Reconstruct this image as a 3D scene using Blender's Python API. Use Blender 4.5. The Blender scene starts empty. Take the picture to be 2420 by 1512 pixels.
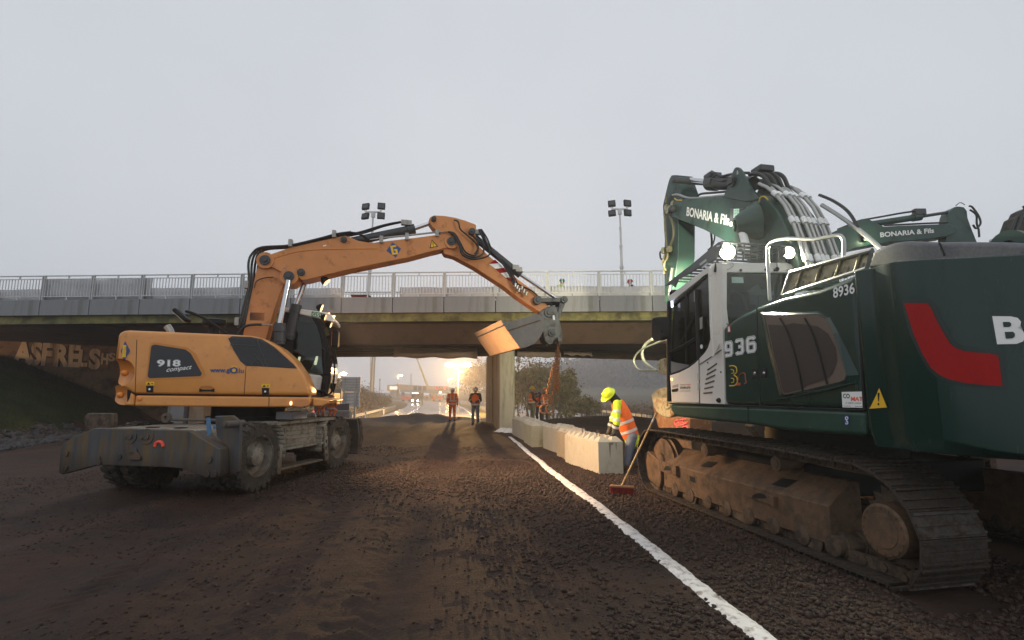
import bpy, bmesh, math, random
import numpy as np
from mathutils import Vector, Matrix
from mathutils.bvhtree import BVHTree
random.seed(7); RNG = np.random.default_rng(11)
R = math.radians
sc = bpy.context.scene
COL = sc.collection

# ------------------------------------------------------------------ camera
TH = math.atan((930 - 756) / 1209.5)
cd = bpy.data.cameras.new('camera'); cam = bpy.data.objects.new('camera', cd); COL.objects.link(cam)
cam.location = (0, 0, 1.5); cam.rotation_euler = (math.pi / 2 + TH, 0, 0)
cd.lens = 18; cd.sensor_width = 36; cd.clip_start = 0.05; cd.clip_end = 3000
sc.camera = cam

# ------------------------------------------------------------------ sky
SKY_TINT = (0.607, 0.635, 0.676); SKY_GAIN = 1.12
w = bpy.data.worlds.new('World'); sc.world = w; w.use_nodes = True
nt = w.node_tree; nt.nodes.clear()
out = nt.nodes.new('ShaderNodeOutputWorld'); bg = nt.nodes.new('ShaderNodeBackground')
sky = nt.nodes.new('ShaderNodeTexSky'); sky.sky_type = 'NISHITA'; sky.sun_disc = False
sky.sun_elevation = R(50); sky.sun_rotation = R(200); sky.dust_density = 6; sky.air_density = 1.5
mul = nt.nodes.new('ShaderNodeMix'); mul.data_type = 'RGBA'; mul.blend_type = 'MULTIPLY'; mul.inputs[0].default_value = 1
mul.inputs[7].default_value = (0.06, 0.06, 0.06, 1)
nt.links.new(sky.outputs[0], mul.inputs[6])
# overcast cloud layer: an even grey with very soft mottling, a little darker towards the horizon
tc = nt.nodes.new('ShaderNodeTexCoord'); nz = nt.nodes.new('ShaderNodeTexNoise')
nz.inputs['Scale'].default_value = 1.6; nz.inputs['Detail'].default_value = 3
nt.links.new(tc.outputs['Generated'], nz.inputs['Vector'])
rp = nt.nodes.new('ShaderNodeValToRGB')
rp.color_ramp.elements[0].position = 0.3; rp.color_ramp.elements[0].color = (SKY_TINT[0] * .925, SKY_TINT[1] * .93, SKY_TINT[2] * .945, 1)
rp.color_ramp.elements[1].position = 0.7; rp.color_ramp.elements[1].color = (SKY_TINT[0] * 1.05, SKY_TINT[1] * 1.05, SKY_TINT[2] * 1.045, 1)
nt.links.new(nz.outputs[0], rp.inputs[0])
mx = nt.nodes.new('ShaderNodeMix'); mx.data_type = 'RGBA'; mx.inputs[0].default_value = 0.93
nt.links.new(mul.outputs[2], mx.inputs[6]); nt.links.new(rp.outputs[0], mx.inputs[7])
nt.links.new(mx.outputs[2], bg.inputs[0]); bg.inputs[1].default_value = SKY_GAIN
nt.links.new(bg.outputs[0], out.inputs[0])

sd = bpy.data.lights.new('sun', 'SUN'); sd.energy = 0.15; sd.angle = R(40); sd.color = (1, 0.95, 0.9)
so = bpy.data.objects.new('sun', sd); COL.objects.link(so); so.rotation_euler = (R(40), 0, R(-20))

sc.view_settings.view_transform = 'Standard'; sc.view_settings.look = 'None'
sc.view_settings.exposure = 0; sc.view_settings.gamma = 1
cy = sc.cycles
cy.use_denoising = True; cy.volume_bounces = 2; cy.max_bounces = 8; cy.transparent_max_bounces = 12
cy.diffuse_bounces = 3; cy.glossy_bounces = 3; cy.transmission_bounces = 4
cy.caustics_reflective = False; cy.caustics_refractive = False; cy.sample_clamp_indirect = 4
cy.volume_step_rate = 4; cy.use_light_tree = True

# ------------------------------------------------------------------ pixel rays (the photograph measured at 2419 px width)
KP = 2419 / 1024
CP = Vector((0, 0, 1.5)); FW = Vector((0, math.cos(TH), math.sin(TH))); UP = Vector((0, -math.sin(TH), math.cos(TH)))
def ray(x, y): return Vector((1, 0, 0)) * ((x - 1209.5) / KP) + UP * ((756 - y) / KP) + FW * 512
def at(x, y, Y): r = ray(x, y); return CP + r * (Y / r.y)
def ong(x, y, z=0.0): r = ray(x, y); return CP + r * ((z - 1.5) / r.z)
def zoomf(x0, y0, k): return lambda x, y: ((x0 + k * x) * .59057, (y0 + k * y) * .59057)
z1 = zoomf(200, 1180, .5423); z2 = zoomf(900, 820, .5868); z3 = zoomf(2500, 620, .4496); z4 = zoomf(2500, 1150, .4299)
z5 = zoomf(3200, 750, .4961); z6 = zoomf(2500, 1500, .7009); zb = zoomf(200, 1550, .3306); zc = zoomf(900, 1150, .3968)
zq = zoomf(2600, 650, .2976)
class Plane:
    """a vertical or tilted plane the outlines are measured on; n faces the photographer"""
    def __init__(s, p, n): s.p0 = Vector(p); s.n = Vector(n).normalized()
    def __call__(s, x, y, off=0.0):
        r = ray(x, y); p = s.p0 + s.n * off
        return CP + r * ((p - CP).dot(s.n) / r.dot(s.n))
    def shift(s, d): return Plane(s.p0 + s.n * d, s.n)
    def many(s, z, pts, off=0.0): return [s(*z(*q), off) for q in pts]

# ------------------------------------------------------------------ mesh builder
def ortho(d):
    d = d.normalized(); a = Vector((0, 0, 1)) if abs(d.z) < .9 else Vector((1, 0, 0))
    u = d.cross(a).normalized(); return u, d.cross(u).normalized()
def spline(pts, k=6):
    P = [Vector(p) for p in pts]; o = []
    for i in range(len(P) - 1):
        a = P[max(i - 1, 0)]; b = P[i]; c = P[i + 1]; d = P[min(i + 2, len(P) - 1)]
        for j in range(k):
            t = j / k
            o.append(.5 * ((2 * b) + (c - a) * t + (2 * a - 5 * b + 4 * c - d) * t * t + (3 * b - a - 3 * c + d) * t ** 3))
    o.append(P[-1]); return o
def rootloc(o):
    v = Vector((0, 0, 0))
    while o is not None: v += o.location; o = o.parent
    return v
class MB:
    def __init__(s): s.v = []; s.f = []; s.mi = []; s.m = 0
    def add(s, vs, fs):
        b = len(s.v); s.v += [Vector(p) for p in vs]
        for f in fs: s.f.append([b + i for i in f]); s.mi.append(s.m)
        return s
    def box(s, c, ex, ey, ez):
        c = Vector(c); ex = Vector(ex); ey = Vector(ey); ez = Vector(ez)
        vs = [c + ex * a + ey * b + ez * d for a in (-1, 1) for b in (-1, 1) for d in (-1, 1)]
        return s.add(vs, [(0, 1, 3, 2), (4, 6, 7, 5), (0, 4, 5, 1), (2, 3, 7, 6), (0, 2, 6, 4), (1, 5, 7, 3)])
    def abox(s, x0, x1, y0, y1, z0, z1):
        return s.box(((x0 + x1) / 2, (y0 + y1) / 2, (z0 + z1) / 2), ((x1 - x0) / 2, 0, 0), (0, (y1 - y0) / 2, 0), (0, 0, (z1 - z0) / 2))
    def prism(s, pts, vec):
        n = len(pts); vec = Vector(vec); pts = [Vector(p) for p in pts]
        return s.add(pts + [p + vec for p in pts], [list(range(n)), list(range(2 * n - 1, n - 1, -1))] + [(i, (i + 1) % n, n + (i + 1) % n, n + i) for i in range(n)])
    def loft(s, rings, cap=True, closed=False):
        n = len(rings[0]); vs = [p for r in rings for p in r]; fs = []
        m = len(rings)
        for i in range(m if closed else m - 1):
            a = i * n; b = ((i + 1) % m) * n
            for j in range(n): fs.append((a + j, a + (j + 1) % n, b + (j + 1) % n, b + j))
        if cap and not closed: fs += [list(range(n))[::-1], list(range((m - 1) * n, m * n))]
        return s.add(vs, fs)
    def cyl(s, p0, p1, r0, r1=None, n=16, cap=True):
        p0 = Vector(p0); p1 = Vector(p1); r1 = r0 if r1 is None else r1; u, v = ortho(p1 - p0)
        ring = lambda p, r: [p + (u * math.cos(t) + v * math.sin(t)) * r for t in [2 * math.pi * i / n for i in range(n)]]
        return s.loft([ring(p0, r0), ring(p1, r1)], cap)
    def lathe(s, p0, ax, prof, n=24, cap=True):
        p0 = Vector(p0); ax = Vector(ax).normalized(); u, v = ortho(ax)
        return s.loft([[p0 + ax * t + (u * math.cos(a) + v * math.sin(a)) * r for a in [2 * math.pi * i / n for i in range(n)]] for t, r in prof], cap)
    def tube(s, pts, r, n=8, k=0, cap=True):
        P = spline(pts, k) if k else [Vector(p) for p in pts]
        rs = r if isinstance(r, (list, tuple)) else [r] * len(P)
        u = None; rings = []
        for i, p in enumerate(P):
            d = (P[min(i + 1, len(P) - 1)] - P[max(i - 1, 0)]).normalized()
            if u is None: u, v = ortho(d)
            else:
                u = (u - d * u.dot(d)); u = u.normalized() if u.length > 1e-5 else ortho(d)[0]; v = d.cross(u)
            rings.append([p + (u * math.cos(t) + v * math.sin(t)) * rs[i] for t in [2 * math.pi * j / n for j in range(n)]])
        return s.loft(rings, cap)
    def sph(s, c, r, n=10, sx=1, sy=1, sz=1, m=None):
        c = Vector(c); rings = []
        for i in range(1, n):
            a = math.pi * i / n
            rings.append([c + Vector((math.sin(a) * math.cos(t) * r * sx, math.sin(a) * math.sin(t) * r * sy, math.cos(a) * r * sz)) for t in [2 * math.pi * j / (2 * n) for j in range(2 * n)]])
        b = len(s.v); s.loft(rings, False); N = 2 * n
        t0 = len(s.v); s.v += [c + Vector((0, 0, r * sz)), c - Vector((0, 0, r * sz))]
        for j in range(N):
            s.f.append([t0, b + j, b + (j + 1) % N]); s.mi.append(s.m)
            q = b + (n - 2) * N; s.f.append([t0 + 1, q + (j + 1) % N, q + j]); s.mi.append(s.m)
        return s
    def cap(s, p0, p1, r0, r1=None, n=8):
        r1 = r0 if r1 is None else r1
        s.cyl(p0, p1, r0, r1, 2 * n); s.sph(p0, r0, n); s.sph(p1, r1, n); return s
    def islands(s):
        par = list(range(len(s.v)))
        def fd(a):
            while par[a] != a: par[a] = par[par[a]]; a = par[a]
            return a
        for f in s.f:
            a = fd(f[0])
            for i in f[1:]: par[fd(i)] = a
        g = {}
        for f, k in zip(s.f, s.mi): g.setdefault(fd(f[0]), []).append((f, k))
        o = []
        for fs in g.values():
            ids = sorted({i for f, _ in fs for i in f}); mp_ = {a: b for b, a in enumerate(ids)}; m = MB(); m.v = [s.v[i] for i in ids]; m.f = [[mp_[i] for i in f] for f, _ in fs]; m.mi = [k for _, k in fs]; o.append(m)
        return o
    def build(s, name, mats, parent=None, bevel=0.0, seg=2, smooth=35, recalc=True, split=False):
        if split: return [m.build(name, mats, parent, bevel, seg, smooth, recalc) for m in s.islands()][0]
        off = rootloc(parent)
        me = bpy.data.meshes.new(name)
        me.from_pydata([tuple(p - off) for p in s.v], [], s.f)
        if not isinstance(mats, (list, tuple)): mats = [mats]
        for m in mats: me.materials.append(m)
        if len(mats) > 1: me.polygons.foreach_set('material_index', s.mi)
        if recalc:
            bm = bmesh.new(); bm.from_mesh(me); bmesh.ops.recalc_face_normals(bm, faces=bm.faces); bm.to_mesh(me); bm.free()
        if smooth:
            me.polygons.foreach_set('use_smooth', [True] * len(me.polygons)); me.set_sharp_from_angle(angle=R(smooth))
        o = bpy.data.objects.new(name, me); COL.objects.link(o)
        if parent is not None: o.parent = parent
        if bevel:
            b = o.modifiers.new('bevel', 'BEVEL'); b.width = bevel; b.segments = seg; b.limit_method = 'ANGLE'; b.angle_limit = R(32); b.harden_normals = True
        return o
def mp(name, mat, parent, fn, **k):
    m = MB(); fn(m); return m.build(name, mat, parent, **k)
def tag(o, label=None, cat=None, group=None, kind=None):
    if label: o['label'] = label
    if cat: o['category'] = cat
    if group: o['group'] = group
    if kind: o['kind'] = kind
    return o
def thing(name, label, cat, loc=(0, 0, 0), group=None):
    o = bpy.data.objects.new(name, None); COL.objects.link(o); o.location = loc; o.empty_display_size = .2
    return tag(o, label, cat, group)
def copy_tree(o, parent=None):
    c = o.copy(); COL.objects.link(c); c.parent = parent
    for ch in list(o.children): copy_tree(ch, c)
    return c
def bake(o, keep=True):
    """apply the modifiers of o to its mesh"""
    dg = bpy.context.evaluated_depsgraph_get(); me = bpy.data.meshes.new_from_object(o.evaluated_get(dg), depsgraph=dg)
    o.modifiers.clear(); o.data = me; return o
def bvh(o):
    off = rootloc(o); dg = bpy.context.evaluated_depsgraph_get(); me = o.evaluated_get(dg).to_mesh()
    vs = [v.co + off for v in me.vertices]; fs = [tuple(p.vertices) for p in me.polygons]
    return BVHTree.FromPolygons(vs, fs)
def fillmesh(pts2, step):
    """points 2d polygon -> subdivided triangle list"""
    bm = bmesh.new(); vs = [bm.verts.new((x, y, 0)) for x, y in pts2]; bm.faces.new(vs)
    bmesh.ops.triangulate(bm, faces=bm.faces)
    for _ in range(8):
        es = [e for e in bm.edges if e.calc_length() > step]
        if not es: break
        bmesh.ops.subdivide_edges(bm, edges=es, cuts=1); bmesh.ops.triangulate(bm, faces=bm.faces)
    r = ([tuple(v.co[:2]) for v in bm.verts], [[v.index for v in f.verts] for f in bm.faces]) if not bm.verts.index_update() else None
    bm.free(); return r
def decal(name, mat, parent, tree, pts, pl, off=.004, step=14):
    """a thin skin laid on the surface behind the outline pts (photo pixels)"""
    vs, fs = fillmesh(pts, step); o = []
    for x, y in vs:
        r = ray(x, y).normalized(); h = tree.ray_cast(CP, r)
        p = h[0] if h[0] is not None else pl(x, y)
        n = h[1] if h[0] is not None else pl.n
        if n.dot(r) > 0: n = -n
        if h[0] is None or (p - pl(x, y)).length > .35: p = pl(x, y); n = pl.n
        o.append(p + n * off)
    m = MB(); m.add(o, fs); return m.build(name, mat, parent, smooth=60)
def text(name, s, mat, parent, bl, br, tl, off=Vector((0, 0, 0)), bold=0.0, shear=0.0, thick=.0):
    """letters fitted to the corner points bl, br, tl"""
    cu = bpy.data.curves.new('letters', 'FONT'); cu.body = s; cu.offset = bold; cu.shear = shear; cu.resolution_u = 4
    ob = bpy.data.objects.new('letters', cu); COL.objects.link(ob)
    dg = bpy.context.evaluated_depsgraph_get(); me = bpy.data.meshes.new_from_object(ob.evaluated_get(dg), depsgraph=dg)
    bpy.data.objects.remove(ob); bpy.data.curves.remove(cu)
    co = np.array([v.co[:] for v in me.vertices]); lo = co.min(0); hi = co.max(0); sz = np.maximum(hi - lo, 1e-6)
    bl, br, tl = Vector(bl), Vector(br), Vector(tl); ro = rootloc(parent)
    for v in me.vertices:
        a = (v.co.x - lo[0]) / sz[0]; b = (v.co.y - lo[1]) / sz[1]
        v.co = bl + (br - bl) * a + (tl - bl) * b + off - ro
    me.materials.append(mat); o = bpy.data.objects.new(name, me); COL.objects.link(o); o.parent = parent
    return o
def ptext(name, s, mat, parent, pl, z, bl, br, tl, off=.006, **k):
    return text(name, s, mat, parent, pl(*z(*bl), off), pl(*z(*br), off), pl(*z(*tl), off), **k)
def cut(o, fn):
    """take the volume drawn by fn out of o"""
    m = MB(); fn(m); c = m.build('cutter', [], None); c.location = (0, 0, 0)
    b = o.modifiers.new('cut', 'BOOLEAN'); b.object = c; b.operation = 'DIFFERENCE'; b.solver = 'EXACT'
    bpy.context.view_layer.update(); bake(o); me = c.data; bpy.data.objects.remove(c); bpy.data.meshes.remove(me)
    o.data.polygons.foreach_set('use_smooth', [True] * len(o.data.polygons)); o.data.set_sharp_from_angle(angle=R(35))

# ------------------------------------------------------------------ materials
def mat(name, col, rough=.5, metal=0.0, dirt=None, dirt_amt=0.0, scale=4.0, bump=0.0, bscale=40.0, var=.12, coat=0.0, streak=False, spec=.5, low=None):
    """painted / bare surface with mottling, grime blotches (dirt) and fine relief; low=(z0,z1,colour) is mud that stays on the lower part"""
    m = bpy.data.materials.new(name); m.use_nodes = True; t = m.node_tree; b = t.nodes['Principled BSDF']; L = t.links.new
    b.inputs['Roughness'].default_value = rough; b.inputs['Metallic'].default_value = metal; b.inputs['Specular IOR Level'].default_value = spec
    if coat: b.inputs['Coat Weight'].default_value = coat; b.inputs['Coat Roughness'].default_value = .08
    tcn = t.nodes.new('ShaderNodeTexCoord'); mp_ = t.nodes.new('ShaderNodeMapping'); L(tcn.outputs['Object'], mp_.inputs[0])
    if streak: mp_.inputs['Scale'].default_value = (1, 1, .12)
    n = t.nodes.new('ShaderNodeTexNoise'); n.inputs['Scale'].default_value = scale; n.inputs['Detail'].default_value = 8; n.inputs['Roughness'].default_value = .65
    L(mp_.outputs[0], n.inputs[0])
    r = t.nodes.new('ShaderNodeValToRGB'); L(n.outputs[0], r.inputs[0])
    r.color_ramp.elements[0].position = .32; r.color_ramp.elements[1].position = .68
    r.color_ramp.elements[0].color = (*[c * (1 - var) for c in col], 1); r.color_ramp.elements[1].color = (*[min(1, c * (1 + var)) for c in col], 1)
    last = r.outputs[0]
    if dirt:
        n2 = t.nodes.new('ShaderNodeTexNoise'); n2.inputs['Scale'].default_value = scale * 1.7; n2.inputs['Detail'].default_value = 10; n2.inputs['Roughness'].default_value = .7
        L(mp_.outputs[0], n2.inputs[0])
        r2 = t.nodes.new('ShaderNodeValToRGB'); L(n2.outputs[0], r2.inputs[0])
        c0 = .62 - .35 * dirt_amt; r2.color_ramp.elements[0].position = c0; r2.color_ramp.elements[1].position = min(1, c0 + .16)
        x = t.nodes.new('ShaderNodeMix'); x.data_type = 'RGBA'; L(r2.outputs[0], x.inputs[0]); L(last, x.inputs[6]); x.inputs[7].default_value = (*dirt, 1)
        last = x.outputs[2]
        mr = t.nodes.new('ShaderNodeMapRange'); L(r2.outputs[0], mr.inputs[0]); mr.inputs[3].default_value = rough; mr.inputs[4].default_value = min(1, rough + .4)
        L(mr.outputs[0], b.inputs['Roughness'])
    if low:
        sp = t.nodes.new('ShaderNodeSeparateXYZ'); L(tcn.outputs['Object'], sp.inputs[0])
        ma = t.nodes.new('ShaderNodeMath'); ma.operation = 'MULTIPLY_ADD'; L(n.outputs[0], ma.inputs[0]); ma.inputs[1].default_value = (low[1] - low[0]) * 1.6; L(sp.outputs[2], ma.inputs[2])
        m2 = t.nodes.new('ShaderNodeMapRange'); L(ma.outputs[0], m2.inputs[0]); d = low[1] - low[0]
        m2.inputs[1].default_value = low[0] + d * .8; m2.inputs[2].default_value = low[1] + d * .8; m2.inputs[3].default_value = 1; m2.inputs[4].default_value = 0
        x = t.nodes.new('ShaderNodeMix'); x.data_type = 'RGBA'; L(m2.outputs[0], x.inputs[0]); L(last, x.inputs[6]); x.inputs[7].default_value = (*low[2], 1); last = x.outputs[2]
    L(last, b.inputs['Base Color'])
    if bump:
        n3 = t.nodes.new('ShaderNodeTexNoise'); n3.inputs['Scale'].default_value = bscale; n3.inputs['Detail'].default_value = 6; L(mp_.outputs[0] if streak else tcn.outputs['Object'], n3.inputs[0])
        bu = t.nodes.new('ShaderNodeBump'); bu.inputs['Strength'].default_value = bump; bu.inputs['Distance'].default_value = .02; L(n3.outputs[0], bu.inputs['Height']); L(bu.outputs[0], b.inputs['Normal'])
    return m
def emit(name, col, s):
    m = bpy.data.materials.new(name); m.use_nodes = True; t = m.node_tree; b = t.nodes['Principled BSDF']
    b.inputs['Base Color'].default_value = (*col, 1); b.inputs['Emission Color'].default_value = (*col, 1); b.inputs['Emission Strength'].default_value = s; m.cycles.emission_sampling = 'NONE'; return m
def glass(name, tint, dark=.5, rough=.03):
    m = bpy.data.materials.new(name); m.use_nodes = True; t = m.node_tree; t.nodes.clear(); L = t.links.new
    o = t.nodes.new('ShaderNodeOutputMaterial'); tr = t.nodes.new('ShaderNodeBsdfTransparent'); tr.inputs[0].default_value = (*[c * dark for c in tint], 1)
    g = t.nodes.new('ShaderNodeBsdfGlossy'); g.inputs['Roughness'].default_value = rough
    f = t.nodes.new('ShaderNodeFresnel'); f.inputs[0].default_value = 1.5
    x = t.nodes.new('ShaderNodeMixShader'); L(f.outputs[0], x.inputs[0]); L(tr.outputs[0], x.inputs[1]); L(g.outputs[0], x.inputs[2]); L(x.outputs[0], o.inputs[0]); return m
MUD = (.05, .035, .026)
M = dict(
    orange=mat('orange_paint', (.68, .28, .060), .36, dirt=(.40, .18, .055), dirt_amt=.12, scale=3, var=.07, coat=.25),
    orange_boom=mat('boom_orange', (.60, .235, .072), .5, dirt=(.3, .12, .045), dirt_amt=.2, scale=3, var=.08, bump=.03, bscale=60),
    green=mat('green_paint', (.005, .030, .023), .24, dirt=(.012, .030, .022), dirt_amt=.08, scale=3, var=.15, coat=.12, bump=.05, bscale=9, streak=True, spec=.4),
    green_boom=mat('boom_green', (.022, .062, .048), .38, dirt=(.034, .046, .035), dirt_amt=.3, scale=2.5, var=.15, bump=.04),
    green_low=mat('skirt_green', (.012, .050, .036), .4, dirt=(.16, .14, .07), dirt_amt=.02, scale=5, var=.2, coat=.1),
    white=mat('cab_white', (.78, .74, .68), .35, dirt=(.5, .45, .36), dirt_amt=.08, scale=2.5, var=.04, coat=.2),
    black=mat('black_plastic', (.011, .011, .012), .6, scale=6, spec=.25),
    rubber=mat('tyre_rubber', (.034, .030, .025), .85, dirt=(.085, .068, .05), dirt_amt=.5, scale=7, bump=.25, bscale=30),
    hose=mat('hose_black', (.012, .012, .012), .4, scale=9),
    dgrey=mat('cylinder_grey', (.045, .048, .052), .45, dirt=(.09, .08, .07), dirt_amt=.2, scale=5),
    chrome=mat('cylinder_rod', (.6, .6, .62), .16, 1.0, scale=9, var=.05),
    steel=mat('plated_steel', (.42, .42, .40), .4, .6, scale=9, var=.1),
    chassis=mat('chassis_grey', (.30, .28, .235), .6, dirt=(.12, .085, .055), dirt_amt=.4, scale=4, bump=.1, low=(.2, .6, (.11, .08, .055))),
    blade=mat('worn_blade', (.062, .064, .068), .5, 0, dirt=(.13, .085, .036), dirt_amt=.45, scale=5, streak=True, bump=.25, var=.3, low=(.40, .72, (.030, .020, .0135))),
    rust=mat('rusty_track_frame', (.135, .076, .040), .55, dirt=(.07, .046, .028), dirt_amt=.5, scale=3, bump=.15, bscale=50, var=.25),
    mudrust=mat('muddy_steel', (.10, .064, .038), .65, dirt=(.045, .032, .023), dirt_amt=.55, scale=6, bump=.4, bscale=35, var=.25),
    shoe=mat('track_steel', (.060, .050, .042), .5, .4, dirt=(.05, .034, .024), dirt_amt=.5, scale=9, bump=.3, bscale=40, var=.25),
    beige=mat('worn_beige_steel', (.42, .39, .25), .55, dirt=(.22, .10, .04), dirt_amt=.42, scale=6, bump=.1),
    fops=mat('guard_grey', (.10, .11, .12), .5, scale=4),
    hood=mat('grey_hood', (.12, .12, .13), .55, scale=40, var=.2, bump=.05, bscale=80),
    mesh=mat('brown_mesh', (.040, .026, .020), .6, scale=120, var=.35, bump=.2, bscale=200),
    meshlight=mat('dusty_mesh', (.14, .098, .074), .6, scale=120, var=.25),
    walk=mat('walkway_plate', (.42, .38, .25), .3, .6, dirt=(.2, .17, .1), dirt_amt=.4, scale=5, bump=.15, bscale=90),
    red=mat('red_paint', (.34, .006, .006), .5, scale=20, var=.06, spec=.2),
    yellow=mat('yellow_sticker', (.85, .50, .02), .5, scale=9, var=.03),
    blue=mat('blue_sticker', (.03, .07, .24), .5, scale=9, var=.05),
    lblue=mat('blue_chips', (.07, .17, .30), .6, scale=9, var=.2),
    wht=mat('white_lettering', (.86, .86, .84), .5, scale=9, var=.02),
    gold=mat('gold_lettering', (.75, .50, .03), .5, scale=9, var=.03),
    darkred=mat('dark_red_lettering', (.45, .06, .04), .5, scale=9, var=.03),
    grn=mat('green_sticker', (.03, .22, .05), .5, scale=9, var=.03),
    spray=mat('red_spray', (1.0, .10, .05), .7, scale=60, var=.1),
    pink=mat('pink_spray', (1.0, .16, .18), .7, scale=60, var=.1),
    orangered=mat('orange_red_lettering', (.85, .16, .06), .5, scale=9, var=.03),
    navy=mat('side_panel_navy', (.022, .024, .03), .4, scale=9, var=.1),
    concrete=mat('bridge_concrete', (.33, .325, .31), .8, dirt=(.22, .215, .19), dirt_amt=.35, scale=1.2, bump=.15, bscale=25, streak=True, var=.12),
    facia=mat('parapet_concrete', (.215, .22, .23), .7, dirt=(.16, .16, .15), dirt_amt=.3, scale=1.5, bump=.12, bscale=30, streak=True, var=.12),
    mossy=mat('mossy_concrete', (.20, .18, .06), .85, dirt=(.085, .078, .035), dirt_amt=.55, scale=1.0, bump=.1, var=.2),
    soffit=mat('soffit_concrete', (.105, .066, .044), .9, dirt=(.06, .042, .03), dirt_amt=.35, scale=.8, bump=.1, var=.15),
    pier=mat('pier_concrete', (.42, .39, .29), .85, dirt=(.15, .17, .10), dirt_amt=.35, scale=1.4, bump=.15, streak=True, var=.15),
    pierside=mat('pier_side_lamp_tint', (.34, .23, .15), .85, dirt=(.15, .10, .07), dirt_amt=.4, scale=1.2, bump=.15, streak=True, var=.15),  # brown of the lamplit pier side put into the concrete colour
    block=mat('block_concrete', (.40, .37, .31), .85, dirt=(.33, .28, .21), dirt_amt=.25, scale=2.5, bump=.2, bscale=45, var=.1),
    rail=mat('galvanised_rail', (.56, .57, .57), .5, .15, scale=3, var=.1, dirt=(.4, .4, .39), dirt_amt=.2),
    guard=mat('crash_barrier_steel', (.30, .31, .31), .5, .5, scale=2, var=.15),
    sheet=mat('grey_sheeting', (.52, .52, .54), .6, scale=2, var=.1, bump=.2, bscale=6),
    tarp=mat('pale_tarp', (.55, .44, .38), .6, scale=2, var=.12, bump=.3, bscale=5),
    chain=mat('rusty_chain', (.26, .105, .042), .6, .4, scale=30, var=.3),
    wood=mat('broom_wood', (.40, .27, .12), .55, scale=12, var=.15, streak=True),
    brist=mat('broom_bristle', (.22, .018, .014), .8, scale=60, var=.3, bump=.5, bscale=150),
    line=mat('white_strip', (.72, .70, .68), .6, dirt=(.22, .17, .14), dirt_amt=.34, scale=6, bump=.3, bscale=60, var=.1),
    asphalt=mat('wet_asphalt', (.05, .052, .055), .22, dirt=(.07, .07, .072), dirt_amt=.3, scale=.4, var=.12, spec=.6),
    paint=mat('road_paint', (.7, .7, .68), .4, scale=3, var=.06),
    lamp_warm=emit('sodium_lamp', (1.0, .66, .26), 40), lamp_white=emit('work_lamp', (1.0, .95, .72), 30),
    lamp_halo=emit('halogen_lamp', (1.0, .60, .27), 2.6), beacon=emit('amber_beacon', (1.0, .20, .015), 5.0),
    head=emit('truck_headlight', (1.0, .93, .78), 60), redled=emit('red_led', (1.0, .06, .04), 2.2), tail=emit('tail_light', (1, .04, .02), 8),
    glass_o=glass('tinted_cab_glass', (.80, .90, .90), .55), glass_g=glass('green_cab_glass', (.72, .85, .80), .45),
    glass_d=glass('dark_side_glass', (.6, .7, .72), .16),
    mirror=mat('mirror_glass', (.8, .8, .82), .05, 1.0, scale=9, var=.02),
    seat=mat('seat_cloth', (.02, .022, .025), .8, scale=20),
    amber=mat('amber_reflector', (.75, .22, .02), .3, scale=9, var=.05),
)
# ================================================================== SETTING
def vnoise(x, y, seed=0):
    """smooth value noise on arrays"""
    xi = np.floor(x).astype(np.int64); yi = np.floor(y).astype(np.int64); fx = x - xi; fy = y - yi
    fx = fx * fx * (3 - 2 * fx); fy = fy * fy * (3 - 2 * fy)
    def h(a, b):
        n = (a * 374761393 + b * 668265263 + seed * 974634777) & 0xffffffff
        n = ((n ^ (n >> 13)) * 1274126177) & 0xffffffff
        return ((n ^ (n >> 16)) & 0xffff) / 65535.0
    return (h(xi, yi) * (1 - fx) + h(xi + 1, yi) * fx) * (1 - fy) + (h(xi, yi + 1) * (1 - fx) + h(xi + 1, yi + 1) * fx) * fy
def fbm(x, y, o=4, seed=0):
    s = 0; a = .5
    for i in range(o): s = s + a * (vnoise(x * 2 ** i, y * 2 ** i, seed + i) - .5); a *= .5
    return s
def sstep(a, b, x): t = np.clip((x - a) / (b - a), 0, 1); return t * t * (3 - 2 * t)
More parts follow.
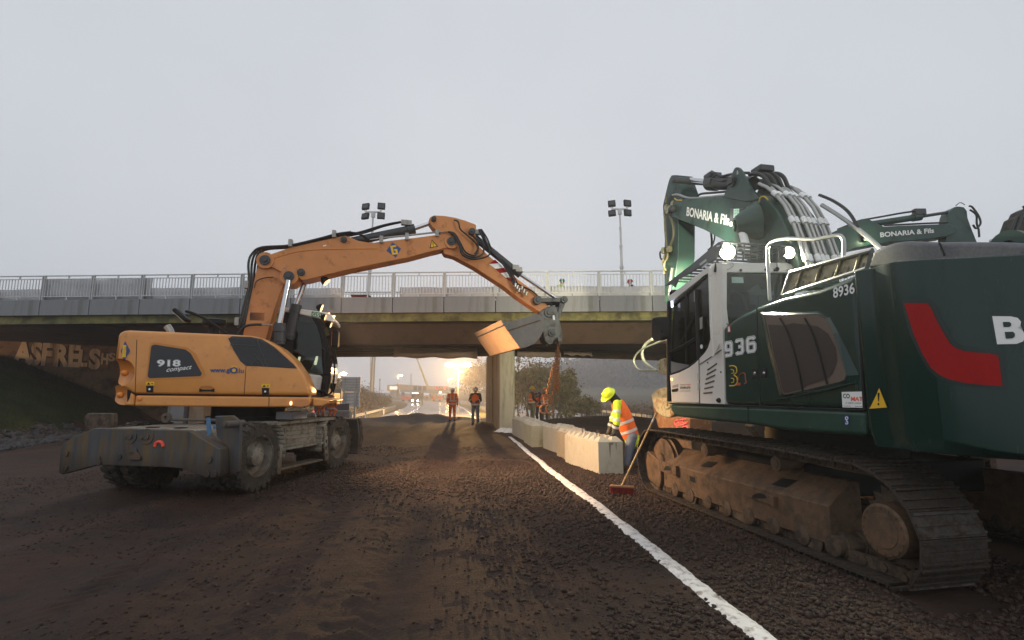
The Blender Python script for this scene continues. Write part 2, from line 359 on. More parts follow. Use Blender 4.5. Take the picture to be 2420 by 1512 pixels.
# white strip path (right edge of the levelled bed)
LINE = [ong(x, y) for x, y in [(1836, 1530), (1700, 1425), (1580, 1330), (1500, 1266), (1400, 1183), (1300, 1112), (1245, 1065), (1212, 1038), (1196, 1026)]]
LINE_Y = np.array([p.y for p in LINE]); LINE_X = np.array([p.x for p in LINE])
def linex(y): return np.interp(y, LINE_Y, LINE_X)
def gz(x, y):
    """height of the earth bed"""
    x = np.asarray(x, float); y = np.asarray(y, float)
    z = fbm(x * .35, y * .35, 3, 3) * .10 * sstep(1.5, 8, y)
    z = z + fbm(x * 1.7, y * 1.7, 3, 5) * .03 + fbm(x * 9, y * 9, 4, 9) * .022
    # wheel ruts running along the bed, left of the strip
    t = x - linex(y) * .6
    rut = np.sin(t * 4.3 + fbm(x * .5, y * .3, 2, 21) * 5) * .035 * sstep(-9, -5, x) * (1 - sstep(-.6, .3, x - linex(y) + 1))
    z = z + rut
    # tyre prints with cross bars
    for c0, sl in ((-1.15, -.16), (-2.6, -.14), (-3.9, -.11), (-.35, -.19), (-5.6, -.06)):
        e = x - (c0 + sl * y); bnd = np.exp(-(e / .17) ** 4) * sstep(1, 3, y) * (1 - sstep(8.5, 11, y)) * np.clip(.35 + fbm(x * .6, y * .45, 2, int(abs(c0) * 10)) * 2.6, 0, 1)
        z = z + bnd * (-.026 + .018 * np.sin((y + np.abs(e) * .9) * 2 * math.pi / .17))
    # loose spread ridge in the middle
    z = z + .07 * np.exp(-(((y - 9.2 + .10 * x * x * .3) / .9) ** 2)) * sstep(-4.2, -3, x) * (1 - sstep(0, .6, x))
    # heaps at the end of the bed
    z = z + .36 * np.exp(-((x + 5.5) / 2.4) ** 2 - ((y - 30.5) / 1.3) ** 2) + .50 * np.exp(-((x + 11.8) / 1.8) ** 2 - ((y - 29.5) / 1.6) ** 2)
    z = z + .30 * np.exp(-((x + 1.2) / .55) ** 2 - ((y - 22.5) / 2.2) ** 2) + .45 * np.exp(-((x - 4.5) / 4.0) ** 2 - ((y - 25.5) / 1.6) ** 2) * (x > .5)
    z = z + .32 * np.exp(-((x - 3.4) / 1.8) ** 2 - ((y - 15.8) / 1.3) ** 2)
    # end of the bed: drops to the old road
    end = np.where(x > 0, 28.5, 32.5)
    z = np.where(y > end - 1, z * (1 - sstep(end - .5, end + 3.5, y)) - 1.6 * sstep(end - .5, end + 3.5, y), z)
    # grass bank on the left
    d = -x - 10 - .30 * y
    z = z + np.where(y < 40, .50 * np.clip(d, 0, 6.2) * sstep(0, 1.2, d), .0)
    return z
def gz1(x, y): return float(gz(np.array([x]), np.array([y]))[0])
def ragmat(name, c0, c1, rough, big, fine, bump, dist=.03, spec=.4):
    m = bpy.data.materials.new(name); m.use_nodes = True; t = m.node_tree; b = t.nodes['Principled BSDF']; L = t.links.new
    tcn = t.nodes.new('ShaderNodeTexCoord'); n = t.nodes.new('ShaderNodeTexNoise'); n.inputs['Scale'].default_value = big; n.inputs['Detail'].default_value = 10; n.inputs['Roughness'].default_value = .7
    L(tcn.outputs['Object'], n.inputs[0]); r = t.nodes.new('ShaderNodeValToRGB'); r.color_ramp.elements[0].position = .35; r.color_ramp.elements[1].position = .66
    r.color_ramp.elements[0].color = (*c0, 1); r.color_ramp.elements[1].color = (*c1, 1); L(n.outputs[0], r.inputs[0]); L(r.outputs[0], b.inputs['Base Color'])
    n2 = t.nodes.new('ShaderNodeTexNoise'); n2.inputs['Scale'].default_value = fine; n2.inputs['Detail'].default_value = 9; n2.inputs['Roughness'].default_value = .72; L(tcn.outputs['Object'], n2.inputs[0])
    bu = t.nodes.new('ShaderNodeBump'); bu.inputs['Strength'].default_value = bump; bu.inputs['Distance'].default_value = dist; L(n2.outputs[0], bu.inputs['Height']); L(bu.outputs[0], b.inputs['Normal'])
    mr = t.nodes.new('ShaderNodeMapRange'); L(n.outputs[0], mr.inputs[0]); mr.inputs[3].default_value = rough - .15; mr.inputs[4].default_value = rough + .12; L(mr.outputs[0], b.inputs['Roughness'])
    b.inputs['Specular IOR Level'].default_value = spec
    return m
M['dirt'] = ragmat('packed_earth', (.014, .0056, .0030), (.072, .0325, .0175), .78, 1.3, 34, 1.0, .04)
M['stone'] = ragmat('gravel_stone', (.013, .0064, .0042), (.062, .034, .0225), .75, 9, 40, .4, .01)
M['bank'] = ragmat('bank_grass', (.016, .026, .006), (.050, .064, .016), .9, 1.1, 14, 1.0, .08, .2)
M['field'] = ragmat('autumn_field', (.05, .052, .022), (.11, .085, .05), .9, .15, 3, .6, .1, .2)
M['rubble'] = ragmat('grey_rubble', (.035, .032, .032), (.10, .094, .094), .8, 3, 12, .8, .05)

def gridmesh(name, xs, ys, zf, m, kind='structure', smooth=True):
    X, Y = np.meshgrid(xs, ys); Z = zf(X, Y); nx, ny = len(xs), len(ys)
    v = np.stack([X, Y, Z], -1).reshape(-1, 3)
    i = np.arange(nx * ny).reshape(ny, nx); f = np.stack([i[:-1, :-1], i[:-1, 1:], i[1:, 1:], i[1:, :-1]], -1).reshape(-1, 4)
    return rawmesh(name, v, f, m, kind, smooth)
def rawmesh(name, v, f, m, kind=None, smooth=False, parent=None):
    me = bpy.data.meshes.new(name); n = len(f); k = f.shape[1]
    me.vertices.add(len(v)); me.vertices.foreach_set('co', np.asarray(v, np.float32).ravel())
    me.loops.add(n * k); me.loops.foreach_set('vertex_index', f.ravel().astype(np.int32))
    me.polygons.add(n); me.polygons.foreach_set('loop_start', np.arange(0, n * k, k, dtype=np.int32))
    me.update(calc_edges=True); me.validate()
    if smooth: me.polygons.foreach_set('use_smooth', [True] * n)
    me.materials.append(m); o = bpy.data.objects.new(name, me); COL.objects.link(o)
    if kind: o['kind'] = kind
    if parent: o.parent = parent
    return o
def axis(*segs):
    o = []
    for a, b, s in segs: o += list(np.arange(a, b, s))
    return np.array(o + [segs[-1][1]])
# earth bed: fine near the photographer, one sheet
gridmesh('earth_bed', axis((-26, -9, .2), (-9, -4, .06), (-4, 4, .035), (4, 12, .15)), axis((.6, 8, .035), (8, 14, .06), (14, 20, .12), (20, 36.4, .2)), lambda x, y: gz(x, y) - 8 * sstep(-16, -26, x) * 0, M['dirt'])
# wide base land at the old road level, reaching the fog
def land(x, y):
    # embankment left of the road beyond the bridge, gently rising field on the right
    rx = roadx(y)
    l = rx - 9.5 - x; r = x - (rx + 27)
    z = -1.66 + np.where(l > 0, 6.0 * sstep(2, 17, l) * sstep(38, 60, y) * (1 - .45 * sstep(110, 200, y)) + fbm(x * .2, y * .2, 3, 40) * .8 * sstep(1, 4, l), 0)
    z = z + np.where(r > 0, 2.2 * sstep(1.5, 60, r) * sstep(30, 60, y) + fbm(x * .1, y * .1, 3, 42) * .8 * sstep(1, 6, r), 0)
    # wooded hill on the right, far
    z = z + 38 * np.exp(-((x - 150) / 120) ** 2 - ((y - 430) / 85) ** 2) + 22 * np.exp(-((x - 330) / 110) ** 2 - ((y - 400) / 90) ** 2)
    return z - .5 * (y < 34)
ROADY = np.array([-20, 30, 60, 90, 120, 160, 200, 250, 330]); ROADC = np.array([-4.4, -6.0, -9.2, -13.0, -17.0, -24.5, -34.5, -51, -85.0])
def roadx(y): return np.interp(y, ROADY, ROADC)
gridmesh('land', np.unique(np.concatenate([axis((-300, -60, 8), (-60, 60, 1.5), (60, 460, 8))])), axis((-30, 30, 6), (30, 130, 1.5), (130, 560, 7)), land, M['field'])
def ribbon(name, offs0, offs1, y0, y1, dz, m, kind='structure', step=2.0):
    ys = np.arange(y0, y1 + .1, step); c = roadx(ys); z = -1.6 + dz
    # smooth the centre line
    c = np.convolve(np.pad(c, 8, mode='edge') if False else np.concatenate([c[0] - (c[1] - c[0]) * np.arange(8, 0, -1), c, c[-1] + (c[-1] - c[-2]) * np.arange(1, 9)]), np.ones(17) / 17, 'valid')
    v = []; f = []
    for i, y in enumerate(ys): v += [(c[i] + offs0, y, z), (c[i] + offs1, y, z)]
    for i in range(len(ys) - 1): f.append((2 * i, 2 * i + 1, 2 * i + 3, 2 * i + 2))
    return rawmesh(name, np.array(v), np.array(f), m, kind)
ribbon('road', -7.5, 6.2, 28, 300, 0, M['asphalt'])
ribbon('road', 9.2, 23.0, 26, 300, 0, M['asphalt'])
ribbon('central_reservation', 6.2, 9.2, 28, 300, .05, M['field'])
for a, b in ((-4.3, -4.12), (5.3, 5.5), (10.0, 10.2), (20.0, 20.2)): ribbon('road_marking', a, b, 30, 260, .006, M['paint'])
for k in range(15): ribbon('road_marking', .5, .66, 36 + k * 13, 40 + k * 13, .006, M['paint'])
for k in range(10): ribbon('road_marking', 15, 15.16, 36 + k * 13, 40 + k * 13, .006, M['paint'])

# grass and rubble on the left bank (uncountable)
def blades(name, n, xr, yr, cond, h0, h1, m, wdt=.02, zfn=gz, lean=.5):
    x = RNG.uniform(*xr, n * 3); y = RNG.uniform(*yr, n * 3); k = cond(x, y); x = x[k][:n]; y = y[k][:n]; z = zfn(x, y); n = len(x)
    h = RNG.uniform(h0, h1, n); a = RNG.uniform(0, 6.28, n); l = RNG.uniform(0, lean, n) * h; b = RNG.uniform(0, 6.28, n)
    dx = np.cos(a) * wdt; dy = np.sin(a) * wdt
    p0 = np.stack([x - dx, y - dy, z - .02], -1); p1 = np.stack([x + dx, y + dy, z - .02], -1); p2 = np.stack([x + np.cos(b) * l, y + np.sin(b) * l, z + h], -1)
    v = np.stack([p0, p1, p2], 1).reshape(-1, 3); f = np.arange(3 * n).reshape(n, 3)
    return rawmesh(name, v, f, m, 'stuff')
bank_d = lambda x, y: -x - 10 - .30 * y
# turf skin 3 cm above the earth bed on the bank
gridmesh('grass_bank', axis((-26, -11, .2)), axis((12, 30, .2)), lambda x, y: gz(x, y) + np.where(bank_d(x, y) > .9 + fbm(x, y, 3, 60) * 1.6, .05, -.25), M['bank'])
tag(blades('grass', 26000, (-25.5, -12), (13, 29), lambda x, y: bank_d(x, y) > 1.2 + fbm(x, y, 3, 60) * 1.6, .08, .3, M['bank'], .012), 'dark unmown grass on the bank left of the orange excavator', 'grass', kind='stuff')

# gravel: loose stones, one uncountable mass
def stones(name, n, sampler, s0, s1, m, sink=.25):
    t = (1 + 5 ** .5) / 2
    ico = np.array([(-1, t, 0), (1, t, 0), (-1, -t, 0), (1, -t, 0), (0, -1, t), (0, 1, t), (0, -1, -t), (0, 1, -t), (t, 0, -1), (t, 0, 1), (-t, 0, -1), (-t, 0, 1)]) / 1.9
    fc = np.array([(0, 11, 5), (0, 5, 1), (0, 1, 7), (0, 7, 10), (0, 10, 11), (1, 5, 9), (5, 11, 4), (11, 10, 2), (10, 7, 6), (7, 1, 8), (3, 9, 4), (3, 4, 2), (3, 2, 6), (3, 6, 8), (3, 8, 9), (4, 9, 5), (2, 4, 11), (6, 2, 10), (8, 6, 7), (9, 8, 1)])
    x, y = sampler(n); n = len(x)
    s = s0 * (s1 / s0) ** (RNG.uniform(0, 1, n) ** 1.6)
    v = ico[None] * (1 + RNG.uniform(-.5, .5, (n, 12, 1))) * np.stack([RNG.uniform(.8, 1.35, n), RNG.uniform(.7, 1.1, n), RNG.uniform(.55, .95, n)], -1)[:, None, :]
    a = RNG.uniform(0, 6.28, n); c, si = np.cos(a)[:, None], np.sin(a)[:, None]
    b = RNG.uniform(-.6, .6, n); cb, sb = np.cos(b)[:, None], np.sin(b)[:, None]
    yy = v[..., 1] * cb - v[..., 2] * sb; zz = v[..., 1] * sb + v[..., 2] * cb
    X = v[..., 0] * c - yy * si; Y = v[..., 0] * si + yy * c
    z0 = gz(x, y) + s * (.5 - sink)
    P = np.stack([X * s[:, None] + x[:, None], Y * s[:, None] + y[:, None], zz * s[:, None] + z0[:, None]], -1)
    f = (fc[None] + (np.arange(n) * 12)[:, None, None]).reshape(-1, 3)
    o = rawmesh(name, P.reshape(-1, 3), f, m, 'stuff'); return o
def in_region(cond, xr, yr, pw=1.0):
    def smp(n):
        x = RNG.uniform(*xr, n * 6); y = yr[0] + (yr[1] - yr[0]) * RNG.uniform(0, 1, n * 6) ** pw
        k = RNG.uniform(0, 1, len(x)) < cond(x, y); return x[k][:n], y[k][:n]
    return smp
clear = lambda x, y: 1 - np.exp(-((x - linex(y) - .0) / .10) ** 4)
_o = ong(1530, 1165); _d = (_o - ong(2140, 1415)).normalized()
def in_track(x, y):
    a = x - _o.x; b = y - _o.y; u = a * _d.y - b * _d.x; w_ = a * _d.x + b * _d.y
    return (u > -.035) & (u < .62) & (w_ > -4.45) & (w_ < .2)
def near_gravel(x, y):
    d = x - linex(y)
    p = np.where(d > 0, .95, np.clip(1.0 + (d + .15) / (1.1 + .16 * y), 0, 1) ** 1.5 * .8)
    p = p * np.clip(.45 + fbm(x * .9, y * .9, 3, 77) * 3.2, .05, 1)
    p = np.where(d > 0, np.maximum(p, .55), p)
    return p * np.where(np.abs(d) < .075, .015, 1) * np.where(in_track(x, y), 0, 1)
g = stones('gravel', 42000, in_region(near_gravel, (-3, 4.5), (1.6, 12.5), 1.25), .005, .027, M['stone'])
tag(g, 'dark loose gravel along the white strip and under the green excavator', 'gravel')
mid = lambda x, y: np.clip(np.exp(-((y - 9.4 - .03 * x) / 1.15) ** 2) * 1.3 * ((x > -4.3) & (x < .9)), 0, 1) * np.where(np.abs(x - linex(y)) < .1, 0, 1)
tag(stones('gravel', 17000, in_region(mid, (-4.3, 1), (7.2, 12.5)), .004, .027, M['stone']), 'coarse gravel ridge spread across the middle of the earth bed', 'gravel')
sparse = lambda x, y: np.clip(.25 + fbm(x * .9, y * .9, 3, 99) * 1.6, .04, .9) * (x < linex(y) - .2)
tag(stones('gravel', 34000, in_region(sparse, (-9, 1.6), (1.5, 15), 1.5), .0025, .017, M['stone'], .3), 'scattered pebbles trodden into the brown earth', 'gravel')
tag(stones('rubble', 2500, in_region(lambda x, y: (np.abs(bank_d(x, y) - .1) < .8) * .8, (-18, -12), (12, 20)), .03, .11, M['rubble']), 'grey rubble lying along the foot of the grass bank', 'rubble')

# white strip: ragged ribbon on the earth
def strip():
    ys = np.concatenate([np.arange(1.9, 6, .035), np.arange(6, 18.2, .07)]); v = []; f = []
    for i, y in enumerate(ys):
        cx = float(linex(y)); wl = .088 + .035 * float(fbm(np.array([y * 9.]), np.array([1.5]), 3, 5)[0]) + RNG.uniform(-.004, .004); wr = .075 + .015 * float(fbm(np.array([y * 7.]), np.array([9.5]), 3, 8)[0]) + RNG.uniform(-.003, .003)
        if y > 11: wl *= .9; wr *= max(.35, 1 - (y - 11) * .06)
        for k in range(5):
            x = cx - wl + (wl + wr) * k / 4; v.append((x, y, gz1(x, y) + .016 + RNG.uniform(0, .005) - (.016 if k in (0, 4) else 0)))
    for i in range(len(ys) - 1):
        for k in range(4): a = i * 5 + k; f.append((a, a + 1, a + 6, a + 5))
    return rawmesh('road_edge_line', np.array(v), np.array(f), M['line'], 'structure', True)
strip()
# ================================================================== BRIDGE
TB = R(1.5); BX = Vector((math.cos(TB), -math.sin(TB), 0)); BY = Vector((math.sin(TB), math.cos(TB), 0))
def bp(x, y, z): return Vector((0, 18.5, 0)) + BX * x + BY * y + Vector((0, 0, z))
def camber(x): return .09 - (.00011 if x < 6 else .0012) * (x - 6) ** 2
bridge = thing('overpass_bridge', 'grey concrete road bridge with railings crossing the whole site', 'bridge', (0, 22, 0))
XS = [-25.3 + 1.9 * i for i in range(24)]
ZP0, ZP1 = 4.36, 4.95    # parapet panel bottom / top
m = MB()   # deck: loft of cross sections along the bridge
def deck_sec(x):
    c = camber(x); fl = max(0, x) * .75     # the far side flares out on the right
    up_ = .62 * float(sstep(10, 16, -x)); q = fl * .03
    pts = [(0.12, 4.36), (.12, 4.06), (.75, 4.06), (1.5, 3.34 + up_), (7.4 + fl * .8, 3.90 + q), (9.0 + fl, 3.92 + q), (9.05 + fl, 3.44 + q), (9.6 + fl, 3.44 + q), (9.6 + fl, 4.3), (9.4 + fl, 4.86), (.3, 4.86), (.3, 4.36)]
    return [bp(x, y, z + c) for y, z in pts]
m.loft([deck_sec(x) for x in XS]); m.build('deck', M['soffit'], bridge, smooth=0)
m = MB(); m.loft([[bp(x, .095, 4.355 + camber(x)), bp(x, .095, 4.06 + camber(x)), bp(x, .117, 4.06 + camber(x)), bp(x, .117, 4.355 + camber(x))] for x in XS]); m.build('edge_beam_face', M['mossy'], bridge, smooth=0)
pan0 = None
def panel_mesh():
    m = MB(); m.abox(-.937, .937, -.06, .09, -.295, .295); return m.build('parapet_panel', M['facia'], bridge, bevel=.012)
def bar(m, p0, p1, w, h): # box bar along local x
    m.abox(p0[0], p1[0], p0[1] - w / 2, p0[1] + w / 2, p0[2] - h / 2, p0[2] + h / 2)
pan0 = panel_mesh(); pan0.location = (0, 0, 0)
m = MB()
bar(m, (-.95, 0, 1.0), (.95, 0, 1.0), .07, .035); bar(m, (-.95, 0, .87), (.95, 0, .87), .04, .025); bar(m, (-.95, 0, .14), (.95, 0, .14), .04, .03)
for k in range(16): m.abox(-.883 + k * .117, -.859 + k * .117, -.012, .012, .15, .86)
for xx in (0,): m.abox(xx - .02, xx + .02, -.02, .02, .885, .99); m.abox(xx - .02, xx + .02, -.02, .02, 0, .13)
for v_ in m.v: v_.z *= .93
bay0 = m.build('railing_bay', M['rail'], bridge, smooth=0)
m = MB(); m.abox(-.05, -.03, -.05, .05, 0, .98); m.abox(.03, .05, -.05, .05, 0, .98); m.abox(-.03, .03, -.005, .005, 0, .98)
for v_ in m.v: v_.z *= .93
post0 = m.build('railing_post', M['rail'], bridge, smooth=0)
for i in range(23):
    xm = XS[i] + .95; c = camber(xm); sl = math.atan2(camber(XS[i] + 1.9) - camber(XS[i]), 1.9)
    for src, first, lx, lz in ((pan0, i == 0, xm, 4.655 + c), (bay0, i == 0, xm, 4.95 + c), (post0, i == 0, XS[i], 4.95 + camber(XS[i]))):
        o = src if first else src.copy()
        if not first: COL.objects.link(o); o.parent = bridge
        o.location = bp(lx, .0, lz) - Vector((0, 22, 0)) + Vector((0, 22, 0)) - bridge.location
        o.rotation_euler = (0, -sl if src is not post0 else 0, -TB)
# the mesh coordinates were made around the root: move them to their own origin
for src in (pan0, bay0, post0):
    for v in src.data.vertices: v.co += bridge.location
# far railing, seen through the near one
m = MB()
for i in range(23):
    x0 = XS[i]; x1 = XS[i + 1]; y0 = 9.4 + max(0, x0) * .75; y1 = 9.4 + max(0, x1) * .75
    for z in (5.85, 5.1): m.tube([bp(x0, y0, z + camber(x0)), bp(x1, y1, z + camber(x1))], .03, 4)
    m.tube([bp(x0, y0, 4.8 + camber(x0)), bp(x0, y0, 5.85 + camber(x0))], .03, 4)
    for k in range(1, 10):
        t = k / 10; m.tube([bp(x0 + 1.9 * t, y0 + (y1 - y0) * t, 5.1 + camber(x0)), bp(x0 + 1.9 * t, y0 + (y1 - y0) * t, 5.85 + camber(x0))], .008, 3)
m.build('far_railing', M['rail'], bridge, smooth=0)
# service pipes slung under the far edge
m = MB()
for k, (dy, dz, r) in enumerate(((8.86, 3.84, .04), (8.93, 3.72, .045), (8.95, 3.60, .035))):
    m.tube([bp(x, dy + max(0, x) * .75, dz + max(0, x) * .03 + camber(x)) for x in XS], r, 8)
m.build('service_pipe', M['dgrey'], bridge, split=True)
# median pier (wall) and left column
P0 = ong(1180, 1022); pd = Vector((-.12, 1, 0)).normalized(); pr = Vector((pd.y, -pd.x, 0))
def pier(p, d, r, wdt, ln, z0, z1):
    m = MB(); b = Vector((p.x, p.y, z0)); m.prism([b, b + r * wdt, b + r * wdt + d * ln, b + d * ln], (0, 0, z1 - z0)); return m
pier(P0, pd, pr, .60, 7.2, -.6, 3.42).build('pier', M['pier'], bridge, bevel=.02)
m = MB(); q = P0 - pr * .012 + pd * .02 + Vector((0, 0, -.6)); m.prism([q, q + pd * 2.6, q + pd * 2.6 - pr * .03, q - pr * .03], (0, 0, 4.0)); q = q + pd * 3.1; m.prism([q, q + pd * 4.0, q + pd * 4.0 - pr * .03, q - pr * .03], (0, 0, 4.0)); m.build('pier_tinted_face', M['pierside'], bridge, bevel=.01)  # thin slabs that carry the lamplight tint on the pier's left face
pc = at(394, 986, 20.6); pier(Vector((pc.x, pc.y, 0)), Vector((-.1, 1, 0)).normalized(), Vector((1, .1, 0)).normalized(), .62, .9, -.3, 4.07).build('pier', M['facia'], bridge, bevel=.02)
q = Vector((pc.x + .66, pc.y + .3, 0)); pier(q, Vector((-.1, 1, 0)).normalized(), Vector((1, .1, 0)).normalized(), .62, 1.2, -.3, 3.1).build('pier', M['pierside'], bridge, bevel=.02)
# abutment wing wall with the graffiti
WA = Vector((-26.5, 21.2, 0)); WB = Vector((-14.6, 31.2, 0)); wd = (WB - WA).normalized(); wn = Vector((wd.y, -wd.x, 0))
M['abut'] = mat('abutment_concrete', (.22, .135, .075), .9, dirt=(.08, .05, .035), dirt_amt=.4, scale=.9, bump=.15, var=.25)
m = MB(); m.prism([WA, WB, WB - wn * .6, WA - wn * .6], (0, 0, 4.3)); ab = m.build('abutment_wall', M['abut'], bridge, bevel=.02)
PW = Plane(WA, wn)
M['graf'] = mat('graffiti_paint', (.62, .46, .30), .85, dirt=(.25, .15, .09), dirt_amt=.35, scale=1.6, var=.2, streak=True)
M['grafd'] = mat('graffiti_outline', (.035, .022, .015), .9, scale=3, var=.2)
zA = zoomf(0, 1050, .496)
def gtext(s, bl, br, tl, bold, mm, off): text('graffiti', s, M[mm], bridge, PW(*zA(*bl), off), PW(*zA(*br), off), PW(*zA(*tl), off), bold=bold)
for s, bl, br, tl in (('ASF', (95, 822), (412, 838), (118, 622)), ('RE', (425, 838), (640, 848), (440, 655)), ('L', (625, 838), (700, 842), (640, 700)), ('S', (712, 862), (805, 868), (722, 690)), ('H', (812, 822), (868, 826), (820, 730)), ('S', (872, 795), (925, 800), (880, 725))):
    gtext(s, bl, br, tl, .11, 'grafd', .012); gtext(s, bl, br, tl, .05, 'graf', .022)
# grey sheeting tied inside the near railing
def sheet(name, label, x0, x1, z0, z1, y, mm, amp=.03):
    m = MB(); nx = max(2, int((x1 - x0) / .15)); rows = [[], [], [], []]
    for i in range(nx + 1):
        x = x0 + (x1 - x0) * i / nx; c = camber(x)
        for j in range(4):
            t = j / 3; wv = math.sin(x * 5.3 + j) * amp + math.sin(x * 1.9) * amp
            rows[j].append(bp(x, y + wv, z0 + (z1 - z0 + math.sin(x * 1.3) * .006) * t + c))
    n = nx + 1; vs = [p for r_ in rows for p in r_]; fs = [(j * n + i, j * n + i + 1, (j + 1) * n + i + 1, (j + 1) * n + i) for j in range(3) for i in range(nx)]
    m.add(vs, fs); o = m.build(name, M[mm], None, recalc=False); s = o.modifiers.new('thick', 'SOLIDIFY'); s.thickness = .006; bake(o); tag(o, label, 'sheeting'); return o
sheet('sheeting', 'long grey protective sheet behind the lower railing right of the boom', -4.2, 9.4, 4.9, 5.36, .22, 'sheet')
sheet('sheeting', 'grey sheet behind the lower railing left of the orange boom', -24, -8.2, 4.9, 5.42, .22, 'sheet')
sheet('sheeting', 'full height grey sheet covering one railing bay at the left', -17.8, -13.6, 4.95, 5.78, .14, 'sheet')
sheet('sheeting', 'full height grey sheet at the far left end of the railing', -24.5, -19.6, 4.95, 5.72, .14, 'sheet')
sheet('sheeting', 'grey sheet behind the railing between the orange boom and the red crate', -8.0, -6.4, 4.9, 5.36, .22, 'sheet')
# tarps hanging from the far edge
def tarp(label, v0, v1, Y0, Y1, hgt, mm='tarp'):
    m = MB(); a = at(*v0, Y0); b = at(*v1, Y1); n = 24; rows = []
    for j in range(5):
        rows.append([a.lerp(b, i / n) + Vector((0, math.sin(i * .9 + j) * .05, -hgt * j / 4 + math.sin(i * .7) * .04 * (j == 4))) for i in range(n + 1)])
    vs = [p for r_ in rows for p in r_]; N = n + 1
    m.add(vs, [(j * N + i, j * N + i + 1, (j + 1) * N + i + 1, (j + 1) * N + i) for j in range(4) for i in range(n)])
    m.tube([p + Vector((0, -.03, -.03)) for p in rows[4]], .05, 6)
    o = m.build('tarpaulin', M[mm], None, recalc=False); tag(o, label, 'tarpaulin'); return o
tarp('pale pinkish tarpaulin hung under the bridge left of the bucket', (931, 822), (1128, 824), 27.2, 27.2, .44)
tarp('pale tarpaulin strip under the bridge just right of the median pier', (1222, 829), (1325, 833), 27.2, 27.9, .22)
tarp('narrow whitish tarpaulin under the bridge right of the chains', (1332, 830), (1398, 833), 28, 28.8, .12)

# floodlight masts standing on the bridge
def mast(label, vb, vt, Y):
    b = at(*vb, Y); b.z = 4.86 + camber(b.x); t = at(*vt, Y)
    r = thing('floodlight_mast', label, 'floodlight mast', (b.x, b.y, b.z), 'floodlight masts on the bridge')
    m = MB(); d = (t - b)
    for a0, a1, rr in ((0, .45, .075), (.45, .65, .06), (.65, .82, .048), (.82, 1, .036)): m.cyl(b + d * a0, b + d * a1, rr, n=10); m.cyl(b + d * (a1 - .012), b + d * (a1 + .004), rr + .02, n=10)
    m.build('mast_pole', M['rail'], r)
    m = MB(); m.abox(b.x - .3, b.x + .3, b.y - .3, b.y + .3, b.z, b.z + .1)
    for sx, sy in ((1, 1), (1, -1), (-1, 1), (-1, -1)): m.tube([b + Vector((0, 0, .9)), b + Vector((sx * .6, sy * .5, .03))], .025, 6)
    m.build('base', M['dgrey'], r)
    m = MB(); m.box(t, (.36, 0, 0), (0, .03, 0), (0, 0, .03)); m.box(t - Vector((0, 0, .12)), (.08, 0, 0), (0, .06, 0), (0, 0, .13)); m.build('crossbar', M['rail'], r)
    for sx, sz, tilt in ((-.36, .26, .25), (.36, .28, .15), (-.36, -.20, .4), (.36, -.18, .1)):
        c = t + Vector((sx, 0, sz)); m = MB(); m.m = 0; q = Matrix.Rotation(-tilt, 3, 'X') @ Matrix.Rotation(sx * .6, 3, 'Z')
        X, Yv, Z = q @ Vector((1, 0, 0)), q @ Vector((0, 1, 0)), q @ Vector((0, 0, 1))
        m.box(c, X * .17, Yv * .05, Z * .15); m.box(c + Yv * .07, X * .12, Yv * .04, Z * .10)
        m.m = 1; m.box(c - Yv * .052, X * .13, Yv * .004, Z * .11); m.m = 0
        m.tube([c + X * .18, c + X * .18 - Z * .0, t + Vector((sx, 0, sz * .15))], .012, 5); m.tube([c - X * .18, t + Vector((sx - .02, 0, sz * .15))], .012, 5)
        m.build('floodlight', [M['black'], M['dgrey']], r)
    return r
mast('telescopic floodlight mast with four unlit lamps behind the orange boom cylinder', (869, 700), (882, 501), 22.6)
mast('telescopic floodlight mast with four unlit lamps left of the green excavator arm', (1471, 702), (1464, 494), 22.6)
# red crate and a stack of boards behind the railing
cr = at(855, 690, 21.5); zc_ = 4.87 + camber(cr.x)
r = thing('crate', 'small red crate on the bridge behind the railing', 'crate', (cr.x, cr.y, zc_))
m = MB(); m.abox(cr.x - .35, cr.x + .35, cr.y - .3, cr.y + .3, zc_, zc_ + .62); m.build('crate_box', M['red'], r, bevel=.02)
m = MB(); m.abox(cr.x - .38, cr.x + .38, cr.y - .33, cr.y + .33, zc_ + .62, zc_ + .68); m.build('lid', M['black'], r, bevel=.01)
for k, (vx, lab) in enumerate(((810, 'grey barrier frame on the bridge left of the red crate'), (925, 'grey barrier frame on the bridge right of the red crate'))):
    c = at(vx, 690, 22.0); r = thing('crowd_barrier', lab, 'barrier', (c.x, c.y, 4.87)); zz = 4.87 + camber(c.x); m = MB()
    m.tube([(c.x - 1, c.y, zz), (c.x - 1, c.y, zz + .95), (c.x + 1, c.y, zz + .95), (c.x + 1, c.y, zz)], .02, 6); m.build('frame', M['dgrey'], r)
    m = MB()
    for q in range(15): m.tube([(c.x - .9 + q * .13, c.y, zz + .15), (c.x - .9 + q * .13, c.y, zz + .93)], .012, 5)
    m.build('bars', M['dgrey'], r)
# ================================================================== BEYOND THE BRIDGE
def leafmat(name, c0, c1, c2):
    m = bpy.data.materials.new(name); m.use_nodes = True; t = m.node_tree; b = t.nodes['Principled BSDF']; L = t.links.new
    tcn = t.nodes.new('ShaderNodeTexCoord'); n = t.nodes.new('ShaderNodeTexNoise'); n.inputs['Scale'].default_value = 1.4; n.inputs['Detail'].default_value = 6
    L(tcn.outputs['Object'], n.inputs[0]); r = t.nodes.new('ShaderNodeValToRGB'); L(n.outputs[0], r.inputs[0]); e = r.color_ramp.elements
    e[0].position = .35; e[0].color = (*c0, 1); e[1].position = .65; e[1].color = (*c2, 1); x = e.new(.5); x.color = (*c1, 1)
    L(r.outputs[0], b.inputs['Base Color']); b.inputs['Roughness'].default_value = .85; b.inputs['Specular IOR Level'].default_value = .1; return m
M['leaf_a'] = leafmat('autumn_leaves', (.085, .095, .038), (.15, .145, .056), (.22, .15, .066))
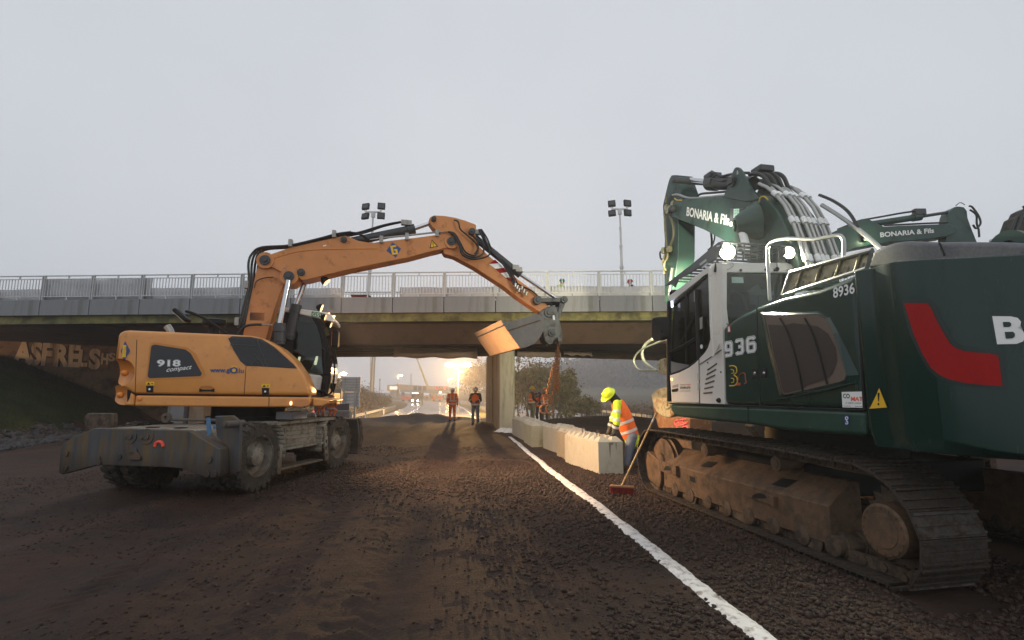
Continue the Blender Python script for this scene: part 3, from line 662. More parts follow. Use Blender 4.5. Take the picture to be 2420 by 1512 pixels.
M['leaf_b'] = leafmat('yellowing_leaves', (.085, .10, .036), (.17, .155, .055), (.24, .17, .07))
M['leaf_c'] = leafmat('brown_scrub', (.04, .032, .014), (.075, .055, .025), (.10, .062, .035))
M['leaf_d'] = leafmat('far_forest', (.028, .032, .016), (.045, .042, .02), (.06, .046, .026))
M['bark'] = mat('bark', (.06, .045, .035), .9, scale=8, bump=.3)
def quads(P, s, rng, flat=0.0):
    """leaf-sized faces at the points P"""
    n = len(P); a = rng.normal(size=(n, 3)); a /= np.linalg.norm(a, axis=1)[:, None]; b = rng.normal(size=(n, 3)); b -= a * (a * b).sum(1)[:, None]; b /= np.linalg.norm(b, axis=1)[:, None]
    s = (s * rng.uniform(.5, 1.3, n))[:, None]
    v = np.stack([P - a * s, P + b * s * .6, P + a * s, P - b * s * .6], 1).reshape(-1, 3); return v, np.arange(4 * n).reshape(n, 4)
def tree(name, label, cat, x, y, z, h, rad, leaf, n, s, seed, clumps=34, group=None, twig=True):
    rng = np.random.default_rng(seed); rnd = random.Random(seed)
    r = thing(name, label, cat, (x, y, z), group); base = Vector((x, y, z)); m = MB(); tips = []
    def limb(p, d, ln, rr, dep):
        q = p + d * ln; mid_ = p.lerp(q, .5) + Vector((rnd.uniform(-1, 1), rnd.uniform(-1, 1), 0)) * ln * .08
        m.tube([p, mid_, q], [rr, rr * .8, rr * .55], 5)
        if dep == 0: tips.append(q); return
        for _ in range(3 if dep > 1 else 3):
            nd = (d + Vector((rnd.uniform(-1, 1), rnd.uniform(-1, 1), rnd.uniform(-.25, .7))) * .8).normalized(); limb(q, nd, ln * rnd.uniform(.55, .8), rr * .55, dep - 1)
    for _ in range(3): limb(base + Vector((rnd.uniform(-.2, .2) * rad, rnd.uniform(-.2, .2) * rad, -.2)), Vector((rnd.uniform(-.35, .35), rnd.uniform(-.35, .35), 1)).normalized(), h * .30, h * .018, 3)
    m.build('trunk', M['bark'], r)
    C = []
    for _ in range(clumps):
        t = rnd.uniform(.15, 1) ** .8; ang = rnd.uniform(0, 6.28); rr = rad * math.sqrt(rnd.uniform(0, 1)) * (1.05 - .65 * max(0, t - .35) ** 1.3) * rnd.uniform(.7, 1.1)
        C.append((x + math.cos(ang) * rr, y + math.sin(ang) * rr, z + h * t * rnd.uniform(.85, 1.0)))
    C += [tuple(t) for t in tips if rnd.random() < .6]
    C = np.array(C); k = rng.integers(0, len(C), n); sp = rng.uniform(.35, 1.0, len(C))[k][:, None]
    P = C[k] + rng.normal(size=(n, 3)) * sp * np.array([rad, rad, h * .55]) * .15; P[:, 2] = np.maximum(P[:, 2], z)
    v, f = quads(P, s, rng); rawmesh('crown', v - np.array([x, y, z]), f, M[leaf], parent=r); return r
def onland(vx, vy, Y):
    p = at(vx, vy, Y); return p.x, p.y, float(land(np.array([p.x]), np.array([p.y]))[0])
# right side: bushy trees behind the carriageway
TR = [(1262, 60, 7.6, 3.9, 'leaf_a', 'tall dark autumn bush just right of the median pier'), (1310, 62, 6.6, 3.4, 'leaf_a', 'browning bush behind the hanging chains'),
      (1338, 54, 5.3, 3.0, 'leaf_b', 'round yellowing bush right of the hanging chains'), (1372, 58, 3.0, 2.2, 'leaf_b', 'low yellowing shrub at the foot of the round bush'), (1232, 66, 6.6, 3.2, 'leaf_c', 'brown bush half hidden by the median pier')]
for i, (vx, Y, h, rd, lf, lab) in enumerate(TR):
    x, y, z = onland(vx, 950, Y); tree('autumn_bush', lab, 'bush', x, y, z, h, rd, lf, 5200, .16, 100 + i, group='bushes beside the right carriageway')
# trees left of the pier on the far curve, hazy
for i, (vx, Y, h, rd) in enumerate(((1144, 215, 17, 10), (1128, 235, 18, 11), (1110, 260, 16, 12), (1156, 190, 16, 8))):
    x, y, z = onland(vx, 950, Y); tree('hazy_tree', ['hazy tree right behind the standing worker', 'hazy tree behind the street lamp pole', 'faint far tree left of the street lamp pole', 'hazy tree touching the median pier'][i], 'tree', x, y, z, h, rd, 'leaf_d', 3000, .4, 140 + i, group='hazy trees left of the pier')
# scrub on the left embankment
def scrub(name, label, n, xr, yr, cond, s, hh, mm, seed):
    rng = np.random.default_rng(seed); x = rng.uniform(*xr, n * 8); y = rng.uniform(*yr, n * 8); k = rng.uniform(0, 1, len(x)) < cond(x, y); x = x[k][:n]; y = y[k][:n]
    z = land(x, y) + np.abs(rng.normal(size=len(x))) * hh * (.35 + 1.3 * np.clip(vnoise(x * .35, y * .35, seed), 0, 1)); v, f = quads(np.stack([x, y, z], -1), s, rng)
    return tag(rawmesh(name, v, f, M[mm], 'stuff'), label, 'scrub')
lw = lambda x, y: roadx(y) - 9.5 - x
scrub('scrub', 'brownish scrub covering the embankment left of the far road', 26000, (-75, -14), (46, 210), lambda x, y: (lw(x, y) > 3.0) & (lw(x, y) < 24), .22, .9, 'leaf_c', 5)
scrub('scrub', 'rough growth on the verge behind the right crash barrier', 12000, (10, 60), (36, 110), lambda x, y: (x - roadx(y) - 25.5 > 1) & (x - roadx(y) < 55), .16, .45, 'leaf_c', 6)
# wooded hill
def hill_cond(x, y):
    zz = land(x, y); return (zz > 4.5)
scrub('forest', 'misty autumn forest covering the hill on the right', 70000, (0, 450), (300, 500), hill_cond, 1.5, 5.0, 'leaf_d', 8)
# crash barriers
def barrier(name, label, off, y0, y1, z0=-1.6, step=4.0):
    r = thing(name, label, 'crash barrier', (float(roadx(y0)) + off, y0, z0)); m = MB()
    ys = np.arange(y0, y1, 2.0); xs = roadx(ys) + off; xs = np.convolve(np.pad(xs, 3, 'reflect', reflect_type='odd'), np.ones(7) / 7, 'valid')
    prof = [(-.02, .46), (.04, .50), (-.02, .56), (-.02, .64), (.04, .70), (-.02, .76), (-.05, .76), (-.05, .46)]
    m.loft([[Vector((x + a, y, z0 + b)) for a, b in prof] for x, y in zip(xs, ys)]); m.build('rail', M['guard'], r)
    m = MB()
    n = 0
    for x, y in list(zip(xs, ys)):
        if n < 95:
            mm = MB(); mm.abox(x - .11, x - .05, y - .05, y + .05, z0 - .3, z0 + .72); mm.build('post', M['guard'], r, smooth=0); n += 1
    return r
barrier('crash_barrier', 'steel crash barrier along the left edge of the far road', -8.6, 40, 108)
barrier('crash_barrier', 'steel crash barrier along the right carriageway behind the bending worker', 24.2, 31, 135)
barrier('crash_barrier', 'low steel crash barrier on the central reservation of the far road', 8.6, 60, 150)
# field fence on the right
r = thing('field_fence', 'thin wire fence with leaning posts behind the right crash barrier', 'fence', (18, 42, -1.3)); fp = []
for i in range(16):
    p = at(1392 + i * 13.5, 960, 47 - i * .75); zz = float(land(np.array([p.x]), np.array([p.y]))[0]); fp.append(Vector((p.x, p.y, zz)))
    m = MB(); m.tube([(p.x, p.y, zz - .2), (p.x + RNG.uniform(-.06, .06), p.y, zz + 1.75)], .035, 6)
    if i % 5 == 3: m.tube([(p.x + .75, p.y, zz), (p.x, p.y, zz + 1.3)], .03, 6)
    m.build('fence_post', M['dgrey'], r)
m = MB()
for h in (.4, .8, 1.2, 1.65): m.tube([p + Vector((0, 0, h)) for p in fp], .006, 4)
m.build('wire', M['dgrey'], r, split=True)
# back of the big traffic sign on the left
def sign_back():
    Y = 46; pl = Plane((0, Y, 0), (0, -1, 0)); zs = zoomf(1250, 1350, .3307)
    a, b, c, d = [pl(*zs(*q)) for q in ((362, 478), (584, 478), (578, 655), (358, 655))]
    e, f = pl(*zs(570, 842)), pl(*zs(345, 832))
    r = thing('traffic_sign', 'grey ribbed back of a large traffic sign on two posts beside the far road', 'traffic sign', ((a.x + b.x) / 2, Y, -1.6))
    m = MB(); m.prism([a, b, c, d], (0, .05, 0)); m.build('sign_plate', M['rail'], r)
    m = MB(); m.prism([d + Vector((.1, 0, -.05)), c + Vector((-.05, 0, -.05)), e, f], (0, .05, 0)); m.build('lower_plate', M['sheet'], r)
    m = MB()
    for k in range(9):
        z = a.z + (d.z - a.z) * (k + .5) / 9; m.abox(a.x, b.x, Y - .05, Y - .004, z - .03, z + .03)
    for k in range(4):
        z = d.z + (f.z - d.z) * (k + .6) / 4.4; m.abox(f.x + .1, e.x - .1, Y - .05, Y - .004, z - .025, z + .025)
    m.build('stiffener', M['guard'], r, smooth=0, split=True)
    for t in (.18, .78):
        x = a.x + (b.x - a.x) * t; m = MB(); m.abox(x - .09, x + .09, Y - .26, Y - .06, -2.5, d.z + .1); m.build('post', M['guard'], r, bevel=.01)
        m = MB(); m.abox(x - .03, x + .03, Y - .10, Y - .052, d.z, a.z); m.build('post', M['guard'], r)
sign_back()
# dark blue site panel behind the two squatting workers
Y = 33.5; pl = Plane((0, Y, 0), (0, -1, 0)); zs = zoomf(1250, 1350, .3307)
pts = [pl(*zs(*q)) for q in ((20, 815), (445, 800), (440, 930), (20, 940))]
r = thing('site_hoarding', 'dark blue sheeted site hoarding behind the two orange workers at the front wheel', 'hoarding', (pts[0].x, Y, 0))
m = MB(); m.prism([Vector((p.x, p.y, p.z if i < 2 else -.4)) for i, p in enumerate(pts)], (0, .08, 0)); m.build('panel', mat('dark_blue_sheet', (.05, .055, .085), .6, scale=2, bump=.3, bscale=3), r, bevel=.01)
m = MB()
for t in (.1, .5, .9): x = pts[0].x + (pts[1].x - pts[0].x) * t; m.abox(x - .05, x + .05, Y + .09, Y + .17, -.4, pts[0].z)
m.build('post', M['dgrey'], r, split=True)
c = pl(*zs(330, 940)); r = thing('concrete_slab', 'pale concrete slab lying in front of the dark blue hoarding', 'slab', (c.x, Y - .6, 0)); m = MB(); m.abox(c.x - .9, c.x + .9, Y - .9, Y - .3, -.3, c.z + .3); m.build('slab_body', M['facia'], r, bevel=.03)
# street lamps
def lamp(label, vx, vy, Y, zb, lit=True, power=0, arms=2, head=.35):
    t = at(vx, vy, Y); r = thing('street_lamp', label, 'street lamp', (t.x, Y, zb), 'lit street lamps along the motorway')
    m = MB(); m.cyl((t.x, Y, zb - .5), (t.x, Y, t.z), .14, .07, n=10); m.build('pole', M['guard'], r)
    for s in ((-1, 1) if arms == 2 else (1,)):
        m = MB(); m.tube([(t.x, Y, t.z - .1), (t.x + s * .5, Y, t.z + .1), (t.x + s * 1.1, Y, t.z + .12)], .05, 6, 3); m.build('arm', M['guard'], r)
        m = MB(); m.sph((t.x + s * 1.25, Y, t.z + .12), .4, 6, 1.1, .5, .35); m.build('housing', M['guard'], r)
        m = MB(); m.sph((t.x + s * 1.25, Y - .1, t.z + .0), head, 8, 1.2, .8, .6); m.build('lamp_bulb', M['lamp_warm'], r)
    if power:
        l = bpy.data.lights.new('lamp_light', 'POINT'); l.energy = power; l.color = (1, .56, .20); l.shadow_soft_size = .4
        lo = bpy.data.objects.new('lamp_light', l); COL.objects.link(lo); lo.parent = r; lo.location = Vector((t.x, Y - .4, t.z - .7)) - r.location
    return r
lamp('tall double street lamp glowing orange on the central reservation left of the pier', 1083, 862, 78, -1.6, power=42000, head=.6)
lamp('small white lit street lamp above the far overpass', 940, 887, 210, -1.6, arms=1, head=.5, power=2500)
lamp('lit street lamp low in the mist between the overpass signs and the lamp pole', 1059, 895, 230, -1.6, arms=1, head=.5, power=2500)
lamp('orange lit street lamp left of the traffic sign', 802, 883, 150, 2.0, arms=1, head=.75, power=6000)
lamp('tiny lit lamp beneath the far overpass', 1032, 927, 190, -1.6, arms=1, head=.3)
# far overpass with gantry signs
def far_bridge():
    Y = 300; pl = Plane((0, Y, 0), (0, -1, 0)); zs = zoomf(1250, 1350, .3307); P = lambda *q: pl(*zs(*q))
    a, b, c, d = P(1000, 562), P(2000, 625), P(2000, 668), P(1000, 628)
    r = thing('far_overpass', 'misty second overpass with pale orange parapet crossing the far road', 'bridge', (a.x, Y, -1.6))
    m = MB(); m.prism([a, b, c, d], (0, 10, 0)); m.build('deck', mat('lamplit_concrete', (.55, .36, .20), .8, scale=1), r, bevel=.05)  # orange lamplight on the deck is put into its base colour
    m = MB(); m.prism([P(1060, 630), P(2000, 670), P(2000, 690), P(1060, 660)], (0, 8, 0)); m.build('soffit_beam', M['concrete'], r)
    m = MB(); m.prism([P(935, 600), P(1010, 600), P(1010, 720), P(935, 720)], (0, 9, 0)); m.build('abutment', M['block'], r)
    for x in (1075, 1420, 1620): 
        m = MB(); q = P(x, 640); m.abox(q.x - .5, q.x + .5, Y + 2, Y + 7, -2.4, q.z); m.build('pier', M['concrete'], r)
    g = thing('sign_gantry', 'motorway sign gantry with three red lit signs in the mist', 'gantry', (a.x, Y - 6, -1.6)); pl2 = Plane((0, Y - 6, 0), (0, -1, 0)); Q = lambda *q: pl2(*zs(*q))
    m = MB(); p, q = Q(1180, 628), Q(1660, 632); m.prism([p, q, q + Vector((0, 0, -.7)), p + Vector((0, 0, -.7))], (0, .8, 0))
    for t in (1185, 1655): q = Q(t, 640); m.abox(q.x - .3, q.x + .3, Y - 6, Y - 5.4, -2, q.z)
    m.build('gantry_frame', M['guard'], g)
    for x in (1505, 1558, 1611):
        q = Q(x, 613); m = MB(); m.abox(q.x - 1.05, q.x + 1.05, Y - 6.5, Y - 6.05, q.z - 1.05, q.z + 1.05); o = m.build('sign_box', M['black'], g)
        m = MB(); n = 3 if x == 1558 else 20
        pts = [Vector((q.x + math.sin(2 * math.pi * k / n) * .8, Y - 6.55, q.z + math.cos(2 * math.pi * k / n) * .8)) for k in range(n)]
        m.tube(pts + [pts[0]], .10, 6)
        if x != 1558: m.tube([q + Vector((-.4, -.55, -.4)), q + Vector((.4, -.55, .4))], .09, 6)
        m.build('led_symbol', M['redled'], g)
    for x in (1245, 1300, 1355):
        q = Q(x, 615); m = MB(); m.abox(q.x - 1.0, q.x + 1.0, Y - 6.5, Y - 6.05, q.z - 1.2, q.z + 1.2); m.build('sign_box', M['dgrey'], g)
    q = P(963, 612); y = thing('yellow_sign', 'small yellow sign on the left end of the far overpass', 'sign', (q.x, Y - .5, -1.6)); m = MB(); m.abox(q.x - 2.8, q.x + 2.8, Y - .4, Y - .2, q.z - 1.6, q.z + 1.8); m.build('sign_face', M['yellow'], y); m = MB(); m.abox(q.x - .15, q.x + .15, Y - .18, Y - .03, -2, q.z + 1.6); m.build('post', M['guard'], y)
    q = P(1020, 612); y = thing('site_floodlight', 'glowing white site floodlight beside the yellow sign', 'floodlight', (q.x, Y - 8, -1.6)); m = MB(); m.cyl((q.x, Y - 8, -1.6), (q.x, Y - 8, q.z), .12, n=8); m.build('pole', M['guard'], y); m = MB(); m.abox(q.x - 2.2, q.x + 2.2, Y - 8.3, Y - 8.1, q.z - .9, q.z + .9); m.build('lamp_face', emit('site_flood', (1, .95, .8), 1.0), y); m = MB(); m.abox(q.x - 2.3, q.x + 2.3, Y - 8.08, Y - 7.9, q.z - 1, q.z + 1); m.build('housing', M['dgrey'], y)
far_bridge()
o = lamp('street lamp behind the photographer lighting the orange excavator', 1209.5, 300, 14, -.2, arms=1, head=.3, power=0) if False else None
# mobile crane boom, lattice mast and thin poles
def crane():
    Y = 315; zs = zoomf(1250, 1350, .3307); p0 = at(*zs(1450, 740), Y); p1 = at(*zs(1250, 226), Y); t = p0 + (p1 - p0) * 1.12
    r = thing('mobile_crane', 'pale yellow telescopic crane boom rising in the mist behind the far overpass', 'crane', (p0.x, Y, -1.6)); d = (t - p0)
    for a, b, s in ((0, .4, .75), (.4, .7, .58), (.7, 1.0, .42)):
        m = MB(); m.cyl(p0 + d * a, p0 + d * b, s, s, n=4); m.build('boom_section', mat('crane_yellow', (.6, .45, .12), .5, scale=1), r)
    m = MB(); m.abox(p0.x - 4, p0.x + 6, Y - 1.5, Y + 1.5, -1.2, .6); m.abox(p0.x - 1, p0.x + 3, Y - 1.4, Y + 1.4, .6, 2.2); m.build('chassis', M['yellow'], r, bevel=.15)
    for k in range(5):
        m = MB(); m.cyl((p0.x - 3 + k * 2.0, Y - 1.7, -1.0), (p0.x - 3 + k * 2.0, Y - 1.3, -1.0), .65, n=14); m.build('wheel', M['rubber'], r)
crane()
def pole(name, label, cat, vx0, vy0, vx1, vy1, Y, r0, r1, mm='guard'):
    a = at(vx0, vy0, Y); b = at(vx1, vy1, Y); r = thing(name, label, cat, (a.x, Y, a.z)); m = MB(); m.cyl(a, b, r0, r1, n=8); m.build('shaft', M[mm], r)
    m = MB(); m.cyl(b - (b - a).normalized() * .5, b, r1 * 2.2, r1 * 2.8, n=8); m.build('head', M[mm], r); return r
zs = zoomf(1250, 1350, .3307)
pole('telecom_mast', 'thick hazy telecom mast rising left of the far road', 'mast', *zs(715, 650), *zs(742, 190), 120, .55, .45)
pole('thin_pole', 'thin hazy pole just left of the telecom mast', 'pole', *zs(700, 620), *zs(700, 200), 140, .12, .1)
pole('thin_pole', 'short thin pole right of the telecom mast', 'pole', *zs(813, 640), *zs(815, 500), 140, .14, .08)
pole('thin_pole', 'short thin pole above the middle of the far overpass', 'pole', *zs(1192, 575), *zs(1192, 440), 320, .3, .2)
# truck with headlights
def truck(label, vx, vy, Y, col, lights=True, back=False):
    p = at(vx, vy, Y); zg = -1.6 if not back else float(land(np.array([p.x]), np.array([Y]))[0])
    r = thing('truck', label, 'truck', (p.x, Y, zg)); b = Vector((p.x, Y, zg))
    m = MB(); m.abox(b.x - 1.25, b.x + 1.25, Y, Y + 2.2, zg + .7, zg + 3.1); m.build('cab', mat('truck_paint', col, .4, scale=2), r, bevel=.12)
    m = MB(); m.abox(b.x - 1.25, b.x + 1.25, Y + 2.4, Y + 8, zg + 1.1, zg + 3.6); m.build('load_body', M['dgrey'], r, bevel=.05)
    m = MB(); m.abox(b.x - 1.1, b.x + 1.1, Y - .03, Y - .005, zg + 1.8, zg + 2.8); m.build('windscreen', M['black'], r)
    for s in (-1, 1):
        for yy in (1.0, 5.5, 6.8):
            m = MB(); m.cyl((b.x + s * .95, Y + yy, zg + .5), (b.x + s * 1.25, Y + yy, zg + .5), .5, n=14); m.build('wheel', M['rubber'], r)
        m = MB(); m.cyl((b.x + s * .85, Y - .12, zg + .95), (b.x + s * .85, Y - .02, zg + .95), .22, n=12); m.build('headlight' if lights else 'tail_light', M['head'] if lights else M['tail'], r)
    if lights:
        m = MB()
        for k in range(5): m.sph((b.x - .8 + k * .4, Y - .05, zg + 3.25), .07, 5)
        m.build('roof_light', emit('roof_lamp', (1, .95, .85), 40), r, split=True)
    return r
truck('oncoming truck with bright headlights on the wet far road', 981, 945, 165, (.05, .05, .055))
truck('dump truck standing on the embankment left of the traffic sign', 764, 935, 60, (.40, .30, .10), False, True)
# small orange construction vehicles / plants near the far overpass
for k, (vx, vy, Y, lab) in enumerate(((1245.6 * 0 + 960, 941, 200, 'orange road works trailer left of the oncoming truck'), (1032, 945, 205, 'orange paver under the far overpass'))):
    p = at(vx, vy, Y); r = thing('roadworks_trailer', lab, 'trailer', (p.x, Y, -1.6)); m = MB(); m.abox(p.x - 2.2, p.x + 2.2, Y, Y + 3, -1.0, .4); m.build('body', M['orangered'], r, bevel=.1)
    m = MB(); m.cyl((p.x - 1.2, Y - .1, -1.2), (p.x - 1.2, Y + .2, -1.2), .4, n=12); m.build('wheel', M['rubber'], r); m = MB(); m.cyl((p.x + 1.2, Y - .1, -1.2), (p.x + 1.2, Y + .2, -1.2), .4, n=12); m.build('wheel', M['rubber'], r)
# marker posts on the left verge
for k, (vx, Y) in enumerate(((925, 62), (936, 80))):
    x = float(roadx(Y)) - 8.0; r = thing('marker_post', ['white and black marker post nearer on the left verge', 'white and black marker post further on the left verge'][k], 'marker post', (x, Y, -1.6))
    m = MB(); m.abox(x - .07, x + .07, Y - .04, Y + .04, -1.7, -.6); m.build('post', M['wht'], r, bevel=.01); m = MB(); m.abox(x - .075, x + .075, Y - .045, Y + .045, -.85, -.7); m.build('band', M['black'], r)
# ================================================================== ORANGE WHEELED EXCAVATOR
ex = thing('wheeled_excavator', 'orange wheeled excavator with raised boom and bucket, standing left on the earth bed', 'excavator', (-4.9, 9.5, 0))
HA = R(12); hd = Vector((math.cos(HA), math.sin(HA), 0)); ln = Vector((-math.sin(HA), math.cos(HA), 0)); nr = -ln   # forward, away from viewer, towards viewer
UC = Vector((-4.82, 9.55, 0))                      # slewing centre
SO = Plane(UC + nr * 1.25, nr)                     # right side of the upper carriage
def so(pts, off=0): return SO.many(z1, pts, off)
hood_pts = [(500, 300), (512, 280), (540, 264), (580, 259), (1330, 291), (1480, 300), (1570, 318), (1690, 385), (1790, 475), (1870, 590), (1915, 705), (1917, 742), (630, 728), (600, 716), (560, 690), (480, 655), (464, 640), (475, 480)]
m = MB(); m.prism(so(hood_pts), ln * .72); hood = m.build('side_hood', M['orange'], ex, bevel=.075, seg=5)
rear_pts = [(502, 306), (542, 268), (1300, 294), (1300, 735), (630, 724), (560, 688), (482, 652), (468, 636), (478, 480)]
m = MB(); m.prism([p + ln * .66 for p in so(rear_pts)], ln * 1.84); m.build('engine_hood', M['orange'], ex, bevel=.075, seg=4)
m = MB(); m.prism(so([(630, 740), (1917, 754), (1925, 790), (1902, 826), (1600, 829), (620, 819)]), ln * .75); skirt = m.build('lower_skirt', M['orange'], ex, bevel=.03, seg=3)
m = MB(); m.prism(so([(436, 780), (446, 668), (482, 662), (560, 699), (600, 727), (621, 737), (617, 819), (470, 808)]), ln * 2.5); cw = m.build('counterweight', M['orange'], ex, bevel=.05, seg=4)
def dent(o, c, r):
    p = SO(*z1(*c)); cut(o, lambda mm: mm.sph(p + nr * .02, r, 14))
dent(hood, (508, 572), .22); dent(cw, (482, 735), .21)
for c, sx in (((553, 576), 0), ((520, 738), 0)):
    p = SO(*z1(*c), -.06); m = MB(); m.sph(p, .05, 8); m.build('tail_lamp', M['amber'], ex)
# dark core between hood and skirt, revolving frame below
m = MB(); m.prism([p + ln * .04 for p in so([(560, 700), (1900, 720), (1890, 822), (560, 812)])], ln * 2.4); m.build('revolving_frame', M['black'], ex)
m = MB(); m.prism([p + ln * 1.3 for p in so([(1300, 745), (2040, 772), (2046, 798), (1300, 812)])], ln * 1.15); m.build('cab_floor', M['orange'], ex, bevel=.05)
m = MB(); m.prism([p + ln * .1 for p in so([(1925, 756), (1975, 760), (2050, 770), (2058, 800), (2000, 826), (1925, 826)])], ln * 1.0); m.build('front_step', M['orange'], ex, bevel=.04, seg=3)
m = MB(); m.cyl(UC + Vector((0, 0, .95)), UC + Vector((0, 0, 1.33)), .62, n=32); m.cyl(UC + Vector((0, 0, 1.0)), UC + Vector((0, 0, 1.1)), .7, n=32); m.build('slewing_ring', M['black'], ex)
hb = bvh(hood)
# side window, dark badge panel, stickers and letters
win = [(1316, 322), (1342, 305), (1480, 310), (1560, 326), (1650, 380), (1735, 455), (1800, 515), (1822, 543), (1600, 529), (1445, 522), (1405, 488), (1355, 408)]
decal('side_window', M['navy'], ex, hb, [z1(*p) for p in win], SO, .006, 8)
M['wgl'] = mat('dark_window_gloss', (.006, .007, .008), .06, scale=5)
decal('side_window_pane', M['wgl'], ex, hb, [z1(*p) for p in [(1330, 322), (1480, 320), (1550, 334), (1640, 390), (1730, 468), (1802, 534), (1450, 515), (1408, 478), (1362, 404)]], SO, .010, 8)
m = MB()
for a, b in (((1330, 368), (1530, 376)), ((1530, 330), (1540, 376)), ((1540, 376), (1605, 525)), ((1500, 430), (1580, 525)), ((1480, 522), (1535, 478)), ((1535, 478), (1560, 505))): m.tube([SO(*z1(*a), .012), SO(*z1(*b), .012)], .008, 5)
m.build('window_linkage', M['dgrey'], ex, split=True)
# shade of the inset around the badge panel, painted as darker orange
decal('badge_surround', mat('orange_inset_shade', (.60, .225, .035), .45, scale=3, var=.05), ex, hb, [z1(*p) for p in [(745, 358), (775, 350), (1015, 388), (1075, 430), (1150, 590), (1130, 616), (728, 628), (708, 612), (735, 380)]], SO, .003, 8)
decal('badge_panel', M['navy'], ex, hb, [z1(*p) for p in [(755, 372), (775, 366), (1000, 402), (1040, 432), (1122, 580), (1110, 598), (735, 614), (722, 600), (748, 385)]], SO, .008, 8)
ptext('model_number', '918', mat('silver_lettering', (.5, .5, .5), .4, scale=5, var=.05), ex, SO, z1, (786, 530), (964, 530), (788, 476), .013, bold=.045)
ptext('model_number', '918', M['wht'], ex, SO, z1, (792, 524), (958, 524), (793, 482), .016, bold=.012)
ptext('model_word', 'compact', M['wht'], ex, SO, z1, (858, 578), (1046, 556), (860, 541), .013, bold=.008, shear=.35)
ptext('web_address', 'www.gi', M['blue'], ex, SO, z1, (1180, 581), (1334, 581), (1180, 538), .008, bold=.03)
ptext('web_address', '.lu', M['blue'], ex, SO, z1, (1382, 576), (1430, 576), (1382, 540), .008, bold=.01)
pO = SO(*z1(1357, 555), .012); m = MB(); m.lathe(pO, nr, [(0, .030), (.004, .030), (.004, .052), (0, .052)], 20, False); m.build('web_ring', M['blue'], ex); m = MB(); m.cyl(pO - nr * .004, pO, .03, n=16); m.build('web_dot', M['yellow'], ex)
m = MB(); m.prism([SO(*z1(*p), .008) for p in [(1342, 545), (1338, 520), (1348, 530), (1352, 518), (1360, 530), (1368, 519), (1370, 530), (1381, 524), (1376, 545)]], nr * .003); m.build('web_crown', M['yellow'], ex)
for c in ((737, 695), (1590, 712)):
    x, y = c; m = MB(); m.prism([SO(*z1(*p), .0) for p in [(x - 26, y - 26), (x + 26, y - 26), (x + 25, y + 24), (x - 25, y + 24)]], nr * .012); o = m.build('door_lock', M['black'], ex, bevel=.006)
    m = MB(); p = SO(*z1(x - 2, y), .012); m.cyl(p, p + nr * .006, .016, n=10); m.build('lock_core', M['chrome'], o)
    m = MB(); m.prism([SO(*z1(*p), .004) for p in [(x - 30, y - 56), (x + 34, y - 54), (x + 34, y - 28), (x - 30, y - 30)]], nr * .003); o = m.build('warning_sticker', M['yellow'], ex)
    m = MB(); m.prism([SO(*z1(*p), .009) for p in [(x - 22, y - 34), (x - 10, y - 50), (x + 2, y - 34)]], nr * .001); m.prism([SO(*z1(*p), .009) for p in [(x + 10, y - 46), (x + 24, y - 42), (x + 16, y - 34)]], nr * .001); m.build('sticker_print', M['black'], o)
m = MB(); m.prism([SO(*z1(*p)) for p in [(1105, 690), (1130, 697), (1190, 697), (1214, 690), (1213, 716), (1190, 710), (1130, 710), (1105, 715)]], nr * .03); m.build('door_handle', M['black'], ex, bevel=.006)
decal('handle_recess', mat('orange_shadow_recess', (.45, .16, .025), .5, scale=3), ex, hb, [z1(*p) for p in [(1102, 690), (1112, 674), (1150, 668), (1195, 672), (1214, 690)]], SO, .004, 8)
m = MB(); p = SO(*z1(662, 768)); m.lathe(p, nr, [(0, .035), (.012, .033), (.018, .02), (.02, .001)], 16); m.build('side_reflector', M['amber'], ex)
for a, b in (((1446, 524), (1432, 738)), ((640, 330), (628, 726))):
    m = MB(); m.tube([SO(*z1(*a), .002), SO(*z1(*b), .002)], .004, 4); m.build('panel_seam', M['black'], ex)
for a, b in (((1616, 752), (1614, 826)),): m = MB(); m.tube([SO(*z1(*a), .002), SO(*z1(*b), .002)], .005, 4); m.build('panel_seam', M['black'], ex)
# oval step opening at the front of the skirt with a lamp
m = MB(); m.prism([SO(*z1(1845 + 72 * math.cos(t), 797 + 27 * math.sin(t)), .004) for t in [i * math.pi / 10 for i in range(20)]], nr * .003); m.build('step_opening', M['orange_boom'], ex)
m = MB(); p = SO(*z1(1777, 799), .012); m.sph(p, .03, 8, .7, .6, 1.1); m.build('marker_lamp', M['lamp_halo'], ex)
# firm diamond on the rear corner and on the boom
def diamond(pl, z, top, rgt, bot, lft, off=.012, tree=None):
    if tree is None:
        m = MB(); m.prism([pl(*z(*p), off * .4) for p in (top, rgt, bot, lft)], pl.n * .003); d = m.build('firm_diamond', M['blue'], ex)
    else: d = decal('firm_diamond', M['blue'], ex, tree, [z(*p) for p in (top, rgt, bot, lft)], pl, .006, 5)
    T, Rr, B, Lf = [Vector((*p, 0)) for p in (top, rgt, bot, lft)]; c = (T + B) / 2; ax = (Rr - Lf) * .24; ay = (B - T) * .30
    G = [(-.85, -1), (.75, -1), (.75, -.62), (-.25, -.62), (-.25, .62), (.3, .62), (.3, .2), (0, .2), (0, -.15), (.85, -.15), (.85, 1), (-.85, 1)]
    pts = [(c + ax * g[0] + ay * g[1]) for g in G]; pts = [z(p.x, p.y) for p in pts]
    if tree is None:
        m = MB(); m.prism([pl(*p, off) for p in pts], pl.n * .002); m.build('firm_letter', M['yellow'], d)
    else: decal('firm_letter', M['yellow'], d, tree, pts, pl, .011, 5)
diamond(SO, z1, (556, 340), (592, 412), (545, 490), (524, 412), tree=hb)
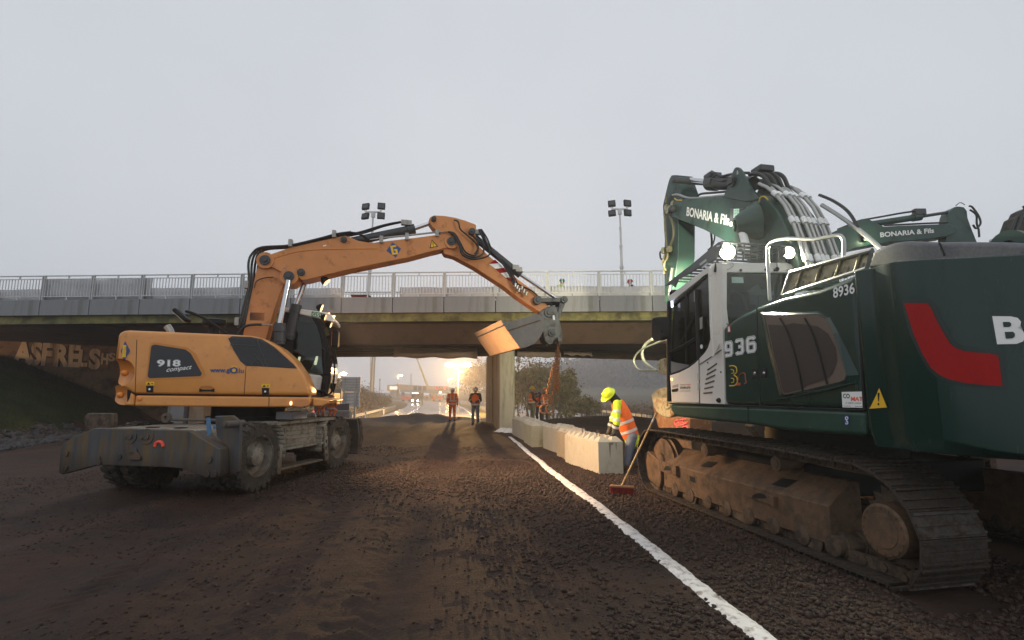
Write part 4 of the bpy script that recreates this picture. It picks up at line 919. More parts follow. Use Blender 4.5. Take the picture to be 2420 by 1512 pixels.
# roof bits: exhaust, intake, mirror arm, beacon, caps
m = MB(); b = [p + ln * .5 for p in so([(800, 265), (780, 225), (760, 200)])]; m.tube([b[0], b[1], b[2]], [.05, .055, .06], 10); m.build('exhaust_pipe', M['steel'], ex)
m = MB(); b = SO(*z1(1065, 270)) + ln * .9; t = SO(*z1(1065, 182)) + ln * .9; m.cyl(b, t, .09, n=14); m.lathe(t, (0, 0, 1), [(0, .16), (.05, .2), (.12, .19), (.15, .08)], 20); m.build('air_intake', M['black'], ex)
m = MB(); m.tube([SO(*z1(*p)) + ln * .35 for p in [(1262, 272), (1130, 180), (1010, 118), (935, 95)]], .022, 8, 4); m.build('mirror_arm', M['black'], ex)
pm = SO(*z1(905, 128)) + ln * .35; m = MB(); q = Matrix.Rotation(R(-42), 3, nr); X = q @ hd; Z = q @ Vector((0, 0, 1)); m.box(pm, X * .15, nr * .10, Z * .035); mi = m.build('mirror', M['black'], ex, bevel=.03, seg=3)
m = MB(); m.box(pm - Z * .037 + X * .0, X * .12, nr * .08, Z * .003); m.build('mirror_glass', mat('mirror_warm_reflection', (.6, .45, .32), .2, .6, scale=5), mi)  # warm lamp reflection tinted into the glass colour
m = MB(); p = SO(*z1(1130, 272)) + ln * .4; m.cyl(p, p + Vector((0, 0, .05)), .06, n=12); m.cyl(p + Vector((0, 0, .05)), p + Vector((0, 0, .07)), .045, n=12); m.build('filler_cap', M['black'], ex)
m = MB()
for x in (1160, 1222, 1240): p = SO(*z1(x, 290)) + ln * .12; m.sph(p, .012, 5)
m.build('hood_screw', M['black'], ex, split=True)
pb = SO(*zc(172, 120)) + ln * 1.25; m = MB(); m.cyl(pb - Vector((0, 0, .16)), pb - Vector((0, 0, .1)), .085, n=14); m.build('beacon_base', M['black'], ex)
m = MB(); m.lathe(pb - Vector((0, 0, .1)), (0, 0, 1), [(0, .08), (.08, .085), (.15, .07), (.18, .02)], 16); m.build('beacon', M['beacon'], ex)
m = MB(); p = SO(*zc(140, 195)) + ln * 1.2; m.box(p, hd * .14, nr * .10, Vector((0, 0, .09))); m.tube([p, p - Vector((0, 0, .8))], .03, 6); m.build('beacon_bracket', M['dgrey'], ex, bevel=.02)

# ---------------- boom
BOP = Plane(UC + nr * .20, nr)
def bo(pts, off=0): return BOP.many(z2, pts, off)
lower = [(112, 900), (150, 718), (185, 540), (210, 430), (240, 385), (262, 352), (300, 345), (380, 400), (468, 470), (462, 522), (415, 530), (395, 545), (372, 600), (330, 720), (275, 915)]
m = MB(); m.prism([p + ln * .05 for p in bo(lower)], ln * .30); m.build('lower_boom', M['orange_boom'], ex, bevel=.018)
upper = [(238, 385), (255, 352), (300, 338), (440, 290), (620, 250), (790, 214), (815, 208), (850, 218), (905, 242), (960, 252), (1010, 256), (1100, 245), (1300, 222), (1500, 195), (1548, 192), (1574, 216), (1566, 262), (1540, 285), (1400, 318), (1250, 358), (1000, 408), (800, 450), (560, 510), (522, 514), (490, 482), (452, 500), (405, 470), (330, 430), (262, 405)]
m = MB(); m.prism(bo(upper), ln * .40); m.build('upper_boom', M['orange_boom'], ex, bevel=.018)
stick = [(1388, 105), (1398, 76), (1428, 62), (1500, 66), (1570, 78), (1640, 98), (1714, 126), (1716, 148), (1704, 180), (1740, 280), (1800, 340), (1900, 420), (2000, 500), (2130, 598), (2212, 688), (2200, 722), (2150, 727), (2090, 690), (1990, 620), (1900, 550), (1700, 420), (1560, 345), (1500, 330), (1484, 305), (1500, 275), (1490, 230), (1460, 180), (1420, 150)]
m = MB(); m.prism([p + ln * .06 for p in bo(stick)], ln * .28); m.build('stick', M['orange_boom'], ex, bevel=.018)
def pin(c, r, L0=.05, L1=.45, mm='dgrey', name='pin', par=None):
    p = BOP(*z2(*c)); m = MB(); m.cyl(p + nr * L0, p + ln * L1, r, n=16); m.cyl(p + nr * (L0 + .02), p + nr * L0, r * .5, n=8); m.build(name, M[mm], par or ex, bevel=.008)
for c, r in (((275, 378), .095), ((437, 487), .095), ((520, 460), .07), ((811, 238), .06), ((1543, 250), .085), ((1424, 95), .05), ((1684, 182), .07), ((2130, 650), .09), ((2310, 647), .075), ((2205, 735), .10), ((2225, 872), .08)): pin(c, r)
for c, r in (((275, 378), .16), ((437, 487), .17), ((1543, 250), .15)): pin(c, r, .018, .42, 'orange_boom', 'pin_boss')
def bcyl(name, p0, pj, p1, rb, rr, dd=.2, par=None):
    a = BOP(*z2(*p0)) + ln * dd; j = BOP(*z2(*pj)) + ln * dd; b = BOP(*z2(*p1)) + ln * dd; d = (j - a).normalized()
    m = MB(); m.cyl(a, j, rb, n=18); m.cyl(j - d * .16, j, rb * 1.15, n=18); m.cyl(a + d * .05, a + d * .1, rb * 1.12, n=18); c = m.build(name, M['dgrey'], par or ex, bevel=.008)
    m = MB(); m.cyl(j - d * .02, b, rr, n=14); m.build('cylinder_rod', M['chrome'], c); return c
bcyl('stick_cylinder', (820, 238), (1296, 140), (1420, 97), .088, .042)
bcyl('bucket_cylinder', (1690, 185), (2030, 462), (2305, 645), .075, .036)
for dd, n in ((-.08, 0), (.48, 1)):
    c_ = bcyl('boom_cylinder', (380, 955) if not n else (400, 900), (380, 812) if not n else (452, 650), (440, 520) if not n else (520, 462), .095, .05, dd)
# link arms and quick coupler
m = MB(); m.prism([p + nr * .02 for p in bo([(2118, 640), (2140, 636), (2300, 632), (2322, 645), (2310, 662), (2145, 664), (2120, 662)])], ln * .06); m.prism([p + ln * .36 for p in bo([(2118, 640), (2140, 636), (2300, 632), (2322, 645), (2310, 662), (2145, 664), (2120, 662)])], ln * .06); m.build('link_rod', M['dgrey'], ex, bevel=.012, split=True)
m = MB(); m.prism([p + ln * .02 for p in bo([(2290, 640), (2325, 640), (2318, 680), (2275, 790), (2250, 800), (2262, 760)])], ln * .05); m.prism([p + ln * .34 for p in bo([(2290, 640), (2325, 640), (2318, 680), (2275, 790), (2250, 800), (2262, 760)])], ln * .05); m.build('link_lever', M['dgrey'], ex, bevel=.012, split=True)
M['coupler'] = mat('coupler_steel', (.10, .105, .105), .5, .3, dirt=(.12, .085, .05), dirt_amt=.35, scale=5)
coup = [(2140, 735), (2185, 700), (2235, 685), (2262, 700), (2272, 760), (2290, 830), (2302, 890), (2296, 930), (2270, 936), (2262, 905), (2240, 925), (2232, 950), (2205, 952), (2182, 930), (2160, 850)]
m = MB(); m.prism([p + nr * .02 for p in bo(coup)], ln * .07); m.prism([p + ln * .32 for p in bo(coup)], ln * .07); m.prism([p + ln * .05 for p in bo([(2160, 745), (2240, 700), (2270, 780), (2270, 850), (2180, 850)])], ln * .27); m.build('quick_coupler', M['coupler'], ex, bevel=.012)
m = MB(); m.prism(bo([(2232, 752), (2245, 750), (2250, 782), (2236, 785)], .026), nr * .002); m.build('coupler_sticker', M['wht'], ex)
# wide bucket; its side sits nearer the viewer
BKP = Plane(UC + nr * .78, nr)
side = [(1878, 782), (1900, 792), (1955, 792), (2040, 770), (2118, 740), (2172, 762), (2168, 860), (2146, 905), (2110, 945), (2060, 968), (2012, 977), (1970, 920), (1920, 850)]
wv = Vector((-.67, 2.16, 0)); sp_ = BKP.many(z2, side)
M['bucket'] = mat('bucket_orange', (.46, .29, .175), .5, dirt=(.33, .22, .14), dirt_amt=.2, scale=3, var=.1)
M['bucket_side'] = mat('bucket_side_grey', (.13, .12, .115), .5, dirt=(.22, .18, .16), dirt_amt=.3, scale=3, var=.2)
m = MB(); m.prism(sp_, wv); bk = m.build('bucket', M['bucket'], ex, bevel=.04, seg=3)
m = MB(); m.prism([p + nr * .004 for p in sp_], nr * .012); m.build('bucket_side_plate', M['bucket_side'], bk, bevel=.004)
a0, b0 = BKP(*z2(1925, 858), .02), BKP(*z2(2150, 785), .02); m = MB(); m.tube([a0, b0], .012, 5); m.build('bucket_weld', M['rust'], bk)
s0 = BKP(*z2(1900, 822)); m = MB(); d_ = Vector(sp_[-1] - sp_[-3]).normalized(); m.tube([sp_[-1].lerp(sp_[0], .48) - d_ * .0 + Vector((0, 0, 0)), sp_[-1].lerp(sp_[0], .48) + wv], .018, 5); m.build('bucket_seam', M['bucket_side'], bk)
# hoses
hs = MB()
for k in range(4):
    o = nr * (.02 - k * .10); lift = k * 9
    hs.tube([BOP(*z2(*p)) + o for p in [(92 + k * 8, 840), (130 + k * 6, 690), (165 + k * 4, 540), (162 + k * 12, 400 - lift * .2), (190 + k * 10, 330 - lift), (255 + k * 6, 290 - lift * .6), (440, 277 - lift * .6), (640, 232 - lift * .4), (760, 200 - lift * .4), (860, 186 - lift * .3)]], .022, 7, 6)
hs.tube([BOP(*z2(*p)) + ln * .1 for p in [(860, 186), (930, 172), (1040, 138), (1120, 118), (1200, 104)]], .022, 7, 5)
hs.tube([BOP(*z2(*p)) + ln * .16 for p in [(860, 190), (960, 170), (1080, 128), (1215, 98)]], .018, 7, 5)
hs.tube([BOP(*z2(*p), .03) for p in [(860, 188), (905, 195), (950, 215), (985, 240)]], .022, 7, 5)
for k in range(3): hs.tube([BOP(*z2(*p), .05 + .015 * k) for p in [(1520, 182), (1565, 195 + 8 * k), (1600, 250 + 16 * k), (1640 - 10 * k, 320 + 10 * k), (1700, 345 + 12 * k), (1722 + 40 * k, 310 + 14 * k), (1722 + 28 * k, 250), (1690 + 30 * k, 210)]], .018, 7, 6)
hs.tube([BOP(*z2(*p), .04) for p in [(1560, 102), (1590, 115), (1605, 165), (1650, 205), (1700, 250), (1724, 295), (1700, 335)]], .016, 7, 6)
for k in range(3): hs.tube([BOP(*z2(*p), .03 - .05 * k) for p in [(1730 + 8 * k, 165), (1760 + 14 * k, 230), (1800 + 14 * k, 300 + 12 * k), (1880 + 10 * k, 385), (1930 + 12 * k, 460), (1970 + 14 * k, 545)]], .018, 7, 5)
hs.tube([BOP(*z2(*p), .0) for p in [(1960, 520), (2040, 560), (2100, 590), (2150, 640), (2190, 660), (2230, 690)]], .016, 7, 5)
hs.tube([BOP(*z2(*p), .06) for p in [(90, 880), (115, 845), (150, 822), (210, 815), (250, 816)]], .024, 8, 5)
hs.build('hose', M['hose'], ex, split=True)
st = MB()
st.tube([BOP(*z2(*p), .06) for p in [(250, 816), (345, 822)]], .014, 6)
for k in range(2): st.tube([BOP(*z2(*p), .02 - .03 * k) for p in [(985, 238), (1065, 228 - 4 * k), (1240, 210 - 4 * k), (1440, 188 - 4 * k), (1500, 182), (1525, 182)]], .014, 6)
for p in [(745, 200), (448, 262), (1066, 238), (1240, 218), (1445, 195), (150, 545), (85, 795)]: c = BOP(*z2(*p), .0); st.box(c, hd * .035, nr * .06, Vector((0, 0, .07)))
for p in [(1225, 105), (1250, 108), (1730, 172), (1990, 415), (2012, 430)]: c = BOP(*z2(*p)) + ln * .15; st.box(c, hd * .07, nr * .05, Vector((0, 0, .05)))
for p in [(1975, 545), (1988, 560), (2000, 580), (2020, 565), (2034, 585), (2050, 605)]: c = BOP(*z2(*p), .05); st.cyl(c - Vector((0, 0, .04)), c + Vector((.02, 0, .04)), .03, n=8)
st.build('hydraulic_fitting', mat('fitting_steel', (.32, .30, .27), .4, .7, scale=20, var=.25), ex, bevel=.004, split=True)
# stick stripes, boom markings
for i, q in enumerate([[(1800, 403), (1840, 372), (1868, 398)], [(1800, 403), (1868, 398), (1902, 428), (1843, 436)], [(1843, 436), (1902, 428), (1925, 458), (1878, 465)], [(1878, 465), (1925, 458), (1960, 490), (1914, 497)], [(1914, 497), (1960, 490), (1985, 512), (1950, 522)]]):
    m = MB(); m.prism([BOP(*z2(*p), -.052) for p in q], nr * .004); m.build('warning_stripe', M['red'] if i % 2 == 0 else M['wht'], ex)
diamond(BOP, z2, (1142, 256), (1200, 297), (1165, 358), (1100, 312), off=.008)
q = [(1410, 236), (1453, 282), (1396, 294)]; m = MB(); m.prism([BOP(*z2(*p), .003) for p in q], nr * .003); wt = m.build('warning_triangle', M['black'], ex)
m = MB(); m.prism([BOP(*z2(*p), .008) for p in [(1411, 245), (1444, 280), (1402, 289)]], nr * .002); m.build('triangle_fill', M['yellow'], wt)
m = MB(); m.prism([BOP(*z2(*p), .012) for p in [(1414, 256), (1419, 255), (1422, 273), (1418, 274)]], nr * .001); m.prism([BOP(*z2(*p), .012) for p in [(1419, 278), (1424, 277), (1425, 282), (1420, 283)]], nr * .001); m.build('triangle_mark', M['black'], wt)
m = MB(); m.prism([BOP(*z2(*p), .004) for p in [(398, 432), (418, 424), (423, 440), (404, 448)]], nr * .003); m.build('hook_sticker', M['lblue'], ex)
m = MB(); m.tube([BOP(*z2(*p), .004) for p in [(330, 362), (480, 320), (620, 304), (760, 300), (900, 298), (1040, 297)]], .009, 5, 4); m.build('boom_weld', M['orange'], ex)
m = MB(); m.prism([BOP(*z2(*p), .003) for p in [(668, 276), (690, 271), (692, 278), (670, 284)]], nr * .003); m.build('type_plate', M['wht'], ex)
m = MB(); m.tube([BOP(*z2(*p), .008) for p in [(200, 565), (215, 520), (270, 497), (330, 492)]], .012, 6, 4); m.build('lubrication_line', M['rust'], ex)
# boom work lamp
pl_ = BOP(*z2(672, 505)) + ln * .15; m = MB(); dl = (Vector((.74, .1, -.68))).normalized(); m.lathe(pl_ - dl * .08, dl, [(0, .03), (.04, .07), (.1, .085), (.13, .085)], 14); o = m.build('work_lamp', M['black'], ex)
m = MB(); m.cyl(pl_ + dl * .045, pl_ + dl * .058, .078, n=16); m.build('lamp_lens', M['lamp_halo'], o)

# ---------------- cab (on the far side of the boom)
CPn = Plane(UC + ln * .25, nr)
def cb(pts, off=0): return CPn.many(zc, pts, off)
roof = [(520, 192), (740, 212), (1000, 246), (1062, 264), (1108, 318), (1105, 352), (1000, 326), (740, 268), (520, 232)]
m = MB(); m.prism(cb(roof), ln * 1.0); m.build('cab_roof', M['white'], ex, bevel=.03, seg=3)
m = MB(); m.prism([p + ln * .02 for p in cb([(690, 290), (790, 282), (880, 298), (940, 400), (970, 520), (985, 640), (975, 868), (880, 862), (640, 820), (640, 400)])], ln * .012); m.build('cab_glass', M['glass_o'], ex)
m = MB(); m.prism([p + ln * .96 for p in cb([(690, 290), (790, 282), (880, 298), (940, 400), (970, 520), (985, 640), (975, 868), (880, 862), (640, 820), (640, 400)])], ln * .012); m.build('cab_glass', M['glass_o'], ex)
for k, dd in ((0, 0), (1, .93)):
    m = MB(); m.prism([p + ln * dd for p in cb([(872, 292), (930, 308), (985, 400), (1030, 520), (1062, 660), (1078, 760), (1062, 960), (1030, 1090), (975, 1095), (960, 1060), (985, 880), (972, 700), (975, 590), (955, 480), (920, 380)])], ln * .07); m.build('cab_pillar', M['black'], ex, bevel=.015)
    m = MB(); m.prism([p + ln * dd for p in cb([(560, 235), (690, 262), (700, 300), (668, 860), (560, 860)])], ln * .07); m.build('cab_pillar', M['black'], ex, bevel=.015)
m = MB(); fr = cb([(925, 306), (985, 400), (1030, 520), (1062, 660), (1078, 760), (1062, 960)]); vs = fr + [p + ln * 1.0 for p in fr]; m.add(vs, [(i, i + 1, 7 + i, 6 + i) for i in range(5)]); m.build('windscreen', M['glass_o'], ex, recalc=False)
m = MB(); m.prism([p + nr * .015 for p in cb([(800, 868), (955, 885), (985, 905), (962, 1035), (860, 1035), (800, 1000)])], ln * .06); m.build('cab_door', M['white'], ex, bevel=.015)
m = MB(); m.prism([p + ln * .05 for p in cb([(560, 860), (975, 870), (1040, 1090), (560, 1060)])], ln * .9); m.build('cab_base', M['black'], ex, bevel=.02)
m = MB(); c = CPn(*zc(985, 975), .05); m.box(c + hd * .04, hd * .05, nr * .05, Vector((0, 0, .17))); m.build('mirror', M['black'], ex, bevel=.03, seg=3)
m = MB(); m.tube([p + nr * .1 for p in cb([(870, 1035), (905, 1100), (960, 1115), (1000, 1060), (1020, 980)])], .022, 8, 4); m.tube([p + nr * .12 for p in cb([(880, 1035), (1000, 1045), (1050, 1080), (1085, 1040), (1108, 900), (1110, 740), (1098, 620)])], .016, 8, 5); m.tube([p + nr * .05 for p in cb([(985, 620), (1010, 640), (1000, 760)])], .03, 8); m.build('handrail', M['black'], ex, split=True)
m = MB(); m.prism(cb([(990, 640), (1010, 632), (1055, 655), (1062, 700), (1040, 880), (985, 880)], .02), ln * .1); m.build('door_mirror', M['black'], ex, bevel=.03)
m = MB(); c = CPn(*zc(1098, 505)) + ln * .3; m.box(c, hd * .06, nr * .14, Vector((0, 0, .17))); m.build('front_mirror', M['black'], ex, bevel=.03, seg=3); m = MB(); m.box(c - hd * .065, hd * .004, nr * .12, Vector((0, 0, .14))); m.build('mirror_glass', M['orangered'], ex)  # orange-red reflection painted on the mirror glass
m = MB(); m.tube([p + ln * .3 for p in cb([(1030, 430), (1060, 470), (1085, 480)])], .018, 6); m.build('mirror_bracket', M['black'], ex)
# cab inside: seat, console, monitor
m = MB(); c = UC + ln * .75 + hd * .15; m.box(c + Vector((0, 0, 1.95)), hd * .25, nr * .24, Vector((0, 0, .07))); m.box(c - hd * .28 + Vector((0, 0, 2.35)), hd * .07, nr * .23, Vector((0, 0, .38))); m.box(c - hd * .30 + Vector((0, 0, 2.82)), hd * .05, nr * .13, Vector((0, 0, .10))); m.build('driver_seat', M['seat'], ex, bevel=.04, seg=3)
m = MB(); m.box(c + hd * .62 + Vector((0, 0, 1.75)), hd * .10, nr * .2, Vector((0, 0, .28))); m.tube([c + hd * .6 + Vector((0, 0, 2.0)), c + hd * .45 + Vector((0, 0, 2.3))], .03, 6); m.build('console', M['black'], ex, bevel=.03)
m = MB(); p = CPn(*zc(815, 775)) + ln * .12; m.box(p, hd * .11, nr * .03, Vector((0, 0, .09)) + hd * .03); m.build('monitor', M['sheet'], ex, bevel=.01)
m = MB()
for p in ((730, 725), (908, 720), (905, 745)): c = CPn(*zc(*p)) + ln * .15; m.box(c, hd * .02, nr * .02, Vector((.012, 0, .06)))
m.build('dash_light', emit('dash_light', (1, .85, .55), 3), ex, split=True)
# cab roof lamps
def cablamp(q, dd, s=.07):
    p = CPn(*zc(*q)) + ln * dd; d = (hd * .93 - Vector((0, 0, .3))).normalized(); m = MB(); m.lathe(p - d * .1, d, [(0, .03), (.05, s), (.1, s * 1.1)], 14); o = m.build('roof_lamp', M['black'], ex)
    m = MB(); m.cyl(p + d * .001, p + d * .012, s * 1.0, n=14); m.build('lamp_lens', M['lamp_halo'], o); return p, d
lp = [cablamp(*a) for a in (((965, 200), .1, .075), ((1002, 240), .55, .06), ((1010, 300), .02, .06), ((1060, 272), .5, .05), ((1045, 360), .3, .05))]
m = MB(); m.prism(cb([(1000, 268), (1045, 262), (1095, 310), (1108, 352), (1015, 330)], .012), ln * .08); m.build('lamp_bracket', M['white'], ex, bevel=.01)
m = MB(); m.prism(cb([(876, 240), (992, 262), (988, 305), (870, 286)], .008), nr * .004); m.build('firm_plate', M['grn'], ex)
ptext('firm_letters', 'GSV', M['wht'], ex, CPn, zc, (879, 284), (985, 300), (883, 250), .016, bold=.01)
for nm, pos, d, e, size, rad in (('boom_light', pl_ + dl * .12, dl, 2300, 84, .06), ('cab_light', lp[0][0] + lp[0][1] * .15, (hd * .35 + ln * .95 - Vector((0, 0, .22))).normalized(), 1100, 100, .06), ('cab_light', lp[2][0] + lp[2][1] * .15, Vector((.90, -.09, -.43)).normalized(), 3800, 58, .06)):
    l = bpy.data.lights.new(nm, 'SPOT'); l.energy = e; l.color = (1, .64, .34); l.spot_size = R(size); l.spot_blend = .85; l.shadow_soft_size = rad
    o = bpy.data.objects.new(nm, l); COL.objects.link(o); o.parent = ex; o.location = pos - ex.location; o.rotation_euler = d.to_track_quat('-Z', 'Y').to_euler()

# ---------------- undercarriage
W0 = ong(608, 1160); W1 = ong(797, 1108); fu = (W1 - W0).normalized(); ru = Vector((fu.y, -fu.x, 0))
def up(o, f, z): return W0 + ru * o + fu * f + Vector((0, 0, z))       # o: outwards to the right, f: forward from the rear axle
WB_ = (W1 - W0).length
def tyre_mesh(m, c, ax, rad=.52, wd=.30):
    prof = [(-wd / 2, rad * .60), (-wd / 2, rad * .80), (-wd * .47, rad * .92), (-wd * .38, rad * .955), (wd * .38, rad * .955), (wd * .47, rad * .92), (wd / 2, rad * .80), (wd / 2, rad * .60)]
    m.lathe(c, ax, prof, 40, False); m.lathe(c, ax, [(-wd / 2, rad * .60), (wd / 2, rad * .60)], 40, False)
    u, v = ortho(ax); n = 22
    for i in range(n):
        for s in (-1, 1):
            a = 2 * math.pi * (i + (.5 if s > 0 else 0)) / n; d = u * math.cos(a) + v * math.sin(a); t = (v * math.cos(a) - u * math.sin(a))
            m.box(c + ax * s * wd * .26 + d * rad * .955, ax * wd * .22 + t * s * .03, t * .034, d * rad * .05)
            m.box(c + ax * s * wd * .475 + d * rad * .905, ax * wd * .03, t * .032, d * rad * .055)
def wheel(base_o, f, out=1):
    c = up(base_o, f, .52); m = MB(); ax = ru * out
    for k in (0, 1): tyre_mesh(m, c - ax * (.15 + k * .36), ax)
    wl = m.build('wheel', M['rubber'], ex, smooth=30)
    m = MB(); m.lathe(c, ax, [(-.30, .315), (-.015, .325), (.0, .335), (.0, .315), (-.05, .295), (-.14, .285), (-.17, .22), (-.17, .12), (-.16, .0)], 32); m.build('rim', M['chassis'], wl)
    m = MB(); m.lathe(c - ax * .17, ax, [(0, .16), (.10, .155), (.135, .14), (.14, .06), (.145, .0)], 24)
    for i in range(8): a = i * math.pi / 4; u, v = ortho(ax); q = c - ax * .035 + (u * math.cos(a) + v * math.sin(a)) * .11; m.cyl(q, q + ax * .012, .012, n=6)
    m.build('hub', M['chassis'], wl)
for f in (0, WB_):
    wheel(0, f, 1); wheel(-2.42, f, -1)
m = MB()
for f in (0, WB_): m.cyl(up(-.5, f, .52), up(-1.9, f, .52), .14, n=14); m.cyl(up(-1.0, f, .52), up(-1.45, f, .52), .22, n=14)
m.build('axle', M['black'], ex, split=True)
def ubox(m, o0, o1, f0, f1, z0, z1): m.box(up((o0 + o1) / 2, (f0 + f1) / 2, (z0 + z1) / 2), ru * ((o1 - o0) / 2), fu * ((f1 - f0) / 2), Vector((0, 0, (z1 - z0) / 2)))
m = MB(); ubox(m, -1.75, -.68, -.6, WB_ + .55, .55, .98); m.build('chassis_frame', M['chassis'], ex, bevel=.03)
m = MB(); ubox(m, -.62, -.10, .62, WB_ - .66, .52, .98); m.build('tool_box', M['chassis'], ex, bevel=.02)
m = MB(); ubox(m, -.10, -.085, .72, WB_ - .76, .60, .92)
for k in range(4): ubox(m, -.086, -.07, .8, WB_ - .84, .64 + k * .07, .66 + k * .07)
m.build('tool_box_door', M['chassis'], ex, bevel=.005)
m = MB(); ubox(m, -.6, .0, .35, WB_ - .15, .98, 1.03); m.build('step_deck', M['chassis'], ex, bevel=.008)
m = MB(); ubox(m, -.28, .0, .50, WB_ - .55, .55, .585); ubox(m, -.28, .0, .50, WB_ - .55, .23, .265)
m.box(up(-.02, WB_ - .46, .55), ru * .02, fu * .06, Vector((0, 0, .33)) - fu * .06); m.box(up(-.02, .52, .42), ru * .02, fu * .05, Vector((0, 0, .24))); m.build('access_step', M['chassis'], ex, bevel=.006, split=True)
for f, s in ((0, 1), (WB_, -1)):
    m = MB(); arc = [(math.cos(t) * .64 * s, .52 + math.sin(t) * .64) for t in [R(a) for a in range(-10, 60, 7)]]; o0, o1 = -.55, -.0
    for (a, b), (c, d) in zip(arc[:-1], arc[1:]): m.add([up(o0, f + a, b), up(o1, f + a, b), up(o1, f + c, d), up(o0, f + c, d)], [(0, 1, 2, 3)])
    o = m.build('mudguard', M['chassis'], ex, recalc=False); sdm = o.modifiers.new('thick', 'SOLIDIFY'); sdm.thickness = .02
m = MB(); m.tube([up(-.05, .95, 1.05), up(-.05, 1.0, 1.12), up(-.05, WB_ - .9, 1.15), up(-.05, WB_ - .8, 1.06)], .015, 6, 3); ubox(m, -.4, -.1, .9, WB_ - 1.0, 1.05, 1.18); m.build('deck_rail', M['sheet'], ex, bevel=.01)
# outrigger blade at the near end
BLP = Plane(W0 - fu * 1.28, -fu)
def bl(pts, off=0): return BLP.many(zb, pts, off)
plate = [(102, 1035), (118, 745), (150, 690), (275, 600), (540, 492), (1668, 520), (1800, 600), (2052, 745), (2056, 1000), (2040, 1085), (1905, 1100), (1600, 985), (1430, 968), (560, 940), (300, 1010), (140, 1052)]
m = MB(); m.prism(bl(plate), fu * .10); m.build('outrigger_plate', M['blade'], ex, bevel=.012)
m = MB(); m.prism([p + fu * .10 for p in bl([(560, 500), (1668, 524), (1668, 700), (560, 690)])], fu * 1.25); m.build('outrigger_deck', M['chassis'], ex, bevel=.015)
m = MB(); m.prism([p + fu * .08 for p in bl([(1640, 524), (2052, 745), (2050, 1060), (2035, 1085), (1900, 1000)])], fu * .22); m.build('outrigger_arm', M['blade'], ex, bevel=.02)
m = MB(); m.prism([p + fu * .16 for p in bl([(1880, 352), (2100, 345), (2190, 420), (2196, 480), (2180, 1040), (2150, 1068), (2060, 1060), (2052, 760), (1905, 605)])], fu * .06); m.build('outrigger_bracket', M['blade'], ex, bevel=.015)
p = BLP(*zb(2150, 450)); m = MB(); m.cyl(p - fu * .05, p + fu * .30, .05, n=18); m.cyl(p - fu * .07, p - fu * .05, .03, n=10); m.build('outrigger_pin', M['blade'], ex, bevel=.008)
m = MB(); m.prism(bl([(1890, 365), (1940, 360), (1960, 560), (1900, 590)], .0), -fu * .004); m.prism(bl([(1975, 465), (2003, 460), (2005, 500), (1978, 505)], -.15), -fu * .004); m.build('blue_paint_chips', M['lblue'], ex, split=True)
for q in (((190, 380), (240, 318), (560, 318), (566, 345), (545, 560), (215, 560)),):
    m = MB(); m.prism([p + fu * .25 for p in bl(q)], fu * .08); m.build('outrigger_foot', M['mudrust'], ex, bevel=.02)
m = MB()
for c in ((975, 590), (1180, 592)):
    for k, (r0, t) in enumerate(((.105, .012), (.045, .03))):
        p = BLP(*zb(*c)); m.cyl(p, p - fu * t, r0, n=18)
    p = BLP(*zb(c[0] - 40 if c[0] < 1000 else c[0] - 50, c[1] + 5)); m.cyl(p, p - fu * .035, .03, n=6)
for c in ((590, 860), (600, 910), (845, 840), (1035, 770), (1040, 850), (1930, 870), (1905, 1045), (1990, 1045), (195, 975), (205, 800)): p = BLP(*zb(*c)); m.cyl(p, p - fu * .022, .04 if c[0] < 1900 else .05, n=10)
m.build('plate_boss', M['blade'], ex, bevel=.004, split=True)
m = MB(); m.prism(bl([(965, 770), (1060, 768), (1115, 840), (1110, 875), (970, 872)]), -fu * .03); m.build('tow_eye', M['mudrust'], ex, bevel=.008)
m = MB(); m.tube([p - fu * .005 for p in bl([(1275, 715), (1290, 670), (1328, 655), (1362, 670), (1375, 715)])], .022, 6, 4); m.build('sprayed_mark', M['spray'], ex)
m = MB(); m.lathe(BLP(*zb(1055, 385)) + fu * .5, -fu, [(0, .03), (.04, .03), (.04, .075), (0, .075)], 18, False); m.tube([p + fu * .5 for p in bl([(1080, 400), (1130, 412), (1860, 420)])], .022, 8); m.build('lifting_eye', M['blade'], ex)
for c in ((1003, 457), (1342, 463)):
    pass
m = MB()
for fo in (.25, ):
    for o in (-1.95, -1.35): p = up(o + .25, -1.28 + .38, .0); 
m = MB()
for c in ((960, 460), (1310, 466)):
    zt = BLP(*zb(1000, 505)).z + .004; p = BLP(*zb(*c)) + fu * .38; m.cyl((p.x, p.y, zt - .002), (p.x, p.y, zt + .002), .09, n=18)
m.build('deck_hole', M['black'], ex, split=True)
# dozer blade at the far end
m = MB(); q0 = up(-.02, WB_ + .80, 0); prof = [(0, .20), (.12, .35), (.16, .55), (.10, .78), (.03, .95), (-.04, .95), (.02, .78), (.08, .55), (.04, .35), (-.06, .22)]
m.prism([q0 + fu * a + Vector((0, 0, b)) for a, b in prof], -ru * 2.4); m.build('dozer_blade', M['blade'], ex, bevel=.006)
m = MB(); m.prism([up(-.015, WB_ + .80, 0) + fu * a + Vector((0, 0, b)) for a, b in [(.16, .2), (.30, .5), (.20, .9), (.06, .96), (.12, .75), (.15, .5), (.02, .2)]], -ru * .03); m.build('blade_wing', M['mudrust'], ex)
m = MB(); ubox(m, -1.6, -.8, WB_ + .4, WB_ + .95, .45, .7); m.build('blade_arm', M['chassis'], ex, bevel=.02)
